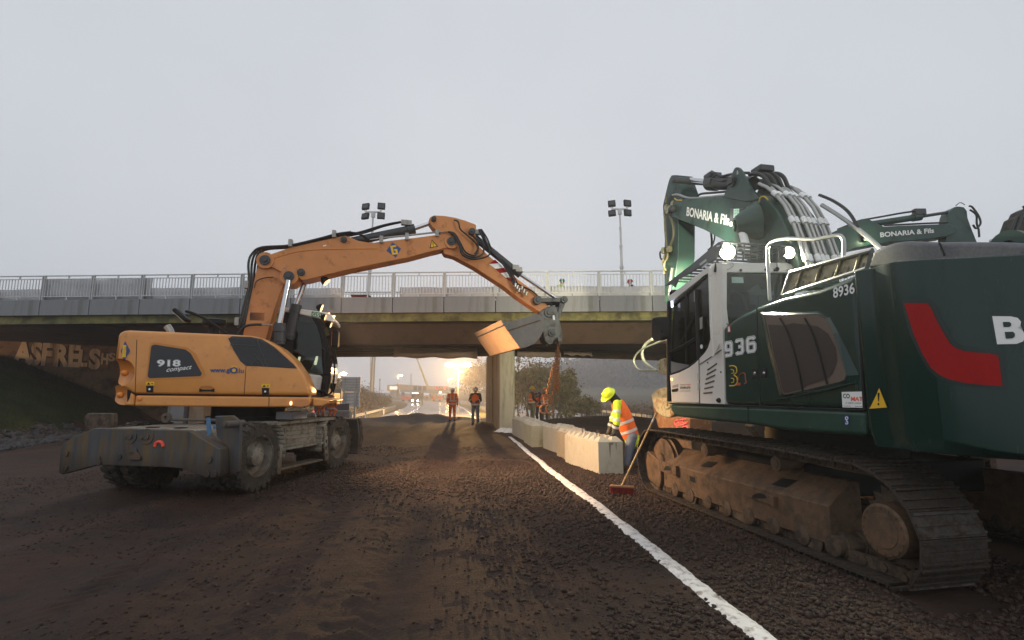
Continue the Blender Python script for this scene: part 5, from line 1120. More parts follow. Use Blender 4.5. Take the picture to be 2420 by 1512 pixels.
# ================================================================== GREEN CRAWLER EXCAVATOR
GO = ong(1530, 1165); _b = ong(2140, 1415); gh = (GO - _b).normalized(); gr = Vector((gh.y, -gh.x, 0)); GO.z = 0
def G(u, w, z): return GO + gr * u + gh * w + Vector((0, 0, z))
gx = thing('crawler_excavator', 'dark green crawler excavator with white cab and lit roof lamps filling the right side', 'excavator', tuple(G(1.5, -2.0, 0)))
def GS(u): return Plane(G(u, 0, 0), -gr)
S = GS(.10)
def uwz(p): d = p - GO; return d.dot(gr), d.dot(gh), d.z
def gprism(m, wz, u0, u1): m.prism([G(u0, a, b) for a, b in wz], gr * (u1 - u0))
Zv = Vector((0, 0, 1))
# ---- tracks
PATH = [(-.15, .93), (-.6, .935), (-1.4, .93), (-2.7, .925), (-3.4, .905), (-3.80, .89), (-4.05, .80), (-4.23, .62), (-4.31, .40), (-4.27, .18), (-4.12, .035), (-3.85, .012), (-2.5, .01), (-1.2, .01), (-.25, .012), (.05, .04), (.22, .16), (.31, .36), (.31, .56), (.22, .76), (.05, .89)]
def track(u0, side):
    P = spline([(0, a, b + .03) for a, b in PATH] + [(0, PATH[0][0], PATH[0][1] + .03)], 10); L = [0]
    for a, b in zip(P[:-1], P[1:]): L.append(L[-1] + (b - a).length)
    n = round(L[-1] / .192); tr = MB()
    # chain links as one strip body
    ring = []
    def pt(s):
        s = s % L[-1]; i = max(k for k in range(len(L)) if L[k] <= s + 1e-9); i = min(i, len(P) - 2); t = (s - L[i]) / max(1e-6, L[i + 1] - L[i]); p = P[i].lerp(P[i + 1], t); d = (P[i + 1] - P[i]).normalized(); return p, d
    m = MB()
    for i in range(n):
        p, d = pt((i + .5) * L[-1] / n); t = gh * d.y + Zv * d.z; nn = gh * (-d.z) + Zv * d.y   # outward normal (path runs backwards along the top)
        nn = -nn if (p.z > .5 and nn.z < 0 and abs(d.z) < .5) else nn
        c = G(u0 + .3, p.y, p.z); 
        if abs(d.z) < .5: nn = Zv if p.z > .47 else -Zv
        else: nn = (gh * (1 if p.y > -2 else -1)); 
        nn = (nn - t * nn.dot(t)).normalized()
        for uo in (-.10, .10):
            m.box(c + gr * uo - nn * .065, gr * .022, t * .10, nn * .045); m.cyl(c + gr * (uo - .035) - nn * .065 + t * .095, c + gr * (uo + .035) - nn * .065 + t * .095, .034, n=8)
    ch = m.build('track_chain', M['mudrust'], gx, smooth=0)
    for i in range(n):
        p, d = pt((i + .5) * L[-1] / n); t = gh * d.y + Zv * d.z
        if abs(d.z) < .5: nn = Zv if p.z > .47 else -Zv
        else: nn = (gh * (1 if p.y > -2 else -1))
        nn = (nn - t * nn.dot(t)).normalized(); c = G(u0 + .3, p.y, p.z); j = RNG.uniform(-.003, .003)
        m = MB(); m.box(c - nn * .008, gr * .30, t * .094, nn * .009)
        for k, hh in ((-.075, .016), (.0, .011), (.07, .011)): m.box(c + t * k + nn * (hh * .5), gr * .298, t * .009, nn * hh)
        for uo in (-.1, .1):
            for k in (-.035, .035): m.cyl(c + gr * uo + t * k - nn * .02, c + gr * uo + t * k - nn * .035, .013, n=6)
        m.build('track_shoe', M['shoe'], ch, smooth=0)
    # track frame
    f = MB(); un, uf = (u0 + .12, u0 + .48) if side < 0 else (u0 + .48, u0 + .12)
    sec = lambda w, k=0: [G(un, w, .15), G(un, w, .49), G(un + (uf - un) * .75, w, .70), G(uf, w, .70), G(uf, w, .15)]
    f.loft([sec(-.30), sec(-3.36)]); f.build('track_frame', M['rust'], gx, bevel=.012)
    if side < 0:
        FPl = GS(un - .002)
        m = MB(); m.prism([FPl(*z6(*q)) for q in [(96, 450), (128, 432), (195, 492), (205, 600), (195, 650), (110, 575), (96, 560)]], gr * .36); m.build('idler_guard', M['rust'], gx, bevel=.02, seg=3)
        m = MB(); m.prism([FPl(*z6(*q)) for q in [(110, 578), (195, 655), (190, 660), (150, 640), (120, 600)]], gr * .3); m.build('idler_bracket', M['mudrust'], gx, bevel=.008)
        for q in ([(205, 490), (285, 515), (288, 570), (205, 548)], [(683, 632), (850, 690), (850, 748), (690, 690)]):
            m = MB(); m.prism([FPl(*z6(*p)) for p in q], -gr * .018); o = m.build('step_bracket', M['rust'], gx, bevel=.004)
            c0 = sum((Vector((*p, 0)) for p in q), Vector()) / 4; m = MB(); m.prism([FPl(*z6(c0.x - 4 + (22 if q[0][0] < 400 else 42) * math.cos(a), c0.y + 14 - (26 if q[0][0] < 400 else 30) * math.sin(a)), .0205) for a in [i * math.pi / 8 for i in range(9)]], gr * .002); m.build('bracket_opening', M['black'], o)
            x, y = (300, 560) if q[0][0] < 400 else (862, 735); m = MB(); m.prism([FPl(*z6(*p)) for p in [(x - 10, y - 45), (x + 8, y - 40), (x + 10, y + 18), (x - 8, y + 14)]], -gr * .05); m.build('step_stub', M['rust'], o, bevel=.006)
        m = MB(); m.prism([FPl(*z6(*p), .001) for p in [(368, 575), (398, 585), (400, 615), (370, 605)]], -gr * .003); m.build('frame_hole', M['black'], gx)
        DT = Plane(G(un, 0, .49), (gr * -.62 + Zv * .78))
        for q in ([(430, 520), (475, 492), (530, 500), (490, 528)], [(835, 625), (900, 590), (985, 602), (920, 642)]):
            m = MB(); m.prism([DT(*z6(*p), .003) for p in q], DT.n * .004); m.build('frame_hole', M['black'], gx)
    # rollers
    for i, w in enumerate([-.62, -1.02, -1.42, -1.82, -2.22, -2.62, -3.02, -3.38]):
        m = MB(); c = G(u0 + .3, w, .155); m.lathe(c, gr, [(-.2, .05), (-.19, .09), (-.12, .095), (-.115, .115), (-.07, .115), (-.065, .09), (.065, .09), (.07, .115), (.115, .115), (.12, .095), (.19, .09), (.2, .05)], 16); m.build('track_roller', M['mudrust'], gx)
    for w in (-1.0, -2.05, -3.1):
        m = MB(); uu = un if side < 0 else uf; m.prism([G(uu + .02, w - .17, .24), G(uu + .02, w + .17, .24), G(uu + .0, w + .13, .08), G(uu + .0, w - .12, .05)], gr * .015); m.prism([G(uu + .34, w - .17, .24), G(uu + .34, w + .17, .24), G(uu + .34, w + .13, .08), G(uu + .34, w - .12, .05)], gr * .015); m.build('chain_guide', M['mudrust'], gx, bevel=.004, split=True)
    for w in (-1.42, -2.72):
        m = MB(); c = G(u0 + .3, w, .785); m.lathe(c, gr, [(-.19, .0), (-.19, .075), (-.16, .08), (-.15, .065), (-.1, .075), (-.06, .075), (-.05, .06), (.1, .06), (.12, .04)], 18); m.lathe(c - gr * .19, gr, [(-.006, .0), (-.006, .045), (.002, .05)], 14); m.build('carrier_roller', M['rust'], gx)
        m = MB(); m.abox(0, .01, 0, .01, 0, .01); 
        m = MB(); m.box(G(u0 + .45, w, .72), gr * .05, gh * .06, Zv * .09); m.build('roller_bracket', M['rust'], gx, bevel=.008)
    m = MB(); c = G(u0 + .3, -.13, .475); m.lathe(c, gr, [(-.16, .06), (-.15, .13), (-.12, .14), (-.10, .30), (-.09, .35), (-.05, .35), (-.04, .385), (.04, .385), (.05, .35), (.09, .35), (.10, .30), (.12, .14), (.15, .13), (.16, .06)], 30); m.build('idler_wheel', M['rust'], gx)
    m = MB(); c = G(u0 + .3, -3.95, .44); nT = 21; pr_ = []
    for i in range(nT * 2): a = math.pi * i / nT; rr = .355 if i % 2 else .29; pr_.append(c - gr * .03 + gh * math.cos(a) * rr + Zv * math.sin(a) * rr)
    m.prism(pr_, gr * .06); m.build('sprocket', M['mudrust'], gx, bevel=.006)
    s0, s1 = (u0 + .05, u0 + .45) if side < 0 else (u0 + .55, u0 + .15)
    m = MB(); c0 = G(s0, -3.96, .43); c1 = G(s1, -3.96, .43); ax = (c1 - c0).normalized(); m.lathe(c0, ax, [(0, .0), (0, .185), (.015, .205), (.26, .215), (.28, .26), (.34, .26)], 36)
    for i in range(16): a = 2 * math.pi * i / 16; q = c0 + (gh * math.cos(a) + Zv * math.sin(a)) * .175; m.cyl(q - ax * .008, q + ax * .01, .010, n=6)
    m.lathe(c0, ax, [(-.006, .0), (-.006, .13), (.004, .135)], 30); m.build('final_drive', M['rust'], gx)
track(0.0, -1); track(2.42, 1)
m = MB(); m.box(G(1.5, -2.0, .62), gr * 1.1, gh * .9, Zv * .17); m.cyl(G(1.5, -2.0, .75), G(1.5, -2.0, 1.12), .75, n=32); m.build('car_body', M['black'], gx, bevel=.03)
# ---- upper carriage
body = [z4(920, 1087), z4(905, 372), z4(960, 330), z4(1020, 285), z4(1090, 243), z4(1240, 172), z4(1480, 84), z5(150, 815), z5(458, 694), z4(2232, 1141)]
SU = GS(.10)
m = MB(); m.prism([SU(*p) for p in body], gr * .78); gb = m.build('side_body', M['green'], gx, bevel=.06, seg=4)
skirt = [(415, 1083), (1142, 1107), (2232, 1146), (2236, 1388), (1500, 1332), (1150, 1272), (750, 1235), (455, 1198), (420, 1150)]
m = MB(); m.prism([SU(*z4(*p)) for p in skirt], gr * 1.0); gsk = m.build('lower_skirt', M['green_low'], gx, bevel=.045, seg=3)
m = MB(); gprism(m, [(-.75, 1.18), (-3.8, 1.16), (-3.8, 2.2), (-2.6, 2.15), (-2.2, 1.9), (-2.0, 1.36), (-.75, 1.36)], .16, .85); m.build('inner_frame', M['black'], gx)
m = MB(); gprism(m, [(-2.55, 1.2), (-3.86, 1.15), (-3.86, 2.46), (-2.7, 2.36)], .86, 2.9); m.build('engine_hood', M['green'], gx, bevel=.06, seg=3)
m = MB(); gprism(m, [(.1, 1.2), (-2.54, 1.2), (-2.54, 2.1), (-1.2, 2.0), (-.3, 1.75), (.1, 1.5)], 2.05, 2.9); m.build('right_tank', M['green'], gx, bevel=.06, seg=3)
m = MB(); gprism(m, [(-.3, 1.1), (-2.56, 1.1), (-2.56, 1.45), (-.3, 1.45)], .9, 2.04); m.build('main_frame', M['green_boom'], gx, bevel=.02)
cwp = [(.10, -3.885), (.085, -3.90), (.078, -3.94), (.10, -4.0), (.102, -4.08), (.07, -4.18), (.045, -4.30), (.08, -4.5), (.17, -4.75), (.32, -4.98), (.55, -5.16), (.9, -5.28), (1.5, -5.32), (2.1, -5.28), (2.45, -5.16), (2.68, -4.98), (2.83, -4.75), (2.92, -4.5), (2.97, -4.25), (2.98, -4.05), (2.9, -3.885)]
m = MB(); m.loft([[G(u + (.04 if k == 0 else 0) * (1 if u < 1.5 else -1), w + (.05 if k == 0 and w < -4.3 else 0), z + (0 if k == 0 else -.13 * sstep(4.1, 5.1, -w))) for u, w in cwp] for k, z in ((0, 1.07), (1, 1.22), (2, 2.535))]); gcw = m.build('counterweight', M['green'], gx, bevel=.07, seg=5)
tb = bvh(gcw); sb = bvh(gb)
PC = GS(.12)
red = [(2137, 716), (2192, 717), (2201, 728), (2215, 760), (2245, 812), (2258, 822), (2278, 830), (2340, 836), (2358, 840), (2364, 880), (2368, 912), (2330, 910), (2282, 905), (2240, 895), (2218, 884), (2200, 868), (2180, 835), (2160, 790)]
def grow(p, s): c = [sum(a[i] for a in p) / len(p) for i in (0, 1)]; return [(c[0] + (x - c[0]) * s, c[1] + (y - c[1]) * s) for x, y in p]
swr = [(2128, 707), (2200, 706), (2212, 722), (2226, 755), (2254, 806), (2280, 820), (2345, 827), (2366, 832), (2374, 880), (2378, 918), (2330, 917), (2282, 912), (2238, 902), (2210, 890), (2192, 872), (2172, 838), (2150, 790)]
decal('swoosh_recess', mat('recess_shade_green', (.004, .016, .013), .3, scale=5), gx, tb, swr, PC, .003, 16)  # shade of the recess painted as a darker green skin
decal('swoosh_panel', M['red'], gx, tb, red, PC, .008, 16)
fb = decal('firm_letter', M['wht'], gx, tb, [z5(*p) for p in [(1550, 1038), (1700, 1040), (1755, 1052), (1782, 1082), (1778, 1115), (1752, 1138), (1800, 1160), (1818, 1198), (1800, 1242), (1745, 1262), (1590, 1265)]], PC, .008, 6)
for q in ([(1636, 1086), (1688, 1085), (1704, 1098), (1702, 1116), (1690, 1124), (1642, 1126)], [(1652, 1166), (1718, 1164), (1734, 1180), (1732, 1202), (1715, 1216), (1660, 1219)]): decal('letter_counter', M['green'], fb, tb, [z5(*p) for p in q], PC, .012, 5)
tri = [(2079, 916), (2098, 963), (2055, 966)]
wt = decal('warning_triangle', M['black'], gx, tb, grow(tri, 1.06), PC, .005, 10); decal('triangle_fill', M['yellow'], wt, tb, grow(tri, .97), PC, .009, 10)
decal('triangle_mark', M['black'], wt, tb, [(2075, 928), (2081, 928), (2079, 948), (2076, 948)], PC, .013, 8); decal('triangle_mark', M['black'], wt, tb, [(2075, 952), (2080, 952), (2080, 957), (2075, 957)], PC, .013, 8)
# body side furniture
OUT = [(1262, 232), (1810, 222), (1905, 275), (1985, 420), (2180, 815), (2165, 895), (2060, 930), (1420, 1040), (1432, 1000), (1350, 640)]
INN = [(1292, 252), (1798, 246), (1868, 285), (1940, 430), (2058, 820), (2040, 862), (1990, 880), (1482, 1000), (1462, 985), (1375, 640)]
m = MB(); a = [SU(*z4(*p), .002) for p in OUT]; b = [SU(*z4(*p), .03) for p in INN]; m.loft([a, b], cap=False); m.build('grille_surround', M['green'], gx, smooth=0)
m = MB(); m.add([p + gr * .006 for p in b], [list(range(len(b)))]); m.build('air_grille', M['meshlight'], gx)
GIN = [(1330, 345), (1480, 355), (1560, 330), (1680, 345), (1790, 360), (1890, 430), (1960, 560), (1975, 680), (1930, 800), (1880, 850), (1700, 910), (1640, 950), (1485, 985), (1470, 970), (1390, 640)]
m = MB(); m.add([SU(*z4(*p), .028) for p in GIN], [list(range(len(GIN)))]); m.build('radiator_core', M['mesh'], gx)
for q in ([(1440, 285), (1500, 390), (1560, 560), (1620, 790), (1650, 960)], [(1670, 285), (1740, 420), (1800, 600), (1850, 790), (1880, 900)]):
    m = MB(); m.tube([SU(*z4(*p), .034) for p in q], .009, 6, 4); m.build('grille_bar', M['black'], gx)
m = MB(); m.prism([SU(*z4(*p)) for p in [(1405, 1042), (2150, 880), (2160, 890), (1900, 960), (1500, 1040)]], -gr * .022); m.build('body_crease', M['green'], gx, bevel=.008)
for q in ([(1225, 190), (1245, 640), (1262, 1098)],): m = MB(); m.tube([SU(*z4(*p), .001) for p in q], .006, 5); m.build('panel_seam', M['black'], gx)
m = MB(); m.tube([SU(*z5(460, 700), .0), SU(*z4(2225, 1140), .0)], .010, 6); m.build('panel_seam', M['black'], gx)
m = MB(); m.tube([SU(*z4(*p), .0) for p in [(415, 1079), (1142, 1103), (2232, 1142)]], .009, 5); m.tube([SU(*z4(1143, 1106), .001), SU(*z4(1144, 1255), .001)], .005, 5); m.build('skirt_gap', M['black'], gx)
for x in (1210, 1296):
    m = MB(); m.prism([SU(*z4(x + (25 if i in (1, 2) else -28), y)) for i, y in enumerate((752, 745, 845, 850))], -gr * .010); o = m.build('door_latch', M['black'], gx, bevel=.012, seg=3); m = MB(); p = SU(*z4(x, 800), .011); m.lathe(p, -gr, [(0, .02), (.006, .02), (.010, .012), (.010, 0)], 12); m.build('latch_core', M['chrome'], o)
def strokes(name, paths, wd, mm, par, pl, z, bl, br, tl, off):
    """thick block digits drawn as mitred strips inside the corner points"""
    B, Rr, T = [Vector((*q, 0)) for q in (bl, br, tl)]; W_, H_ = (Rr - B).length, (T - B).length; m = MB()
    for path in paths:
        P = [Vector((x * (W_ - wd) + wd / 2, y * (H_ - wd) + wd / 2)) for x, y in path]; L_, R_ = [], []
        for i, p in enumerate(P):
            d0 = (p - P[i - 1]).normalized() if i else None; d1 = (P[i + 1] - p).normalized() if i < len(P) - 1 else None
            d0 = d0 or d1; d1 = d1 or d0; n0 = Vector((-d0.y, d0.x)); n1 = Vector((-d1.y, d1.x)); n = (n0 + n1).normalized(); k = wd / 2 / max(.5, n.dot(n0)); L_.append(p + n * k); R_.append(p - n * k)
        mp2 = lambda q: pl(*z(*((B + (Rr - B) * (q.x / W_) + (T - B) * (q.y / H_)).to_2d())), off)
        vs = [mp2(q) for q in L_ + R_]; n_ = len(P); m.add(vs, [(k, k + 1, n_ + k + 1, n_ + k) for k in range(n_ - 1)])
    return m.build(name, mm, par, smooth=0)
NINE = [[(0, .14), (.14, 0), (.86, 0), (1, .12), (1, .88), (.86, 1), (.14, 1), (0, .88), (0, .52), (.14, .42), (1, .42)]]
SIX = [[(1 - x, 1 - y) for x, y in NINE[0]]]
THREE = [[(0, .14), (.14, 0), (.86, 0), (1, .12), (1, .40), (.86, .5), (.3, .5)], [(.86, .5), (1, .60), (1, .88), (.86, 1), (.14, 1), (0, .86)]]
for dg_, bl, br, tl in ((NINE, (922, 655), (1008, 640), (918, 505)), (THREE, (1022, 636), (1112, 620), (1018, 482)), (SIX, (1126, 618), (1224, 602), (1122, 460))):
    o = strokes('model_number', dg_, 33, M['wht'], gx, SU, z4, bl, br, tl, .004)
    k = 3.2; ins = lambda q, a, b: (q[0] + a, q[1] + b)
    strokes('number_inline', dg_, 22, M['green'], o, SU, z4, ins(bl, 5, -6), ins(br, -5, -5), ins(tl, 5, 6), .006); strokes('number_core', dg_, 17, M['wht'], o, SU, z4, ins(bl, 8, -9), ins(br, -8, -7), ins(tl, 8, 9), .008)
ptext('fleet_number', '8936', M['wht'], gx, SU, z4, (1938, 102), (2138, 55), (1934, 2), .004, bold=.02)
# firm logo: gold bracket figure with small red digger
m = MB()
for q, rr in (([(972, 732), (1005, 728), (1035, 745), (1038, 790), (1015, 815), (1040, 835), (1045, 880), (1020, 912), (972, 916)], .007), ([(985, 762), (1008, 770), (1010, 795), (990, 800)], .005), ([(988, 845), (1010, 850), (1010, 880), (990, 885)], .005)): m.tube([SU(*z4(*p), .004) for p in q], rr, 5, 4)
m.build('firm_logo', M['gold'], gx)
m = MB(); m.tube([SU(*z4(*p), .004) for p in [(1050, 870), (1065, 820), (1085, 800), (1115, 800), (1122, 860), (1130, 885), (1112, 895)]], .006, 5, 3); m.prism([SU(*z4(*p), .003) for p in [(1040, 885), (1075, 885), (1075, 912), (1030, 912)]], -gr * .003); m.build('logo_digger', M['darkred'], gx)
m = MB(); m.prism([SU(*z4(*p), .003) for p in [(950, 360), (982, 352), (988, 415), (956, 424)]], -gr * .003); o = m.build('red_sticker', M['red'], gx)
ptext('sticker_print', 'i', M['wht'], o, SU, z4, (958, 415), (980, 408), (954, 368), .008, bold=.03)
m = MB(); m.prism([SU(*z4(*p), .003) for p in [(2018, 972), (2216, 968), (2226, 1120), (2026, 1115)]], -gr * .003); o = m.build('firm_plate', M['wht'], gx)
ptext('plate_letters', 'CO', M['black'], o, SU, z4, (2030, 1030), (2092, 1032), (2028, 988), .008, bold=.02); ptext('plate_letters', 'MAT', M['orangered'], o, SU, z4, (2102, 1056), (2212, 1058), (2102, 1016), .008, bold=.03)
ptext('plate_letters', 'Z.I. WEMBACH / Luxembourg', M['black'], o, SU, z4, (2052, 1083), (2196, 1083), (2052, 1070), .008, bold=.01); ptext('plate_letters', 'Tel. 26 52 37 07', M['black'], o, SU, z4, (2034, 1108), (2100, 1109), (2034, 1099), .008, bold=.01); ptext('plate_letters', 'www.comat.lu', M['black'], o, SU, z4, (2140, 1111), (2220, 1112), (2140, 1101), .008, bold=.01)
m = MB(); m.prism([SU(*z4(*p), .003) for p in [(2043, 1192), (2082, 1192), (2084, 1282), (2046, 1280)]], -gr * .003); o = m.build('hook_sticker', M['blue'], gx); m = MB()
m.tube([SU(*z4(2063 + 12 * math.cos(t), 1217 + 14 * math.sin(t)), .008) for t in [i * math.pi / 6 for i in range(13)]], .004, 4); m.tube([SU(*z4(*p), .008) for p in [(2063, 1232), (2064, 1245), (2074, 1255), (2070, 1270), (2058, 1270), (2054, 1258)]], .004, 4, 3); m.build('hook_symbol', M['wht'], o)
# walkway grating panel, handrail, grey hood
WP = GS(.28)
wk = [(1405, 1247), (1472, 1045), (2200, 848), (2150, 1010)]
m = MB(); m.prism([WP(*z3(*p)) for p in wk], gr * .03); m.build('walkway_panel', M['walk'], gx, bevel=.004)
m = MB(); m.tube([WP(*z3(*p), .01) for p in wk + wk[:1]], .022, 7)
m.build('walkway_frame', M['steel'], gx)
for k in range(4):
    t = (k + .6) / 4.2; a = Vector((*wk[0], 0)).lerp(Vector((*wk[3], 0)), t); b = Vector((*wk[1], 0)).lerp(Vector((*wk[2], 0)), t); m = MB(); m.tube([WP(*z3(a.x, a.y), .012), WP(*z3(b.x, b.y), .012)], .014, 6); m.build('walkway_rib', M['walk'], gx)
for k in range(22):
    t = (k + .5) / 22; a = Vector((*wk[0], 0)).lerp(Vector((*wk[3], 0)), t); b = Vector((*wk[1], 0)).lerp(Vector((*wk[2], 0)), t); c_ = a.lerp(b, .28 + .14 * (k % 4 == 0)); 
    if k % 2 == 0: m = MB(); m.tube([WP(*z3(a.x, a.y), .006), WP(*z3(c_.x, c_.y), .006)], .008, 5); m.build('grip_rib', M['steel'], gx)
HP = GS(.35)
m = MB(); m.tube([HP(*z3(*p)) for p in [(1288, 1295), (1276, 1050), (1268, 850), (1282, 800), (1330, 765), (1450, 742), (1580, 748), (1700, 748), (1800, 730), (1895, 716), (1935, 735), (1948, 790), (1946, 912)]], .019, 10, 4); m.build('handrail', M['steel'], gx)
HD = GS(.42)
hd5 = [(525, 655), (580, 515), (640, 480), (740, 446), (850, 430), (1000, 436), (1120, 440), (1300, 437), (1650, 440), (1830, 450), (1830, 640)]
m = MB(); m.prism([HD(*z5(*p)) for p in hd5], gr * 1.9); m.build('grey_hood', M['hood'], gx, bevel=.04, seg=3)
m = MB(); m.tube([HD(*z5(1122, 445), .003), HD(*z5(1165, 550), .003)], .008, 5); m.build('panel_seam', M['black'], gx)
LP = GS(.62); m = MB(); c = LP(*z5(1712, 490)); m.lathe(c - gr * .04, gr, [(0, .055), (.08, .055), (.08, .13), (0, .13)], 24, False); m.lathe(c - gr * .04, gr, [(0, .055), (0, .13)], 24, False); m.build('lifting_lug', M['green_boom'], gx)
m = MB(); m.tube([HD(*z5(*p), -.3) for p in [(1540, 438), (1620, 412), (1680, 400), (1720, 430)]], .02, 7, 3); m.build('rear_rail', M['steel'], gx)
# ---- cab
def side_piece(name, zz, mm, th=.05, u=.10, bev=.01, par=None):
    P_ = GS(u); m = MB(); m.prism([P_(*q) for q in zz], gr * th); return m.build(name, mm if not isinstance(mm, str) else M[mm], par or gx, bevel=bev)
door = [z4(414, 816), z4(500, 790), z4(590, 745), z4(650, 700), z4(686, 662), z4(690, 1076), z4(432, 1070)]
panel = [z4(692, 660), z4(740, 610), z4(772, 560), z4(796, 480), z4(803, 400), z4(803, 150), z3(772, 1330), z3(745, 1042), z3(775, 985), z3(800, 958), z3(868, 962), z4(906, 372), z4(928, 1086), z4(694, 1078)]
strip_ = [z3(378, 1262), z3(745, 985), z3(800, 958), z3(745, 1045), z3(402, 1314)]
side_piece('cab_door', door, 'white', .06, .085, .015); side_piece('cab_side_panel', panel, 'white', .06, .09, .015); side_piece('roof_frame', strip_, 'white', .06, .09, .012)
glz = [z3(435, 1330), z3(600, 1190), z3(745, 1062), z4(800, 430), z4(765, 560), z4(688, 650), z4(590, 738), z4(500, 785), z4(422, 802)]
side_piece('door_glass', glz, 'glass_g', .008, .125, 0)
side_piece('lower_glass', [z4(416, 680), z4(480, 700), z4(590, 720), z4(590, 738), z4(500, 782), z4(418, 808)], mat('pale_lower_glass', (.16, .18, .20), .15, scale=3), .006, .115, 0)
for nm, q, r_ in (('door_frame', [z4(668, 20), z4(676, 300), z4(688, 655)], .03), ('door_frame', [z4(565, 60), z4(566, 400), z4(570, 700)], .012), ('window_bar', [z4(425, 600), z4(520, 555), z4(655, 475)], .022), ('window_bar', [z4(530, 500), z4(600, 340), z4(655, 230)], .012), ('window_bar', [z4(560, 430), z4(640, 280)], .012), ('cab_pillar', [z3(395, 1300), z4(412, 240), z4(408, 600), z4(412, 1060)], .035), ('window_seal', [z3(425, 1335), z3(600, 1185), z3(745, 1060), z4(805, 100), z4(803, 430), z4(770, 570), z4(690, 660), z4(590, 745), z4(420, 812)], .016)):
    m = MB(); m.tube([GS(.105)(*p) for p in q], r_, 6, 3); m.build(nm, M['black'], gx)
m = MB(); m.prism([GS(.10)(*z4(*p), .004) for p in [(648, 30), (662, 28), (664, 130), (650, 132)]], -gr * .012); m.prism([GS(.10)(*z4(*p), .004) for p in [(698, 285), (722, 270), (722, 380), (700, 392)]], -gr * .006); m.build('door_hinge', M['steel'], gx)
m = MB(); p = GS(.10)(*z4(714, 550), .004); m.cyl(p, p - gr * .006, .028, n=14); m.build('round_sticker', M['wht'], gx)
for k in range(2): m = MB(); m.tube([GS(.085)(*z4(685, 795 + k * 95), .004), GS(.085)(*z4(687, 860 + k * 95), .004)], .016, 8); m.build('door_hinge', M['steel'], gx)
m = MB(); m.tube([GS(.085)(*z4(687, 662), .003), GS(.085)(*z4(692, 1076), .003)], .005, 5); m.tube([GS(.085)(*z4(*p), .003) for p in [(695, 715), (780, 660), (895, 580)]], .005, 5); m.build('panel_seam', M['black'], gx)
LV = GS(.09)
for k in range(6):
    x0, y0, x1, y1 = (770 - k * 7.2, 766 + k * 43.5, 856 - k * 8.6, 708 + k * 53.5); m = MB(); m.tube([LV(*z4(x0, y0), .002), LV(*z4(x1, y1), .002)], .010, 6); m.build('vent_slot', mat('slot_shadow', (.12, .09, .07), .7, scale=5) if k == 0 else bpy.data.materials['slot_shadow'], gx)
m = MB(); p = LV(*z4(880, 1050), .0); m.lathe(p, -gr, [(0, .03), (.02, .028), (.04, .015), (.04, .0)], 12); m.build('door_stop', M['black'], gx)
for q in ((772, 700), (893, 787)): m = MB(); p = LV(*z4(*q), .0); m.sph(p, .012, 6); m.build('panel_screw', M['mudrust'], gx)
m = MB(); m.prism([LV(*z4(*p), .004) for p in [(442, 948), (498, 938), (492, 968), (445, 972)]], -gr * .02); m.build('cab_door_handle', M['black'], gx, bevel=.008)
m = MB(); m.prism([LV(*z4(*p), .002) for p in [(446, 912), (500, 898), (498, 925), (444, 936)]], -gr * .01); m.build('handle_cup', mat('handle_cup_grey', (.4, .37, .35), .5, scale=5), gx, bevel=.006)
ptext('door_letters', 'Terrassements', M['black'], gx, LV, z4, (512, 912), (555, 910), (512, 898), .010, bold=.0); ptext('door_letters', 'Transports', M['orangered'], gx, LV, z4, (560, 912), (612, 910), (560, 897), .010, bold=.02)
ptext('door_letters', 'BONARIA & Fils', M['black'], gx, LV, z4, (512, 946), (608, 942), (512, 922), .010, bold=.015); ptext('door_letters', '(352) 42275   Tel. 59 40 33', M['dgrey'], gx, LV, z4, (512, 972), (610, 970), (512, 958), .010)
m = MB(); p = LV(*z4(438, 855), .006); m.sph(p, .022, 8, 1, .5, 1); m.build('side_marker_lamp', M['lamp_halo'], gx)
m = MB(); p = LV(*z4(438, 155), .02); m.box(p, gr * .01, gh * .012, Zv * .045); m.build('side_marker_lamp', emit('white_marker', (.75, .8, 1), 4), gx)
# cab body: roof, right side, rear wall, floor, windscreen
ROOF = [uwz(GS(.10)(*z3(*q)))[1:] for q in [(380, 1262), (745, 985), (800, 958), (868, 962)]]
rw = -1.90
m = MB(); gprism(m, [(ROOF[0][0], ROOF[0][1] + .0), (-1.55, 3.10), (rw, 3.14), (rw, 3.05), (-1.5, 3.0), (ROOF[0][0], ROOF[0][1] - .07)], .15, 1.06); m.build('cab_roof', M['white'], gx, bevel=.02)
RP = Plane(G(0, rw, 0), -gh)
def rp(name, pts, mm, th=.04, off=0.0, bev=.008): m = MB(); m.prism([RP(*z3(*p), off) for p in pts], gh * th); return m.build(name, M[mm], gx, bevel=bev)
rp('rear_wall_top', [(800, 955), (870, 960), (1440, 955), (1490, 975), (1512, 1050), (868, 1046), (845, 1046)], 'white', .05, .01, .015)
rp('rear_pillar', [(755, 1000), (800, 957), (846, 965), (872, 1046), (925, 1500), (790, 1800), (770, 1500)], 'white', .05, .008, .012)
rp('rear_window', [(872, 1048), (1512, 1052), (1512, 1800), (925, 1800)], 'glass_g', .008, -.02, 0)
m = MB(); m.tube([RP(*z3(*p), .02) for p in [(800, 1040), (815, 960), (835, 1000), (880, 1460), (905, 1500)]], .016, 7, 3); m.build('rubber_seal', M['black'], gx)
m = MB(); gprism(m, [(rw + .03, 1.4), (rw + .03, 3.05), (rw + .12, 3.05), (rw + .12, 1.4)], 1.0, 1.06); gprism(m, [(-.62, 1.4), (-.66, 2.88), (-.74, 2.88), (-.70, 1.4)], 1.0, 1.06); m.build('cab_frame', M['black'], gx, bevel=.015, split=True)
m = MB(); gprism(m, [(-.62, 1.36), (rw, 1.36), (rw, 1.95), (-.62, 1.45)], 1.0, 1.06); m.build('cab_right_wall', M['black'], gx)
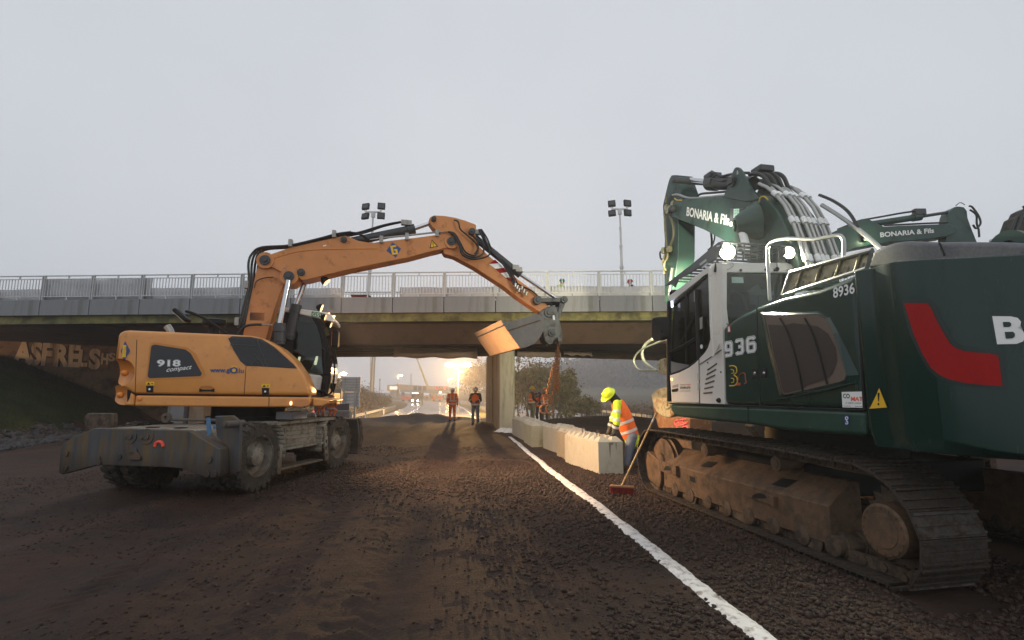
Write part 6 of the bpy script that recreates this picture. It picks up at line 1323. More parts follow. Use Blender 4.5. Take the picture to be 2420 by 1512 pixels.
m = MB(); m.add([G(.12, -.60, 1.40), G(1.05, -.60, 1.40), G(1.05, -.50, 2.0), G(1.05, -.68, 2.9), G(.12, -.68, 2.9), G(.12, -.50, 2.0)], [(0, 1, 2, 5), (5, 2, 3, 4)]); m.build('windscreen', M['glass_g'], gx, recalc=False)
m = MB(); m.prism([RP(*z3(*p), -.019) for p in [(948, 1085), (1050, 1090), (1055, 1140), (950, 1138)]], -gh * .003); m.build('window_sticker', mat('pale_green_sticker', (.35, .48, .42), .5, scale=5), gx)
m = MB(); m.tube([RP(*z3(*p), -.15) for p in [(890, 1226), (1000, 1228), (1040, 1245), (1062, 1300), (1080, 1380)]], .018, 8, 4); m.build('inner_rail', M['gold'], gx)
m = MB()
for q in (((880, 1018), (930, 1010), (962, 985), (955, 955)), ((1438, 1022), (1480, 1010), (1512, 975), (1500, 950))): m.tube([RP(*z3(*p), .03) for p in q], .006, 5, 4)
m.build('lamp_cable', M['steel'], gx, split=True)
for q in ((1030, 1025), (1252, 1020), (1330, 1022)): m = MB(); p = RP(*z3(*q), .015); m.sph(p, .018, 6); m.build('roof_plug', M['mudrust'], gx)
m = MB(); p = RP(*z3(1355, 1015), .04); m.sph(p, .03, 7, .8, .8, 1.0); m.cyl(p, p + Zv * .11, .008, .003, n=6); m.build('antenna', M['black'], gx)
# seat and controls inside
m = MB(); c = G(.6, -1.35, 1.85); m.box(c, gr * .24, gh * .25, Zv * .07); m.box(c - gh * .28 + Zv * .42, gr * .23, gh * .07, Zv * .40); m.box(c - gh * .30 + Zv * .88, gr * .13, gh * .05, Zv * .10); m.build('driver_seat', M['seat'], gx, bevel=.04, seg=3)
m = MB(); m.box(G(.3, -1.15, 1.75), gr * .09, gh * .3, Zv * .25); m.box(G(.9, -1.15, 1.75), gr * .09, gh * .3, Zv * .25); m.build('console', M['black'], gx, bevel=.03, split=True)
# roof guard and lamps
FG = GS(.08)
m = MB(); m.prism([FG(*z3(*p)) for p in [(352, 1166), (395, 1122), (600, 965), (760, 830), (832, 773), (866, 788), (800, 930), (770, 950), (640, 1010), (560, 1060), (470, 1105), (440, 1180), (420, 1150)]], gr * .025); gd = m.build('roof_guard', M['fops'], gx, bevel=.006)
for q in ([(662, 970), (720, 925), (728, 942), (672, 985)], [(680, 1000), (735, 955), (742, 972), (690, 1012)], [(820, 805), (850, 800), (840, 815), (815, 820)]): m = MB(); m.prism([FG(*z3(*p), .002) for p in q], -gr * .003); m.build('guard_slot', M['sheet'], gd)
ga, gb_ = [uwz(FG(*z3(*q)))[1:] for q in ((400, 1120), (832, 775))]
for k in range(14):
    t = k / 13; w_, z_ = ga[0] + (gb_[0] - ga[0]) * t, ga[1] + (gb_[1] - ga[1]) * t; m = MB(); m.box(G(.57, w_, z_), gr * .46, gh * .025, Zv * .008); m.build('guard_slat', M['fops'], gx)
m = MB(); gprism(m, [ga, gb_, (gb_[0] + .02, gb_[1] - .1), (ga[0] - .03, ga[1] - .09)], 1.02, 1.045); m.build('roof_guard', M['fops'], gx, bevel=.004)
for k in range(9):
    m = MB(); a = G(.14 + k * .1, gb_[0], gb_[1] - .01); m.tube([a, G(.18 + k * .1, rw - .02, 3.17)], .012, 5); m.build('guard_slat', M['fops'], gx)
LPs = Plane(G(0, rw - .06, 0), -gh)
for q, rad, e in (((905, 862), .10, 380), ((1455, 870), .075, 190)):
    p = LPs(*z3(*q)); d = (-gh - Zv * .12 - gr * .15).normalized()
    m = MB(); m.lathe(p - d * .09, d, [(0, .04), (.03, rad * .9), (.08, rad * 1.12), (.1, rad * 1.12)], 16); m.cyl(p - d * .05 - Zv * .12, p - d * .05, .015, n=8); o = m.build('work_lamp', M['black'], gx)
    m = MB(); m.lathe(p + d * .012, d, [(0, rad), (.012, rad * .8), (.02, .0)], 16); m.build('lamp_lens', M['lamp_white'], o)
    l = bpy.data.lights.new('work_light', 'SPOT'); l.energy = e; l.color = (1, .95, .70); l.spot_size = R(150); l.spot_blend = .8; l.shadow_soft_size = .07
    lo = bpy.data.objects.new('work_light', l); COL.objects.link(lo); lo.parent = gx; lo.location = p + d * .08 - gx.location; lo.rotation_euler = d.to_track_quat('-Z', 'Y').to_euler()
for uo in (.22, .92):
    p = G(uo, -.66, 2.97); d = Vector((.06, 1, .12)).normalized(); m = MB(); m.lathe(p - d * .06, d, [(0, .03), (.03, .065), (.08, .07)], 14); o = m.build('work_lamp', M['black'], gx); m = MB(); m.cyl(p + d * .015, p + d * .025, .06, n=14); m.build('lamp_lens', M['lamp_white'], o)
    l = bpy.data.lights.new('front_light', 'SPOT'); l.energy = 1700; l.color = (1, .92, .60); l.spot_size = R(52); l.spot_blend = .8; l.shadow_soft_size = .06
    lo = bpy.data.objects.new('front_light', l); COL.objects.link(lo); lo.parent = gx; lo.location = p + d * .06 - gx.location; lo.rotation_euler = d.to_track_quat('-Z', 'Y').to_euler()
l = bpy.data.lights.new('front_light', 'SPOT'); l.energy = 420; l.color = (1, .95, .72); l.spot_size = R(58); l.spot_blend = .7; l.shadow_soft_size = .06
lo = bpy.data.objects.new('front_light', l); COL.objects.link(lo); lo.parent = gx; lo.location = G(.92, -.56, 3.0) - gx.location; lo.rotation_euler = (gh + gr * .42 + Zv * .12).to_track_quat('-Z', 'Y').to_euler()
# ---- boom
GB = GS(1.20)
def gbp(pts, off=0): return GB.many(z3, pts, off)
boom = [(415, 548), (432, 450), (445, 405), (560, 388), (890, 372), (1000, 362), (1150, 356), (1215, 358), (1290, 415), (1370, 515), (1430, 640), (1480, 780), (1540, 960), (1600, 1180), (1200, 1200), (1100, 960), (1000, 832), (895, 772), (700, 665), (480, 578)]
m = MB(); m.prism(gbp(boom), gr * .56); m.build('boom', M['green_boom'], gx, bevel=.02)
ear = [(878, 378), (905, 330), (925, 285), (960, 170), (985, 118), (1002, 109), (1022, 115), (1042, 138), (1080, 210), (1140, 310), (1180, 350), (1230, 385), (1100, 420)]
for k in (0, 1): m = MB(); m.prism([p + gr * (k * .54 - .025) for p in gbp(ear)], gr * .05); m.build('boom_bracket', M['green_boom'], gx, bevel=.012)
m = MB(); p = GB(*z3(1000, 155), .028); m.prism([p + Zv * .03 + gh * .01, p - Zv * .03 + gh * .02, p - Zv * .03 - gh * .02, p + Zv * .03 - gh * .01], gr * .006); m.build('bracket_hole', M['sheet'], gx)
def gpin(q, r_, u0=-.06, u1=.62, mm='dgrey'):
    p = GB(*z3(*q)); m = MB(); m.cyl(p + gr * u0, p + gr * u1, r_, n=18); m.box(p + gr * (u0 - .0), gr * .02, gh * .06, Zv * .035); m.build('pin', M[mm], gx, bevel=.006)
gpin((970, 240), .085); gpin((430, 480), .07); gpin((460, 222), .06)
def gcyl(p0, pj, p1, rb, rr, dd=.28):
    a, j, b = [GB(*z3(*q)) + gr * dd for q in (p0, pj, p1)]; d = (j - a).normalized(); m = MB(); m.cyl(a, j, rb, n=20); m.cyl(j - d * .22, j, rb * 1.2, n=20); c = m.build('arm_cylinder', M['dgrey'], gx, bevel=.008); m = MB(); m.cyl(j, b, rr, n=16); m.build('cylinder_rod', M['chrome'], c)
gcyl((1000, 245), (625, 235), (460, 218), .115, .06)
# boss and hoist cylinder head on the boom side
p0 = GB(*z3(1180, 590)); p1 = GB(*z3(985, 628), .26); m = MB(); m.cyl(p0 + gr * .02, p1, .30, .13, n=22); m.cyl(p1 - (p0 - p1).normalized() * .04, p1, .09, n=16); m.build('cylinder_boss', M['green_boom'], gx, bevel=.02)
m = MB(); a = GB(*z3(1045, 690), .2); b = GB(*z3(1075, 800), .2); m.cyl(a, b + (b - a) * .6, .055, n=14); m.build('hoist_rod', M['wht'], gx)
# lamp box on the boom
LB = GB.shift(.06); m = MB(); m.prism([LB(*z3(*p)) for p in [(935, 470), (1045, 475), (1048, 520), (1015, 565), (960, 620), (928, 620)]], gr * .06); o = m.build('boom_lamp_box', M['fops'], gx, bevel=.01)
m = MB(); m.prism([LB(*z3(*p), .004) for p in [(968, 480), (1018, 478), (1016, 555), (965, 560)]], -gr * .004); m.build('lamp_guard', emit('boom_lamp_glow', (.55, .9, .6), .55), o)
m = MB()
for k in range(4): m.tube([LB(*z3(970 + k * 15, 480), .012), LB(*z3(968 + k * 15, 558), .012)], .004, 4)
for k in range(3): m.tube([LB(*z3(966, 495 + k * 25), .012), LB(*z3(1018, 494 + k * 25), .012)], .004, 4)
m.build('lamp_grid', M['sheet'], o)
m = MB(); p = LB(*z3(950, 615), .03); m.sph(p, .03, 8); m.build('lamp_bulb', M['lamp_white'], o)
l = bpy.data.lights.new('boom_light', 'SPOT'); l.energy = 260; l.color = (1, .95, .72); l.spot_size = R(140); l.spot_blend = .7; l.shadow_soft_size = .05
lo = bpy.data.objects.new('boom_light', l); COL.objects.link(lo); lo.parent = gx; lo.location = GB(*z3(930, 600), .40) - gx.location; lo.rotation_euler = (gh * .9 - gr * .30 - Zv * .12).to_track_quat('-Z', 'Y').to_euler()
ptext('boom_letters', 'BONARIA & Fils', M['wht'], gx, GB, z3, (545, 542), (925, 630), (552, 460), .006, bold=.03)
# pipes over the boom back
back = [(1150, 300), (1215, 330), (1290, 392), (1372, 495), (1436, 625), (1488, 770), (1550, 960), (1600, 1120)]
for k in range(7):
    m = MB(); uo = .03 + k * .085; off = gh * 0
    pts = [GB(*z3(*q)) + gr * uo + (-gh * .07 + Zv * .05) + gh * (.02 * math.sin(k * 2.1)) for q in back[(k % 2):]]
    m.tube(pts, .024, 9); m.build('hydraulic_pipe', M['steel'], gx)
    for q in (2, 4, 6):
        if q - (k % 2) < len(pts): a = pts[q - (k % 2)]; d = (pts[q - (k % 2)] - pts[q - (k % 2) - 1]).normalized(); m = MB(); m.cyl(a - d * .05, a + d * .05, .036, n=10); m.build('pipe_clamp', M['wht'], gx)
m = MB()
for k in range(4): m.tube([GB(*z3(*q)) + gr * (.12 + k * .1) for q in [(1045, 170), (1110, 160 - k * 6), (1180, 195 - k * 8), (1230, 290), (1290, 400)]], .03, 8, 5)
m.tube([GB(*z3(*q)) + gr * .2 for q in [(660, 165), (700, 150), (760, 180), (830, 165), (920, 150), (1000, 150)]], .022, 7, 5); m.tube([GB(*z3(*q)) + gr * .15 for q in [(690, 195), (760, 225), (840, 215), (900, 225), (960, 165)]], .016, 7, 5)
m.tube([GB(*z3(*q)) + gr * .3 for q in [(640, 130), (625, 180), (650, 235)]], .03, 7, 4); m.tube([GB(*z3(*q)) + gr * .1 for q in [(600, 360), (640, 340), (760, 330), (880, 318)]], .02, 7, 4)
m.tube([GB(*z3(*q)) + gr * .5 for q in [(1440, 330), (1560, 385), (1680, 480), (1760, 620), (1790, 720)]], .02, 7, 5)
m.build('hose', M['hose'], gx, split=True)
m = MB(); m.tube([GB(*z3(*q)) + gr * .08 for q in [(390, 355), (440, 350), (540, 382), (700, 372), (800, 362), (890, 358)]], .022, 8, 4); m.tube([GB(*z3(*q)) + gr * .5 for q in [(1460, 420), (1580, 500), (1740, 620), (1870, 735), (1990, 850), (2015, 900)]], .028, 8, 3); m.build('steel_pipe', M['steel'], gx, split=True)
m = MB(); m.tube([GB(*z3(*q), .03) for q in [(1070, 520), (1090, 465), (1180, 435), (1205, 380), (1240, 370), (1275, 400)]], .010, 6, 5); m.tube([GB(*z3(*q), .03) for q in [(440, 385), (460, 400), (500, 402)]], .01, 6, 4); m.build('yellow_cable', M['gold'], gx, split=True)
for q, s in (((1075, 125), .12), ((650, 180), .1), ((640, 225), .09)): m = MB(); c = GB(*z3(*q)) + gr * .28; m.box(c, gr * .12, gh * s, Zv * .05); m.build('valve_block', M['dgrey'], gx, bevel=.02)
# ---- stick
KP_ = GS(1.33)
stk = [(335, 450), (376, 272), (392, 215), (412, 180), (452, 178), (470, 240), (500, 330), (520, 400), (478, 480), (472, 600), (470, 900), (440, 1100), (400, 1320), (352, 1320), (348, 1000), (352, 700), (338, 520)]
m = MB(); m.prism([KP_(*z3(*p)) for p in stk], gr * .36); m.build('stick', M['green_boom'], gx, bevel=.015)
m = MB(); m.tube([KP_(*z3(*q), .05) for q in [(385, 355), (362, 420), (355, 600), (365, 760), (378, 900), (350, 960), (352, 1060)]], .022, 8, 5); m.tube([KP_(*z3(*q), .05) for q in [(395, 540), (425, 620), (430, 720), (395, 820), (352, 900), (340, 960), (360, 1030)]], .022, 8, 5); m.build('stick_hose', mat('olive_hose', (.16, .14, .07), .5, scale=9), gx, split=True)
m = MB(); m.tube([KP_(*z3(*q), .05) for q in [(330, 850), (312, 870), (318, 920), (340, 940), (350, 1000), (372, 1080), (400, 1160)]], .018, 7, 5); m.tube([KP_(*z3(*q)) + gr * .36 for q in [(600, 640), (612, 760), (605, 900)]], .02, 7, 4); m.tube([KP_(*z3(*q)) + gr * .3 for q in [(655, 655), (662, 720), (640, 800), (605, 835)]], .014, 7, 5); m.build('stick_hose', M['hose'], gx, split=True)
m = MB()
for q in ((385, 500), (375, 470), (400, 480), (455, 478), (430, 440), (345, 850), (395, 840)): c = KP_(*z3(*q), .05); m.cyl(c - Zv * .06, c + Zv * .06, .045, n=10); m.box(c, gr * .04, gh * .05, Zv * .04)
m.build('hose_coupling', mat('brassy_steel', (.42, .38, .22), .35, .7, scale=15, var=.25), gx, bevel=.006, split=True)
m = MB(); m.tube([KP_(*z3(*q), .03) for q in [(420, 1000), (405, 1100), (395, 1250)]], .035, 8); m.build('bucket_cylinder', M['dgrey'], gx)
# coupler standing on the ground ahead of the cab
KQ = GS(1.30)
m = MB(); m.prism([KQ(*z4(*p)) for p in [(242, 1000), (300, 945), (375, 925), (460, 990), (460, 1170), (415, 1215), (330, 1200), (262, 1120)]], gr * .5); m.build('tilt_coupler', M['beige'], gx, bevel=.03, seg=3)
m = MB(); c = KQ(*z4(392, 1062), .01); m.lathe(c + gr * .03, -gr, [(0, .15), (.04, .15), (.05, .12), (.04, .08), (.06, .07), (.06, 0)], 24)
for i in range(14): a = 2 * math.pi * i / 14; q = c - gr * .02 + (gh * math.cos(a) + Zv * math.sin(a)) * .132; m.cyl(q, q - gr * .012, .011, n=6)
m.build('coupler_flange', M['beige'], gx)
m = MB(); m.prism([KQ(*z4(*p)) for p in [(262, 1120), (330, 1195), (415, 1215), (470, 1200), (600, 1215), (600, 1345), (330, 1340), (300, 1290)]], gr * .45); m.build('coupler_jaw', mat('rusty_jaw', (.24, .10, .04), .7, dirt=(.33, .27, .15), dirt_amt=.3, scale=5, bump=.2), gx, bevel=.03, seg=3)
m = MB(); m.prism([KQ(*z4(*p), -.05) for p in [(330, 1300), (600, 1300), (640, 1700), (330, 1700)]], gr * .4); m.build('coupler_leg', M['rust'], gx, bevel=.02)
m = MB(); 
for c0, r0 in (((490, 1258), 30), ((535, 1252), 32), ((512, 1285), 34), ((558, 1312), 26), ((560, 1245), 26)): m.tube([KQ(*z4(c0[0] + r0 * math.cos(t), c0[1] + r0 * .8 * math.sin(t)), .006) for t in [i * math.pi / 7 for i in range(12 if c0[0] != 558 else 15)]], .014, 5)
m.build('sprayed_ring', M['pink'], gx, split=True); m = MB(); c = KQ(*z4(558, 1312), .012); m.cyl(c, c + gr * .02, .055, n=16); m.build('coupler_hole', M['black'], gx)
m = MB(); m.prism([KQ(*z4(*p)) for p in [(292, 715), (320, 670), (365, 655), (400, 700), (400, 810), (350, 810), (300, 790)]], gr * .2); m.build('hydraulic_block', M['beige'], gx, bevel=.03, seg=3)
m = MB(); m.tube([KQ(*z4(*q)) for q in [(255, 480), (190, 530), (160, 600), (175, 680), (240, 740), (310, 780)]], .03, 8, 5); m.tube([KQ(*z4(*q), .1) for q in [(380, 480), (250, 535), (150, 580), (95, 640), (85, 700), (130, 765), (220, 772), (310, 770)]], .02, 8, 5); m.build('coupler_hose', mat('pale_hose', (.30, .31, .24), .5, scale=9, var=.2), gx, split=True)
# left mirror
MP = GS(-.10); m = MB(); m.prism([MP(*z4(*p)) for p in [(243, 300), (255, 280), (330, 276), (345, 300), (345, 470), (325, 498), (262, 500), (245, 470)]], gr * .05 - gh * .12); m.build('cab_mirror', M['black'], gx, bevel=.03, seg=3)
m = MB(); m.tube([MP(*z4(345, 410)), GS(.05)(*z4(405, 380))], .02, 6); m.tube([MP(*z4(345, 330)), GS(.05)(*z4(405, 320))], .015, 6); m.build('mirror_arm', M['black'], gx, split=True)

# ================================================================== SECOND AND THIRD GREEN EXCAVATORS
Y2 = 15.5; B2 = Plane((0, Y2, 0), (0, -1, 0)); Yv = Vector((0, 1, 0))
c2 = at(1960, 700, Y2 + 1)
g2 = thing('crawler_excavator', 'second dark green excavator of which only the raised boom shows behind the near one', 'excavator', (c2.x, Y2 + .3, 0))
def b2(pts, off=0): return B2.many(z5, pts, off)
m = MB(); m.prism(b2([(180, 420), (240, 372), (350, 320), (440, 300), (480, 268), (520, 256), (560, 256), (620, 290), (680, 315), (800, 308), (1000, 300), (1195, 292), (1280, 322), (1252, 370), (1190, 395), (1050, 412), (900, 430), (700, 442), (430, 492), (300, 560), (260, 640), (120, 640)]), Yv * .5); m.build('boom', M['green_boom'], g2, bevel=.02)
m = MB(); m.prism([p + Yv * .08 for p in b2([(1212, 215), (1225, 185), (1260, 152), (1290, 144), (1340, 150), (1365, 180), (1372, 240), (1405, 330), (1445, 430), (1450, 640), (1200, 640), (1195, 430), (1205, 330), (1198, 290)])], Yv * .34); m.build('stick', M['green_boom'], g2, bevel=.02)
a, j, b = [B2(*z5(*q)) + Yv * .2 for q in ((590, 282), (1010, 218), (1250, 180))]; m = MB(); m.cyl(a, j, .10, n=16); m.cyl(j - (j - a).normalized() * .25, j, .125, n=16); o = m.build('arm_cylinder', M['green_boom'], g2); m = MB(); m.cyl(j, b, .05, n=12); m.build('cylinder_rod', M['dgrey'], o)
m = MB(); m.tube([B2(*z5(*q)) + Yv * .1 for q in [(320, 330), (420, 290), (500, 258), (570, 245), (700, 222), (850, 195), (985, 178)]], .03, 7, 4); m.tube([B2(*z5(*q)) for q in [(680, 305), (800, 300), (1000, 290), (1190, 282)]], .03, 7, 3)
m.tube([B2(*z5(*q)) for q in [(1365, 150), (1390, 160), (1440, 230), (1455, 290), (1420, 330), (1395, 300)]], .03, 7, 5); m.tube([B2(*z5(*q)) for q in [(1370, 180), (1420, 220), (1425, 290), (1440, 340), (1445, 400)]], .03, 7, 5); m.tube([B2(*z5(*q)) for q in [(1255, 150), (1290, 122), (1330, 140)]], .012, 6, 4); m.build('hose', M['hose'], g2, split=True)
m = MB(); p = B2(*z5(990, 185)) + Yv * .15; m.box(p, Vector((.18, 0, 0)), Yv * .08, Vector((0, 0, .1))); m.build('valve_block', M['dgrey'], g2, bevel=.02)
ptext('boom_letters', 'BONARIA & Fils', M['wht'], g2, B2, z5, (648, 402), (1082, 366), (645, 362), .012, bold=.03)
m = MB(); p = B2(*z5(520, 416), .05); m.box(p, Vector((.06, 0, 0)), Yv * .05, Vector((0, 0, .07))); o = m.build('boom_lamp', M['black'], g2)
l = bpy.data.lights.new('boom_light', 'POINT'); l.energy = 10; l.color = (.85, 1, .6); l.shadow_soft_size = .05; lo = bpy.data.objects.new('boom_light', l); COL.objects.link(lo); lo.parent = g2; lo.location = B2(*z5(548, 414), .16) - g2.location
m = MB(); p = B2(*z5(534, 414), .05); m.sph(p, .04, 7); m.build('lamp_bulb', M['lamp_white'], o)
# its body and tracks, hidden behind the near machine
x0 = c2.x; m = MB(); m.abox(x0 - 2.2, x0 + 1.6, Y2 - 1.1, Y2 + 1.9, 1.2, 2.3); m.build('upper_body', M['green'], g2, bevel=.1); m = MB(); m.abox(x0 + .2, x0 + 1.5, Y2 + .9, Y2 + 1.9, 1.3, 3.0); m.build('cab', M['white'], g2, bevel=.08)
for yy in (-1.2, 1.4): m = MB(); m.prism([Vector((x0 + a, Y2 + yy, b)) for a, b in [(-2.3, 0), (2.1, 0), (2.45, .45), (2.1, .95), (-2.3, .95), (-2.65, .45)]], Yv * .6); m.build('track', M['shoe'], g2, bevel=.06)
m = MB(); m.cyl((x0, Y2 + .3, .6), (x0, Y2 + .3, 1.25), .7, n=20); m.build('slewing_ring', M['black'], g2)
B3 = Plane((0, 14, 0), (0, -1, 0)); p = at(2440, 600, 14)
g3 = thing('crawler_excavator', 'third dark excavator showing only the muddy tip of its arm at the right edge', 'excavator', (p.x, 14, 0))
m = MB(); m.prism([B3(*z5(*q)) for q in [(1686, 420), (1700, 360), (1745, 240), (1780, 222), (1800, 180), (1860, 150), (1900, 220), (1960, 700), (1690, 700)]], Yv * .4); m.build('stick', mat('muddy_arm', (.05, .035, .022), .7, dirt=(.02, .03, .025), dirt_amt=.5, scale=4, bump=.3), g3, bevel=.03)
m = MB(); m.tube([B3(*z5(*q), .03) for q in [(1800, 150), (1812, 170), (1790, 230), (1760, 300), (1730, 380), (1710, 430)]], .04, 7, 4); m.tube([B3(*z5(*q), .03) for q in [(1745, 245), (1715, 330), (1700, 420)]], .035, 7, 4); m.build('hose', M['hose'], g3, split=True)
q3 = at(2520, 900, 14); m = MB(); m.abox(q3.x - .8, q3.x + 2.6, 13.6, 16, .9, 2.4); m.build('upper_body', M['green'], g3, bevel=.1); m = MB(); m.prism([Vector((q3.x + .9 + a, 13.3, b)) for a, b in [(-2, 0), (2, 0), (2.4, .45), (2, .9), (-2, .9), (-2.4, .45)]], Yv * 2.6); m.build('track', M['shoe'], g3, bevel=.05)
# ================================================================== CONCRETE BLOCKS
zk2 = zoomf(1900, 1350, .3969)
def gpt(q, z=0): p = ong(*zk2(*q), z); return p
BL = [((1247, 1380), (908, 1252), .51, 'largest pale concrete block with two rows of pyramid studs, nearest the broom'),
      ((906, 1230), (824, 1186), .60, 'brownish concrete block wedged directly behind the largest block'),
      ((828, 1158), (686, 1116), .60, 'pinkish concrete block third from the bending worker'),
      ((571, 1108), (492, 1062), .60, 'concrete block with a greenish mossy end face in the middle of the row'),
      ((494, 1044), (430, 1008), .60, 'grey streaked concrete block second from the median pier'),
      ((430, 1006), (374, 984), .60, 'small looking concrete block touching the median pier')]
M['block_moss'] = mat('mossy_block', (.38, .36, .26), .85, dirt=(.25, .24, .16), dirt_amt=.3, scale=2.5, bump=.2, var=.1)
M['block_brown'] = mat('brown_block', (.36, .30, .22), .85, dirt=(.26, .21, .15), dirt_amt=.3, scale=2.5, bump=.2, var=.1)
def conc_block(a, b, wd, label, H=.6, mm='block', minlen=0):
    a = Vector((a.x, a.y, 0)); b = Vector((b.x, b.y, 0)); d = (b - a).normalized(); L0 = max((b - a).length, minlen); r_ = Vector((d.y, -d.x, 0)); z0 = min(gz1(a.x, a.y), gz1(b.x, b.y)) - .03
    o = thing('concrete_block', label, 'concrete block', tuple(a + d * L0 / 2 + r_ * wd / 2 + Vector((0, 0, z0))), 'concrete blocks set in a row towards the median pier')
    m = MB(); base = a + Vector((0, 0, z0)); m.prism([base, base + r_ * wd, base + r_ * wd + d * L0, base + d * L0], (0, 0, H - z0)); m.build('block_body', M[mm], o, bevel=.012)
    nn = max(1, round(L0 / .27)); nc = 2; s = .12
    for i in range(nn):
        for j in range(nc):
            c = a + d * (L0 * (i + .5) / nn) + r_ * (wd * (j + .5) / nc) + Vector((0, 0, H - .004)); m = MB(); R0 = [c + d * x * s + r_ * y * s for x, y in ((-1, -1), (1, -1), (1, 1), (-1, 1))]; R1 = [c + (d * x + r_ * y) * s * .38 + Vector((0, 0, .085)) for x, y in ((-1, -1), (1, -1), (1, 1), (-1, 1))]
            m.loft([R0, R1]); m.build('stud', M['block'], o, smooth=0)
    return o, a, d, r_, L0
for i, (p, q, wd, lab) in enumerate(BL):
    res = conc_block(gpt(p), gpt(q), wd, lab, mm=['block', 'block_brown', 'block', 'block_moss', 'block', 'block'][i], minlen=[0, .5, 0, .9, .7, .6][i])
    if i == 0:
        o, a, d, r_, L0 = res
        for t in (.30, .72): m = MB(); c = a + d * L0 * t + r_ * .25 + Vector((0, 0, .6)); m.tube([c - r_ * .03, c - r_ * .03 + Vector((0, 0, .14)), c + Vector((0, 0, .18)), c + r_ * .03 + Vector((0, 0, .14)), c + r_ * .03], .008, 6, 3); m.build('lifting_loop', M['dgrey'], o)
        m = MB()
        for x, w_, h_ in ((.24, .022, .30), (.37, .015, .16), (.28, .05, .05)): c = a + r_ * x - d * .002; m.prism([c - r_ * w_ + Vector((0, 0, .575)), c + r_ * w_ + Vector((0, 0, .575)), c + r_ * w_ * .5 + Vector((0, 0, .575 - h_ * .6)), c + r_ * .002 + Vector((0, 0, .575 - h_)), c - r_ * w_ * .6 + Vector((0, 0, .575 - h_ * .5))], -d * .002)
        m.build('damp_stain', mat('damp_stain', (.17, .155, .125), .6, scale=8, var=.15), o)
# a second parallel run of blocks further back on the right of the row
b0 = gpt((1025, 925), .0)
# ================================================================== LIFTING CHAIN
zk = zoomf(2080, 1100, .4103)
CH = Plane(UC + ln * .0, nr)
c0 = CH(*z2(2272, 905)); lc = thing('lifting_chain', 'rusty lifting chain with two hooks hanging from the orange bucket coupler', 'chain', tuple(c0))
def chain(name, pts, link=.08, r_=.0085):
    P = spline([CH(*zk(*q)) for q in pts], 8); L = [0]
    for a, b in zip(P[:-1], P[1:]): L.append(L[-1] + (b - a).length)
    n = max(2, int(L[-1] / (link * .72))); m = MB()
    for i in range(n):
        s = (i + .5) * L[-1] / n; k = max(j for j in range(len(L)) if L[j] <= s); k = min(k, len(P) - 2); t = (s - L[k]) / max(1e-6, L[k + 1] - L[k]); c = P[k].lerp(P[k + 1], t); d = (P[k + 1] - P[k]).normalized(); u, v = ortho(d); a = (0 if i % 2 else math.pi / 2) + .5; w_ = u * math.cos(a) + v * math.sin(a)
        loop = [c + d * (link * .5 * math.copysign(abs(math.sin(x)) ** .7, math.sin(x))) + w_ * (link * .31 * math.cos(x)) for x in [2 * math.pi * q / 10 for q in range(11)]]; m.tube(loop, r_, 5)
    return m.build(name, M['chain'], lc)
chain('chain_top', [(382, 580), (376, 660), (368, 740)], .10, .013)
chain('chain_cluster', [(352, 735), (350, 790), (345, 845)]); chain('chain_cluster', [(375, 735), (380, 790), (378, 860)]); chain('chain_cluster', [(362, 740), (365, 790), (362, 850)])
chain('chain_leg', [(335, 835), (310, 950), (278, 1080), (255, 1180), (245, 1240)])
chain('chain_leg', [(348, 845), (338, 960), (328, 1080), (318, 1180), (302, 1250)])
for k, (x0, x1, yb) in enumerate(((340, 362, 1110), (356, 378, 1130))): chain('chain_loop', [(x0 + 8, 850), (x0, 960), (x0 + 2, 1060), ((x0 + x1) / 2, yb), (x1, 1060), (x1 - 2, 950), (x1 - 4, 850)], .07, .0075)
for q in ((232, 1300), (285, 1300)):
    c = CH(*zk(*q)); m = MB(); loop = [c + hd * (.08 * math.cos(t)) + Vector((0, 0, .085 * math.sin(t) - .02)) for t in [R(a) for a in range(60, 395, 20)]]; rr = [.011 + .012 * math.sin(math.pi * i / (len(loop) - 1)) for i in range(len(loop))]
    m.tube(loop, rr, 8); m.tube([c + Vector((0, 0, .10)) + hd * .03, c + Vector((0, 0, .20)), c + Vector((0, 0, .26))], .02, 7); m.lathe(c + Vector((0, 0, .25)), nr, [(-.012, .02), (.012, .02), (.012, .04), (-.012, .04)], 12); m.build('chain_hook', mat('hook_orange', (.26, .11, .05), .55, .2, scale=15, var=.2) if q[0] == 232 else bpy.data.materials['hook_orange'], lc)
# ================================================================== BROOM
zw = zoomf(2400, 1500, .3306)
hb_ = ong(*zw(268, 1448)); hb_.z = .13; tp = at(*zw(686, 455), 8.05)
br = thing('broom', 'long wooden broom with red bristles leaning against the green excavator track', 'broom', (hb_.x, hb_.y, 0))
d = (tp - hb_).normalized(); m = MB(); m.cyl(hb_, tp, .0155, .0135, n=12); m.build('handle', M['wood'], br); m = MB(); a = hb_.lerp(tp, .865); m.cyl(a, hb_.lerp(tp, .91), .0162, n=12); m.build('handle_tape', M['sheet'], br)
hdv = (ong(*zw(360, 1440)) - ong(*zw(176, 1388))); hdv.z = 0; hl = .18; hx = Vector((.95, -.30, 0)).normalized(); hy = Vector((.30, .95, 0)).normalized()
m = MB(); m.box((hb_.x, hb_.y, .118), hx * hl, hy * .032, Vector((0, 0, .016))); m.build('broom_head', mat('broom_head_wood', (.33, .16, .07), .6, scale=10), br, bevel=.008)
m = MB()
for i in range(40):
    for j in range(5): c = Vector((hb_.x, hb_.y, 0)) + hx * (-hl + .01 + (2 * hl - .02) * i / 39) + hy * (-.026 + .013 * j); e = c + Vector((RNG.uniform(-.014, .014), RNG.uniform(-.014, .014), .012)); m.cyl(c + Vector((0, 0, .104)), e, .0045, .003, n=4, cap=False)
m.build('bristles', M['brist'], br)
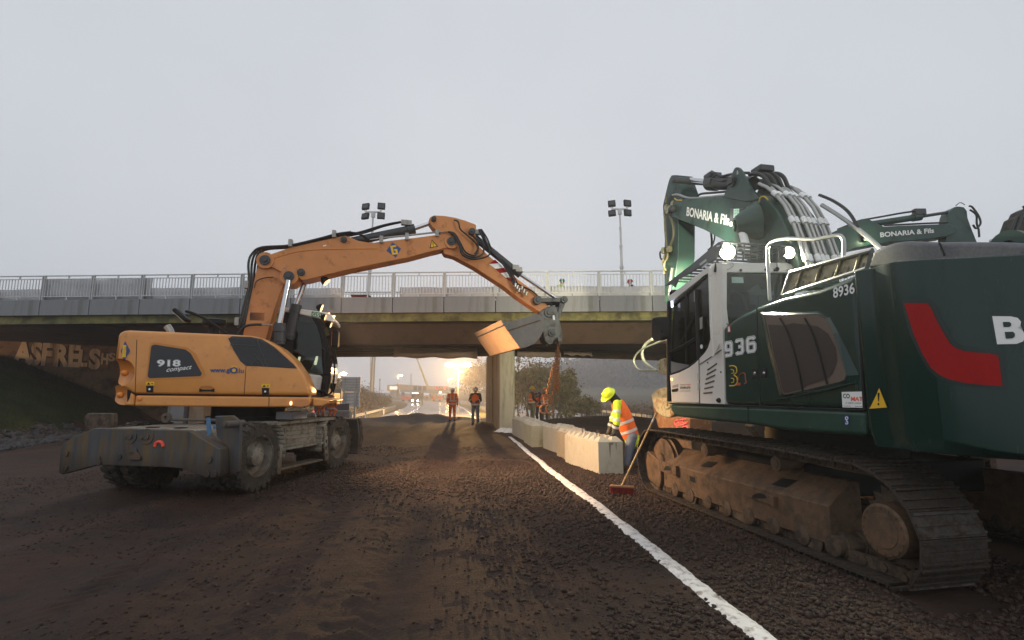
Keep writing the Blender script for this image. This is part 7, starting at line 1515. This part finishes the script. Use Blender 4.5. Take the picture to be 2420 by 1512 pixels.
# white bag crumpled at the pier foot
bp0 = ong(1197, 1022); o = thing('plastic_bag', 'crumpled white plastic sheet at the foot of the median pier', 'plastic sheet', (bp0.x, bp0.y, 0)); m = MB(); rng = random.Random(4)
for k in range(3):
    n = 9; c = Vector((bp0.x + (-.15, .12, .32)[k], bp0.y - .25 - .15 * k, gz1(bp0.x, bp0.y - .3))); rings = []
    for j in range(4): rings.append([c + Vector((math.cos(2 * math.pi * i / n) * (.34 - .08 * j) * rng.uniform(.75, 1.2), math.sin(2 * math.pi * i / n) * (.24 - .06 * j) * rng.uniform(.75, 1.2), .015 + .05 * j + rng.uniform(-.015, .02))) for i in range(n)])
    m.loft(rings)
m.build('sheet_body', mat('white_plastic', (.72, .72, .72), .4, scale=6, var=.06), o, smooth=0)

# ================================================================== PEOPLE
M['skin'] = mat('skin', (.46, .26, .19), .5, scale=30, var=.06)
def cloth(n, c, r=.8): 
    if n not in M: M[n] = mat(n, c, r, scale=14, var=.12, bump=.25, bscale=22)
    return M[n]
cloth('hi_orange', (.95, .16, .025)); cloth('hi_yellow', (.62, .80, .03)); cloth('dark_cloth', (.035, .035, .038)); cloth('jeans', (.13, .16, .23)); cloth('navy_cloth', (.03, .035, .06)); cloth('khaki', (.22, .21, .13)); cloth('dark_green_cloth', (.02, .045, .035)); cloth('camo_grey', (.07, .068, .06)); cloth('light_trousers', (.40, .40, .40)); cloth('brown_boots', (.10, .06, .035), .6); cloth('glove_black', (.03, .028, .028)); cloth('glove_red', (.30, .03, .03)); cloth('reflective', (.62, .63, .64), .35); cloth('hood_black', (.012, .012, .013))
for n, c in (('helmet_yellow', (.75, .90, .03)), ('helmet_gold', (.80, .42, .03)), ('helmet_white', (.70, .66, .55)), ('helmet_orange', (.85, .20, .03)), ('helmet_blue', (.03, .05, .22)), ('helmet_green', (.02, .14, .09)), ('helmet_red', (.30, .02, .03)), ('eye', (.02, .02, .02))): M[n] = mat(n, c, .3, scale=9, var=.04, coat=.3 if 'helmet' in n else 0)
def fuse(o, vox, it=2):
    r_ = o.modifiers.new('fuse', 'REMESH'); r_.mode = 'VOXEL'; r_.voxel_size = vox; r_.use_smooth_shade = True
    s = o.modifiers.new('soft', 'SMOOTH'); s.iterations = it; s.factor = .5; bpy.context.view_layer.update(); bake(o); return o
def hand(m, wr, d, pn, side, s=1.0, curl=.5):
    """palm, four unequal curled fingers and a thumb; d = along the hand, pn = palm normal"""
    d = d.normalized(); pn = (pn - d * pn.dot(d)).normalized(); x = d.cross(pn).normalized() * side
    pc = wr + d * .05 * s
    for k in (-1, 0, 1): m.cap(wr + x * k * .018 * s, wr + d * .085 * s + x * k * .026 * s, .017 * s, .016 * s, 5)
    for k, (off, L0) in enumerate(((.033, .068), (.012, .078), (-.010, .073), (-.031, .056))):
        p = wr + d * .088 * s + x * off * s; q = p + (d * math.cos(curl) + pn * math.sin(curl)) * L0 * .5 * s; e = q + (d * math.cos(curl * 2.1) + pn * math.sin(curl * 2.1)) * L0 * .5 * s
        m.cap(p, q, .0095 * s, .0088 * s, 5); m.cap(q, e, .0088 * s, .0072 * s, 5)
    p = wr + d * .025 * s + x * .034 * s; q = p + (d * .6 + x * .7 + pn * .3).normalized() * .04 * s; e = q + (d * .9 + x * .1 + pn * .4).normalized() * .03 * s; m.cap(p, q, .012 * s, .0105 * s, 5); m.cap(q, e, .0105 * s, .008 * s, 5)
def person(label, J, face, outfit, vox=.016, group=None, helmet='helmet_white', curl=.6, detail=False):
    """J: joints in world space; face: unit vector the head looks along"""
    V_ = {k: Vector(v) for k, v in J.items()}; base = (V_['ankL'] + V_['ankR']) / 2; base.z = min(V_['ankL'].z, V_['ankR'].z) - .09
    o = thing('person', label, 'person', tuple(base), group); f = face.normalized(); up_ = (V_['head'] - V_['neck']).normalized(); sx_ = f.cross(up_).normalized(); f = up_.cross(sx_).normalized()
    sh = (V_['shL'] + V_['shR']) / 2; hp = (V_['hipL'] + V_['hipR']) / 2; ax = (V_['shR'] - V_['shL']).normalized(); tu = (sh - hp).normalized(); tf = tu.cross(ax).normalized()
    if tf.dot(Vector((face.x, face.y, 0))) < 0: tf = -tf
    hd_ = V_['head']; m = MB()
    # head: skull, jaw, nose, ears, neck
    m.sph(hd_ + up_ * .02 - f * .012, .098, 8, .82, .98, 1.0); m.cap(hd_ - up_ * .055 + f * .035, hd_ - up_ * .09 + f * .05, .06, .042, 6); m.cap(hd_ + f * .088 + up_ * .01, hd_ + f * .112 - up_ * .022, .012, .017, 5); m.cap(hd_ + f * .08 - up_ * .062, hd_ + f * .086 - up_ * .062, .022, .02, 5)
    for s in (-1, 1): m.cap(hd_ + sx_ * s * .083 - up_ * .03, hd_ + sx_ * s * .088 + up_ * .02 - f * .01, .014, .018, 5); m.cap(hd_ + f * .08 + sx_ * s * .03 + up_ * .035, hd_ + f * .085 + sx_ * s * .05 + up_ * .032, .012, .01, 4)
    m.cap(sh + tu * .0, hd_ - up_ * .06, .075, .058, 7)
    # trunk and limbs
    m.cap(hp, hp.lerp(sh, .5), .14, .13, 7); m.cap(hp.lerp(sh, .5), sh - tu * .06, .13, .12, 7); m.cap(V_['shL'], V_['shR'], .065, .065, 6); m.cap(V_['hipL'], V_['hipR'], .09, .09, 6)
    for s in 'LR':
        m.cap(V_['sh' + s], V_['el' + s], .054, .042, 6); m.cap(V_['el' + s], V_['wr' + s], .042, .028, 6); m.cap(V_['hip' + s], V_['kn' + s], .085, .056, 6); m.cap(V_['kn' + s], V_['ank' + s], .056, .038, 6); m.cap(V_['ank' + s] - Vector((0, 0, .05)), V_['ank' + s] + tf.cross(Vector((0, 0, 1))) * 0 + Vector((tf.x, tf.y, 0)).normalized() * .15 - Vector((0, 0, .055)), .038, .034, 5)
        if not outfit.get('gloves'): hand(m, V_['wr' + s], V_['wr' + s] - V_['el' + s], V_.get('pn' + s, -ax if s == 'R' else ax), 1 if s == 'R' else -1, 1.0, curl)
    fuse(m.build('body', M['skin'], o), min(vox, .011), 2)
    for s in (-1, 1): m = MB(); m.sph(hd_ + f * .089 + sx_ * s * .033 + up_ * .012, .011, 6); m.build('eye', M['eye'], o)
    # trousers, boots
    m = MB(); m.cap(V_['hipL'], V_['hipR'], .115, .115, 6); m.cap(hp, hp + tu * .12, .135, .14, 7)
    for s in 'LR': m.cap(V_['hip' + s], V_['kn' + s], .108, .080, 7); m.cap(V_['kn' + s], V_['ank' + s] + Vector((0, 0, .03)), .080, .068, 7)
    fuse(m.build('trousers', M[outfit['legs']], o), vox, 3)
    for s in 'LR':
        m = MB(); a = V_['ank' + s]; t = Vector((tf.x, tf.y, 0)).normalized(); m.cap(a - Vector((0, 0, .035)), a + Vector((0, 0, .08)), .062, .058, 6); m.cap(a - Vector((0, 0, .045)) - t * .03, a + t * .16 - Vector((0, 0, .05)), .048, .042, 6); fuse(m.build('boot', M[outfit.get('boots', 'brown_boots')], o), vox, 2)
        if outfit.get('leg_band'):
            for q in (.25, .62): k = V_['kn' + s]; c = k.lerp(a, q); dd = (a - k).normalized(); m = MB(); m.cyl(c - dd * .025, c + dd * .025, .088 - .012 * q, n=16); m.build('leg_band', M['reflective'], o)
    # jacket with sleeves
    m = MB(); m.cap(hp + tu * .02, hp.lerp(sh, .55), .158, .158, 8); m.cap(hp.lerp(sh, .55), sh - tu * .05, .158, .145, 8); m.cap(V_['shL'], V_['shR'], .088, .088, 7); m.cap(sh - tu * .03, sh.lerp(hd_, .36), .10, .075, 7)
    for s in 'LR': m.cap(V_['sh' + s], V_['el' + s], .085, .070, 7)
    mid = {}
    fuse(m.build('jacket', M[outfit['top']], o), vox, 3)
    for s in 'LR':
        m = MB(); m.cap(V_['el' + s], V_['wr' + s], .068, .048, 7); fuse(m.build('sleeve', M[outfit.get('sleeve', outfit['top'])], o), vox, 2)
    if outfit.get('hem'):
        m = MB(); m.cap(hp - tu * .10, hp + tu * .12, .162, .165, 8); fuse(m.build('jacket_hem', M[outfit['hem']], o), vox, 3)
    def ring(c, ra, rb, n=22): return [c + ax * (ra * math.cos(t)) + tf * (rb * math.sin(t)) for t in [2 * math.pi * i / n for i in range(n)]]
    def shell(t): return (.20 + .03 * math.sin(t * 2.6), .166 + .012 * math.sin(t * 3)) if t < .82 else (.20 + .03 * math.sin(t * 2.6) - (t - .82) * .45, .166 - (t - .82) * .15)
    if outfit.get('vest'):
        m = MB(); T = [-.02, .1, .3, .5, .7, .85, .97, 1.05]; m.loft([ring(hp + (sh - hp) * t, *shell(t)) for t in T]); m.build('vest', M[outfit['vest']], o)
        for t in outfit.get('bands', (.12, .42)): m = MB(); h_ = .055; L_ = (sh - hp).length; m.loft([ring(hp + (sh - hp) * (t + k * h_ / L_), shell(t)[0] + .005, shell(t)[1] + .005) for k in (-.5, .5)]); m.build('reflective_band', M['reflective'], o)
        if outfit.get('braces', True):
            for s in (-1, 1): 
                for sg in (-1, 1): m = MB(); pts = [hp + (sh - hp) * t + ax * s * .10 + tf * sg * (shell(t)[1] * .9 + .012) for t in (.42, .6, .8, .98)]; m.tube(pts, .024, 6); m.build('reflective_brace', M['reflective'], o)
    if outfit.get('arm_band'):
        for s in 'LR':
            for (a, b, t, r_) in outfit['arm_band']: A = V_[a + s]; B = V_[b + s]; c = A.lerp(B, t); dd = (B - A).normalized(); m = MB(); m.cyl(c - dd * .025, c + dd * .025, r_ + .004, r_, n=18); m.build('sleeve_band', M['reflective'], o)
    if outfit.get('gloves'):
        for s in 'LR':
            m = MB(); hand(m, V_['wr' + s], V_.get('hd' + s, V_['wr' + s] - V_['el' + s]), V_.get('pn' + s, -ax if s == 'R' else ax), 1 if s == 'R' else -1, 1.18, curl); m.cap(V_['wr' + s].lerp(V_['el' + s], .25), V_['wr' + s], .05, .036, 6); fuse(m.build('glove', M[outfit['gloves']], o), .006 if detail else .009, 1)
    if outfit.get('hood'):
        m = MB(); m.sph(hd_ + up_ * .01 - f * .035, .118, 8, .9, .92, 1.05); m.cap(hd_ - up_ * .06 - f * .03, sh + tu * .03, .09, .10, 7); fuse(m.build('hood', M[outfit['hood']], o), vox, 2)
    # helmet
    m = MB(); c = hd_ + up_ * .045 - f * .01; rings = []
    for k in range(7):
        t = k / 6 * math.pi / 2; r_ = math.cos(t); rings.append([c + up_ * (.125 * math.sin(t)) + f * (.142 * r_ * math.cos(a) + .0) + sx_ * (.118 * r_ * math.sin(a)) for a in [2 * math.pi * i / 20 for i in range(20)]])
    rings[-1] = [c + up_ * .125 + (p - c - up_ * .125) * .2 for p in rings[-2]]; m.loft(rings)
    brim = [[c + f * (k_ * math.cos(a) + (.055 if math.cos(a) > .2 else .0) * max(0, math.cos(a)) * (k_ > .145)) + sx_ * (k_ * .84 * math.sin(a)) + up_ * (z_) for a in [2 * math.pi * i / 20 for i in range(20)]] for k_, z_ in ((.14, .012), (.158, -.012), (.158, -.018), (.13, -.004))]; m.loft(brim, cap=False)
    m.cap(c + f * .09 + up_ * .10, c - f * .09 + up_ * .10, .022, .022, 5); m.build('helmet', M[helmet], o)
    return o
def stand(p, yaw, h=1.76, stride=0.0, arms='down', crouch=0.0, lean=0.0):
    """joint set of an upright figure; p is the ground point, yaw 0 faces away from the photographer"""
    k = h / 1.80; f = Vector((-math.sin(yaw), math.cos(yaw), 0)); x = Vector((f.y, -f.x, 0)); z = Vector((0, 0, 1)); p = Vector(p); c = crouch
    def P(a, b, d): return p + (x * a + f * (b + lean * max(0, d - .9)) + z * d) * k
    hz_ = .93 - c
    J = dict(hipL=P(-.10, 0, hz_), hipR=P(.10, 0, hz_), knL=P(-.12, .03 + stride * .5 + c * .6, .50 - c * .15), knR=P(.12, .05 - stride * .3 + c * .6, .50 - c * .15), ankL=P(-.13, stride, .09), ankR=P(.13, -stride, .09 + stride * .25), shL=P(-.20, 0, 1.45 - c), shR=P(.20, 0, 1.45 - c), neck=P(0, 0, 1.50 - c), head=P(0, .03, 1.655 - c))
    if arms == 'down': J.update(elL=P(-.27, -.03 - stride * .3, 1.17 - c), elR=P(.27, -.03 + stride * .3, 1.17 - c), wrL=P(-.28, .06 - stride * .5, .91 - c), wrR=P(.28, .06 + stride * .5, .91 - c))
    if arms == 'front': J.update(elL=P(-.28, .06, 1.18 - c), elR=P(.28, .06, 1.18 - c), wrL=P(-.09, .25, 1.10 - c), wrR=P(.10, .26, 1.08 - c))
    if arms == 'raise': J.update(elL=P(-.30, .14, 1.26 - c), elR=P(.27, .0, 1.17 - c), wrL=P(-.14, .30, 1.46 - c), wrR=P(.22, .22, 1.02 - c))
    return J, f
def gpos(vx, vy, z=None):
    p = ong(vx, vy); p.z = gz1(p.x, p.y) if z is None else z; return p
AB = [('sh', 'el', .55, .082), ('el', 'wr', .55, .062)]
orange = dict(top='hi_orange', legs='hi_orange', vest='hi_orange', bands=(.06, .38), arm_band=AB, leg_band=True, boots='dark_cloth')
J, f = stand(gpos(1068, 995), R(4), 1.80, .14); person('person in full orange reflective suit and pale helmet walking away under the bridge', J, f, orange, helmet='helmet_white')
J, f = stand(gpos(1123, 1003), R(165), 1.80, .0, 'front'); person('person in orange vest over dark jacket and blue jeans standing left of the median pier', J, f, dict(top='dark_cloth', legs='jeans', vest='hi_orange', bands=(.10,), braces=False, boots='dark_cloth', arm_band=[('el', 'wr', .3, .066)]), helmet='helmet_white')
GR = 'workers talking beside the hanging chains'
J, f = stand(gpos(1257, 998), R(-75), 1.80, .0, 'raise'); person('person in gold helmet and orange striped vest with khaki trousers, leftmost beside the hanging chains', J, f, dict(top='dark_cloth', legs='khaki', vest='hi_orange', bands=(.12, .42), braces=False), helmet='helmet_gold', group=GR)
p = at(1274, 998, 28.6); p.z = gz1(p.x, p.y); J, f = stand(p, R(150), 1.70, .0, 'front'); person('person in dark blue helmet between the gold and orange helmets', J, f, dict(top='dark_cloth', legs='navy_cloth', vest='hi_orange', bands=(.2,), braces=False), helmet='helmet_blue', group=GR)
p = at(1287, 1000, 27.6); p.z = gz1(p.x, p.y); J, f = stand(p, R(-25), 1.72, .0, 'front'); person('person in orange helmet and orange vest partly behind the chain hooks', J, f, dict(top='dark_cloth', legs='camo_grey', vest='hi_orange', bands=(.12, .42), braces=False), helmet='helmet_orange', group=GR)
for vx, vy, hm, lab, yw in ((757, 985, 'helmet_white', 'left one of two persons in orange jackets crouching beyond the front wheel', 20), (781, 985, 'helmet_orange', 'right one of two persons in orange jackets crouching beyond the front wheel, in orange helmet', -15)):
    p = at(vx, 985, 29.0); p.z = gz1(p.x, p.y) - .05; J, f = stand(p, R(yw), 1.76, .0, 'front', crouch=.42); person(lab, J, f, dict(top='hi_orange', legs='hi_orange', vest='hi_orange', bands=(.1,), braces=False), helmet=hm)
p = at(1325, 700, 23.5); p.z = 4.86 + camber(p.x); J, f = stand(p, R(-130), 1.86, .0, 'front', lean=.05); person('person in yellow jacket and green helmet leaning on the bridge railing', J, f, dict(top='hi_yellow', legs='dark_cloth', sleeve='hi_yellow'), helmet='helmet_green')
p = at(1491, 700, 23.5); p.z = 4.86 + camber(p.x); J, f = stand(p, R(100), 1.84, .0, 'front'); person('person in dark jacket, yellow vest and dark red helmet on the bridge beside the mast', J, f, dict(top='dark_green_cloth', legs='hi_yellow', vest='hi_yellow', bands=(.3,), braces=False), helmet='helmet_red')
# the worker bending over the nearest block
Yb = 10.75
def jp(x, y, Y): return at(*zoomf(2400, 1500, .3306)(x, y), Y)
J = dict(head=jp(112, 248, 10.62), neck=jp(165, 300, 10.7), shL=jp(205, 355, 10.46), shR=jp(225, 340, 10.90), elL=jp(200, 590, 10.32), elR=jp(150, 560, 10.85), wrL=jp(168, 705, 10.36), wrR=jp(105, 700, 10.85), hipL=jp(385, 745, 10.58), hipR=jp(365, 735, 10.84), knL=jp(345, 950, 10.56), knR=jp(400, 960, 10.86), ankL=jp(330, 1175, 10.55), ankR=jp(420, 1150, 10.95))
for k in ('ankL', 'ankR'): J[k].z = gz1(J[k].x, J[k].y) + .09
J['pnL'] = Vector((0, 0, -1)); J['pnR'] = Vector((0, 0, -1)); J['hdL'] = Vector((-.75, .0, -.62)); J['hdR'] = Vector((-.8, .0, -.55))
person('person in bright yellow helmet, yellow jacket and orange vest bending over the nearest concrete block', J, Vector((-.86, .0, -.42)), dict(top='hi_yellow', legs='jeans', sleeve='camo_grey', hem='hi_yellow', vest='hi_orange', bands=(.16, .44), braces=False, gloves='glove_black', hood='hood_black', arm_band=[('sh', 'el', .42, .084), ('sh', 'el', .86, .078), ('el', 'wr', .35, .068)]), helmet='helmet_yellow', vox=.012, detail=True)
# ================================================================== HAZE
m = MB(); m.abox(-310, 470, -8, 570, -26, 47)
hz = m.build('haze', [], None, smooth=0); hz['kind'] = 'stuff'
hm = bpy.data.materials.new('haze'); hm.use_nodes = True; t = hm.node_tree; t.nodes.clear()
o_ = t.nodes.new('ShaderNodeOutputMaterial'); pv = t.nodes.new('ShaderNodeVolumePrincipled')
pv.inputs['Color'].default_value = (.93, .95, 1.0, 1); pv.inputs['Density'].default_value = .0018; pv.inputs['Anisotropy'].default_value = .5
t.links.new(pv.outputs[0], o_.inputs['Volume']); hz.data.materials.append(hm)



# ================================================================== SITE FLOODLIGHT LEFT OF THE FRAME (its warm light shows on the graffiti wall)
X, Y_ = -24.0, 17.4; zg = gz1(X, Y_)
r = thing('tripod_floodlight', 'warm floodlight on a tripod on the grass bank, aimed at the graffiti wall', 'floodlight', (X, Y_, zg))
for k in range(3): m = MB(); m.tube([(X + math.cos(k * 2.1) * .5, Y_ + math.sin(k * 2.1) * .5, zg), (X, Y_, zg + .3)], .02, 6); m.build('leg', M['guard'], r)
m = MB(); m.cyl((X, Y_, zg + .25), (X, Y_, zg + .5), .02, n=8); m.build('pole', M['guard'], r); d = Vector((.30, .95, .02)).normalized(); u, v = ortho(d); c = Vector((X, Y_, zg + .55)); m = MB(); m.box(c, d * .06, u * .15, v * .12); m.build('housing', M['black'], r, bevel=.01)
m = MB(); m.box(c + d * .066, d * .004, u * .13, v * .10); m.build('lamp_face', M['lamp_halo'], r)
l = bpy.data.lights.new('lamp_light', 'SPOT'); l.energy = 480; l.color = (1, .62, .30); l.spot_size = R(120); l.spot_blend = .6; l.shadow_soft_size = .1; lo = bpy.data.objects.new('lamp_light', l); COL.objects.link(lo); lo.parent = r; lo.location = c + d * .12 - r.location; lo.rotation_euler = d.to_track_quat('-Z', 'Y').to_euler()
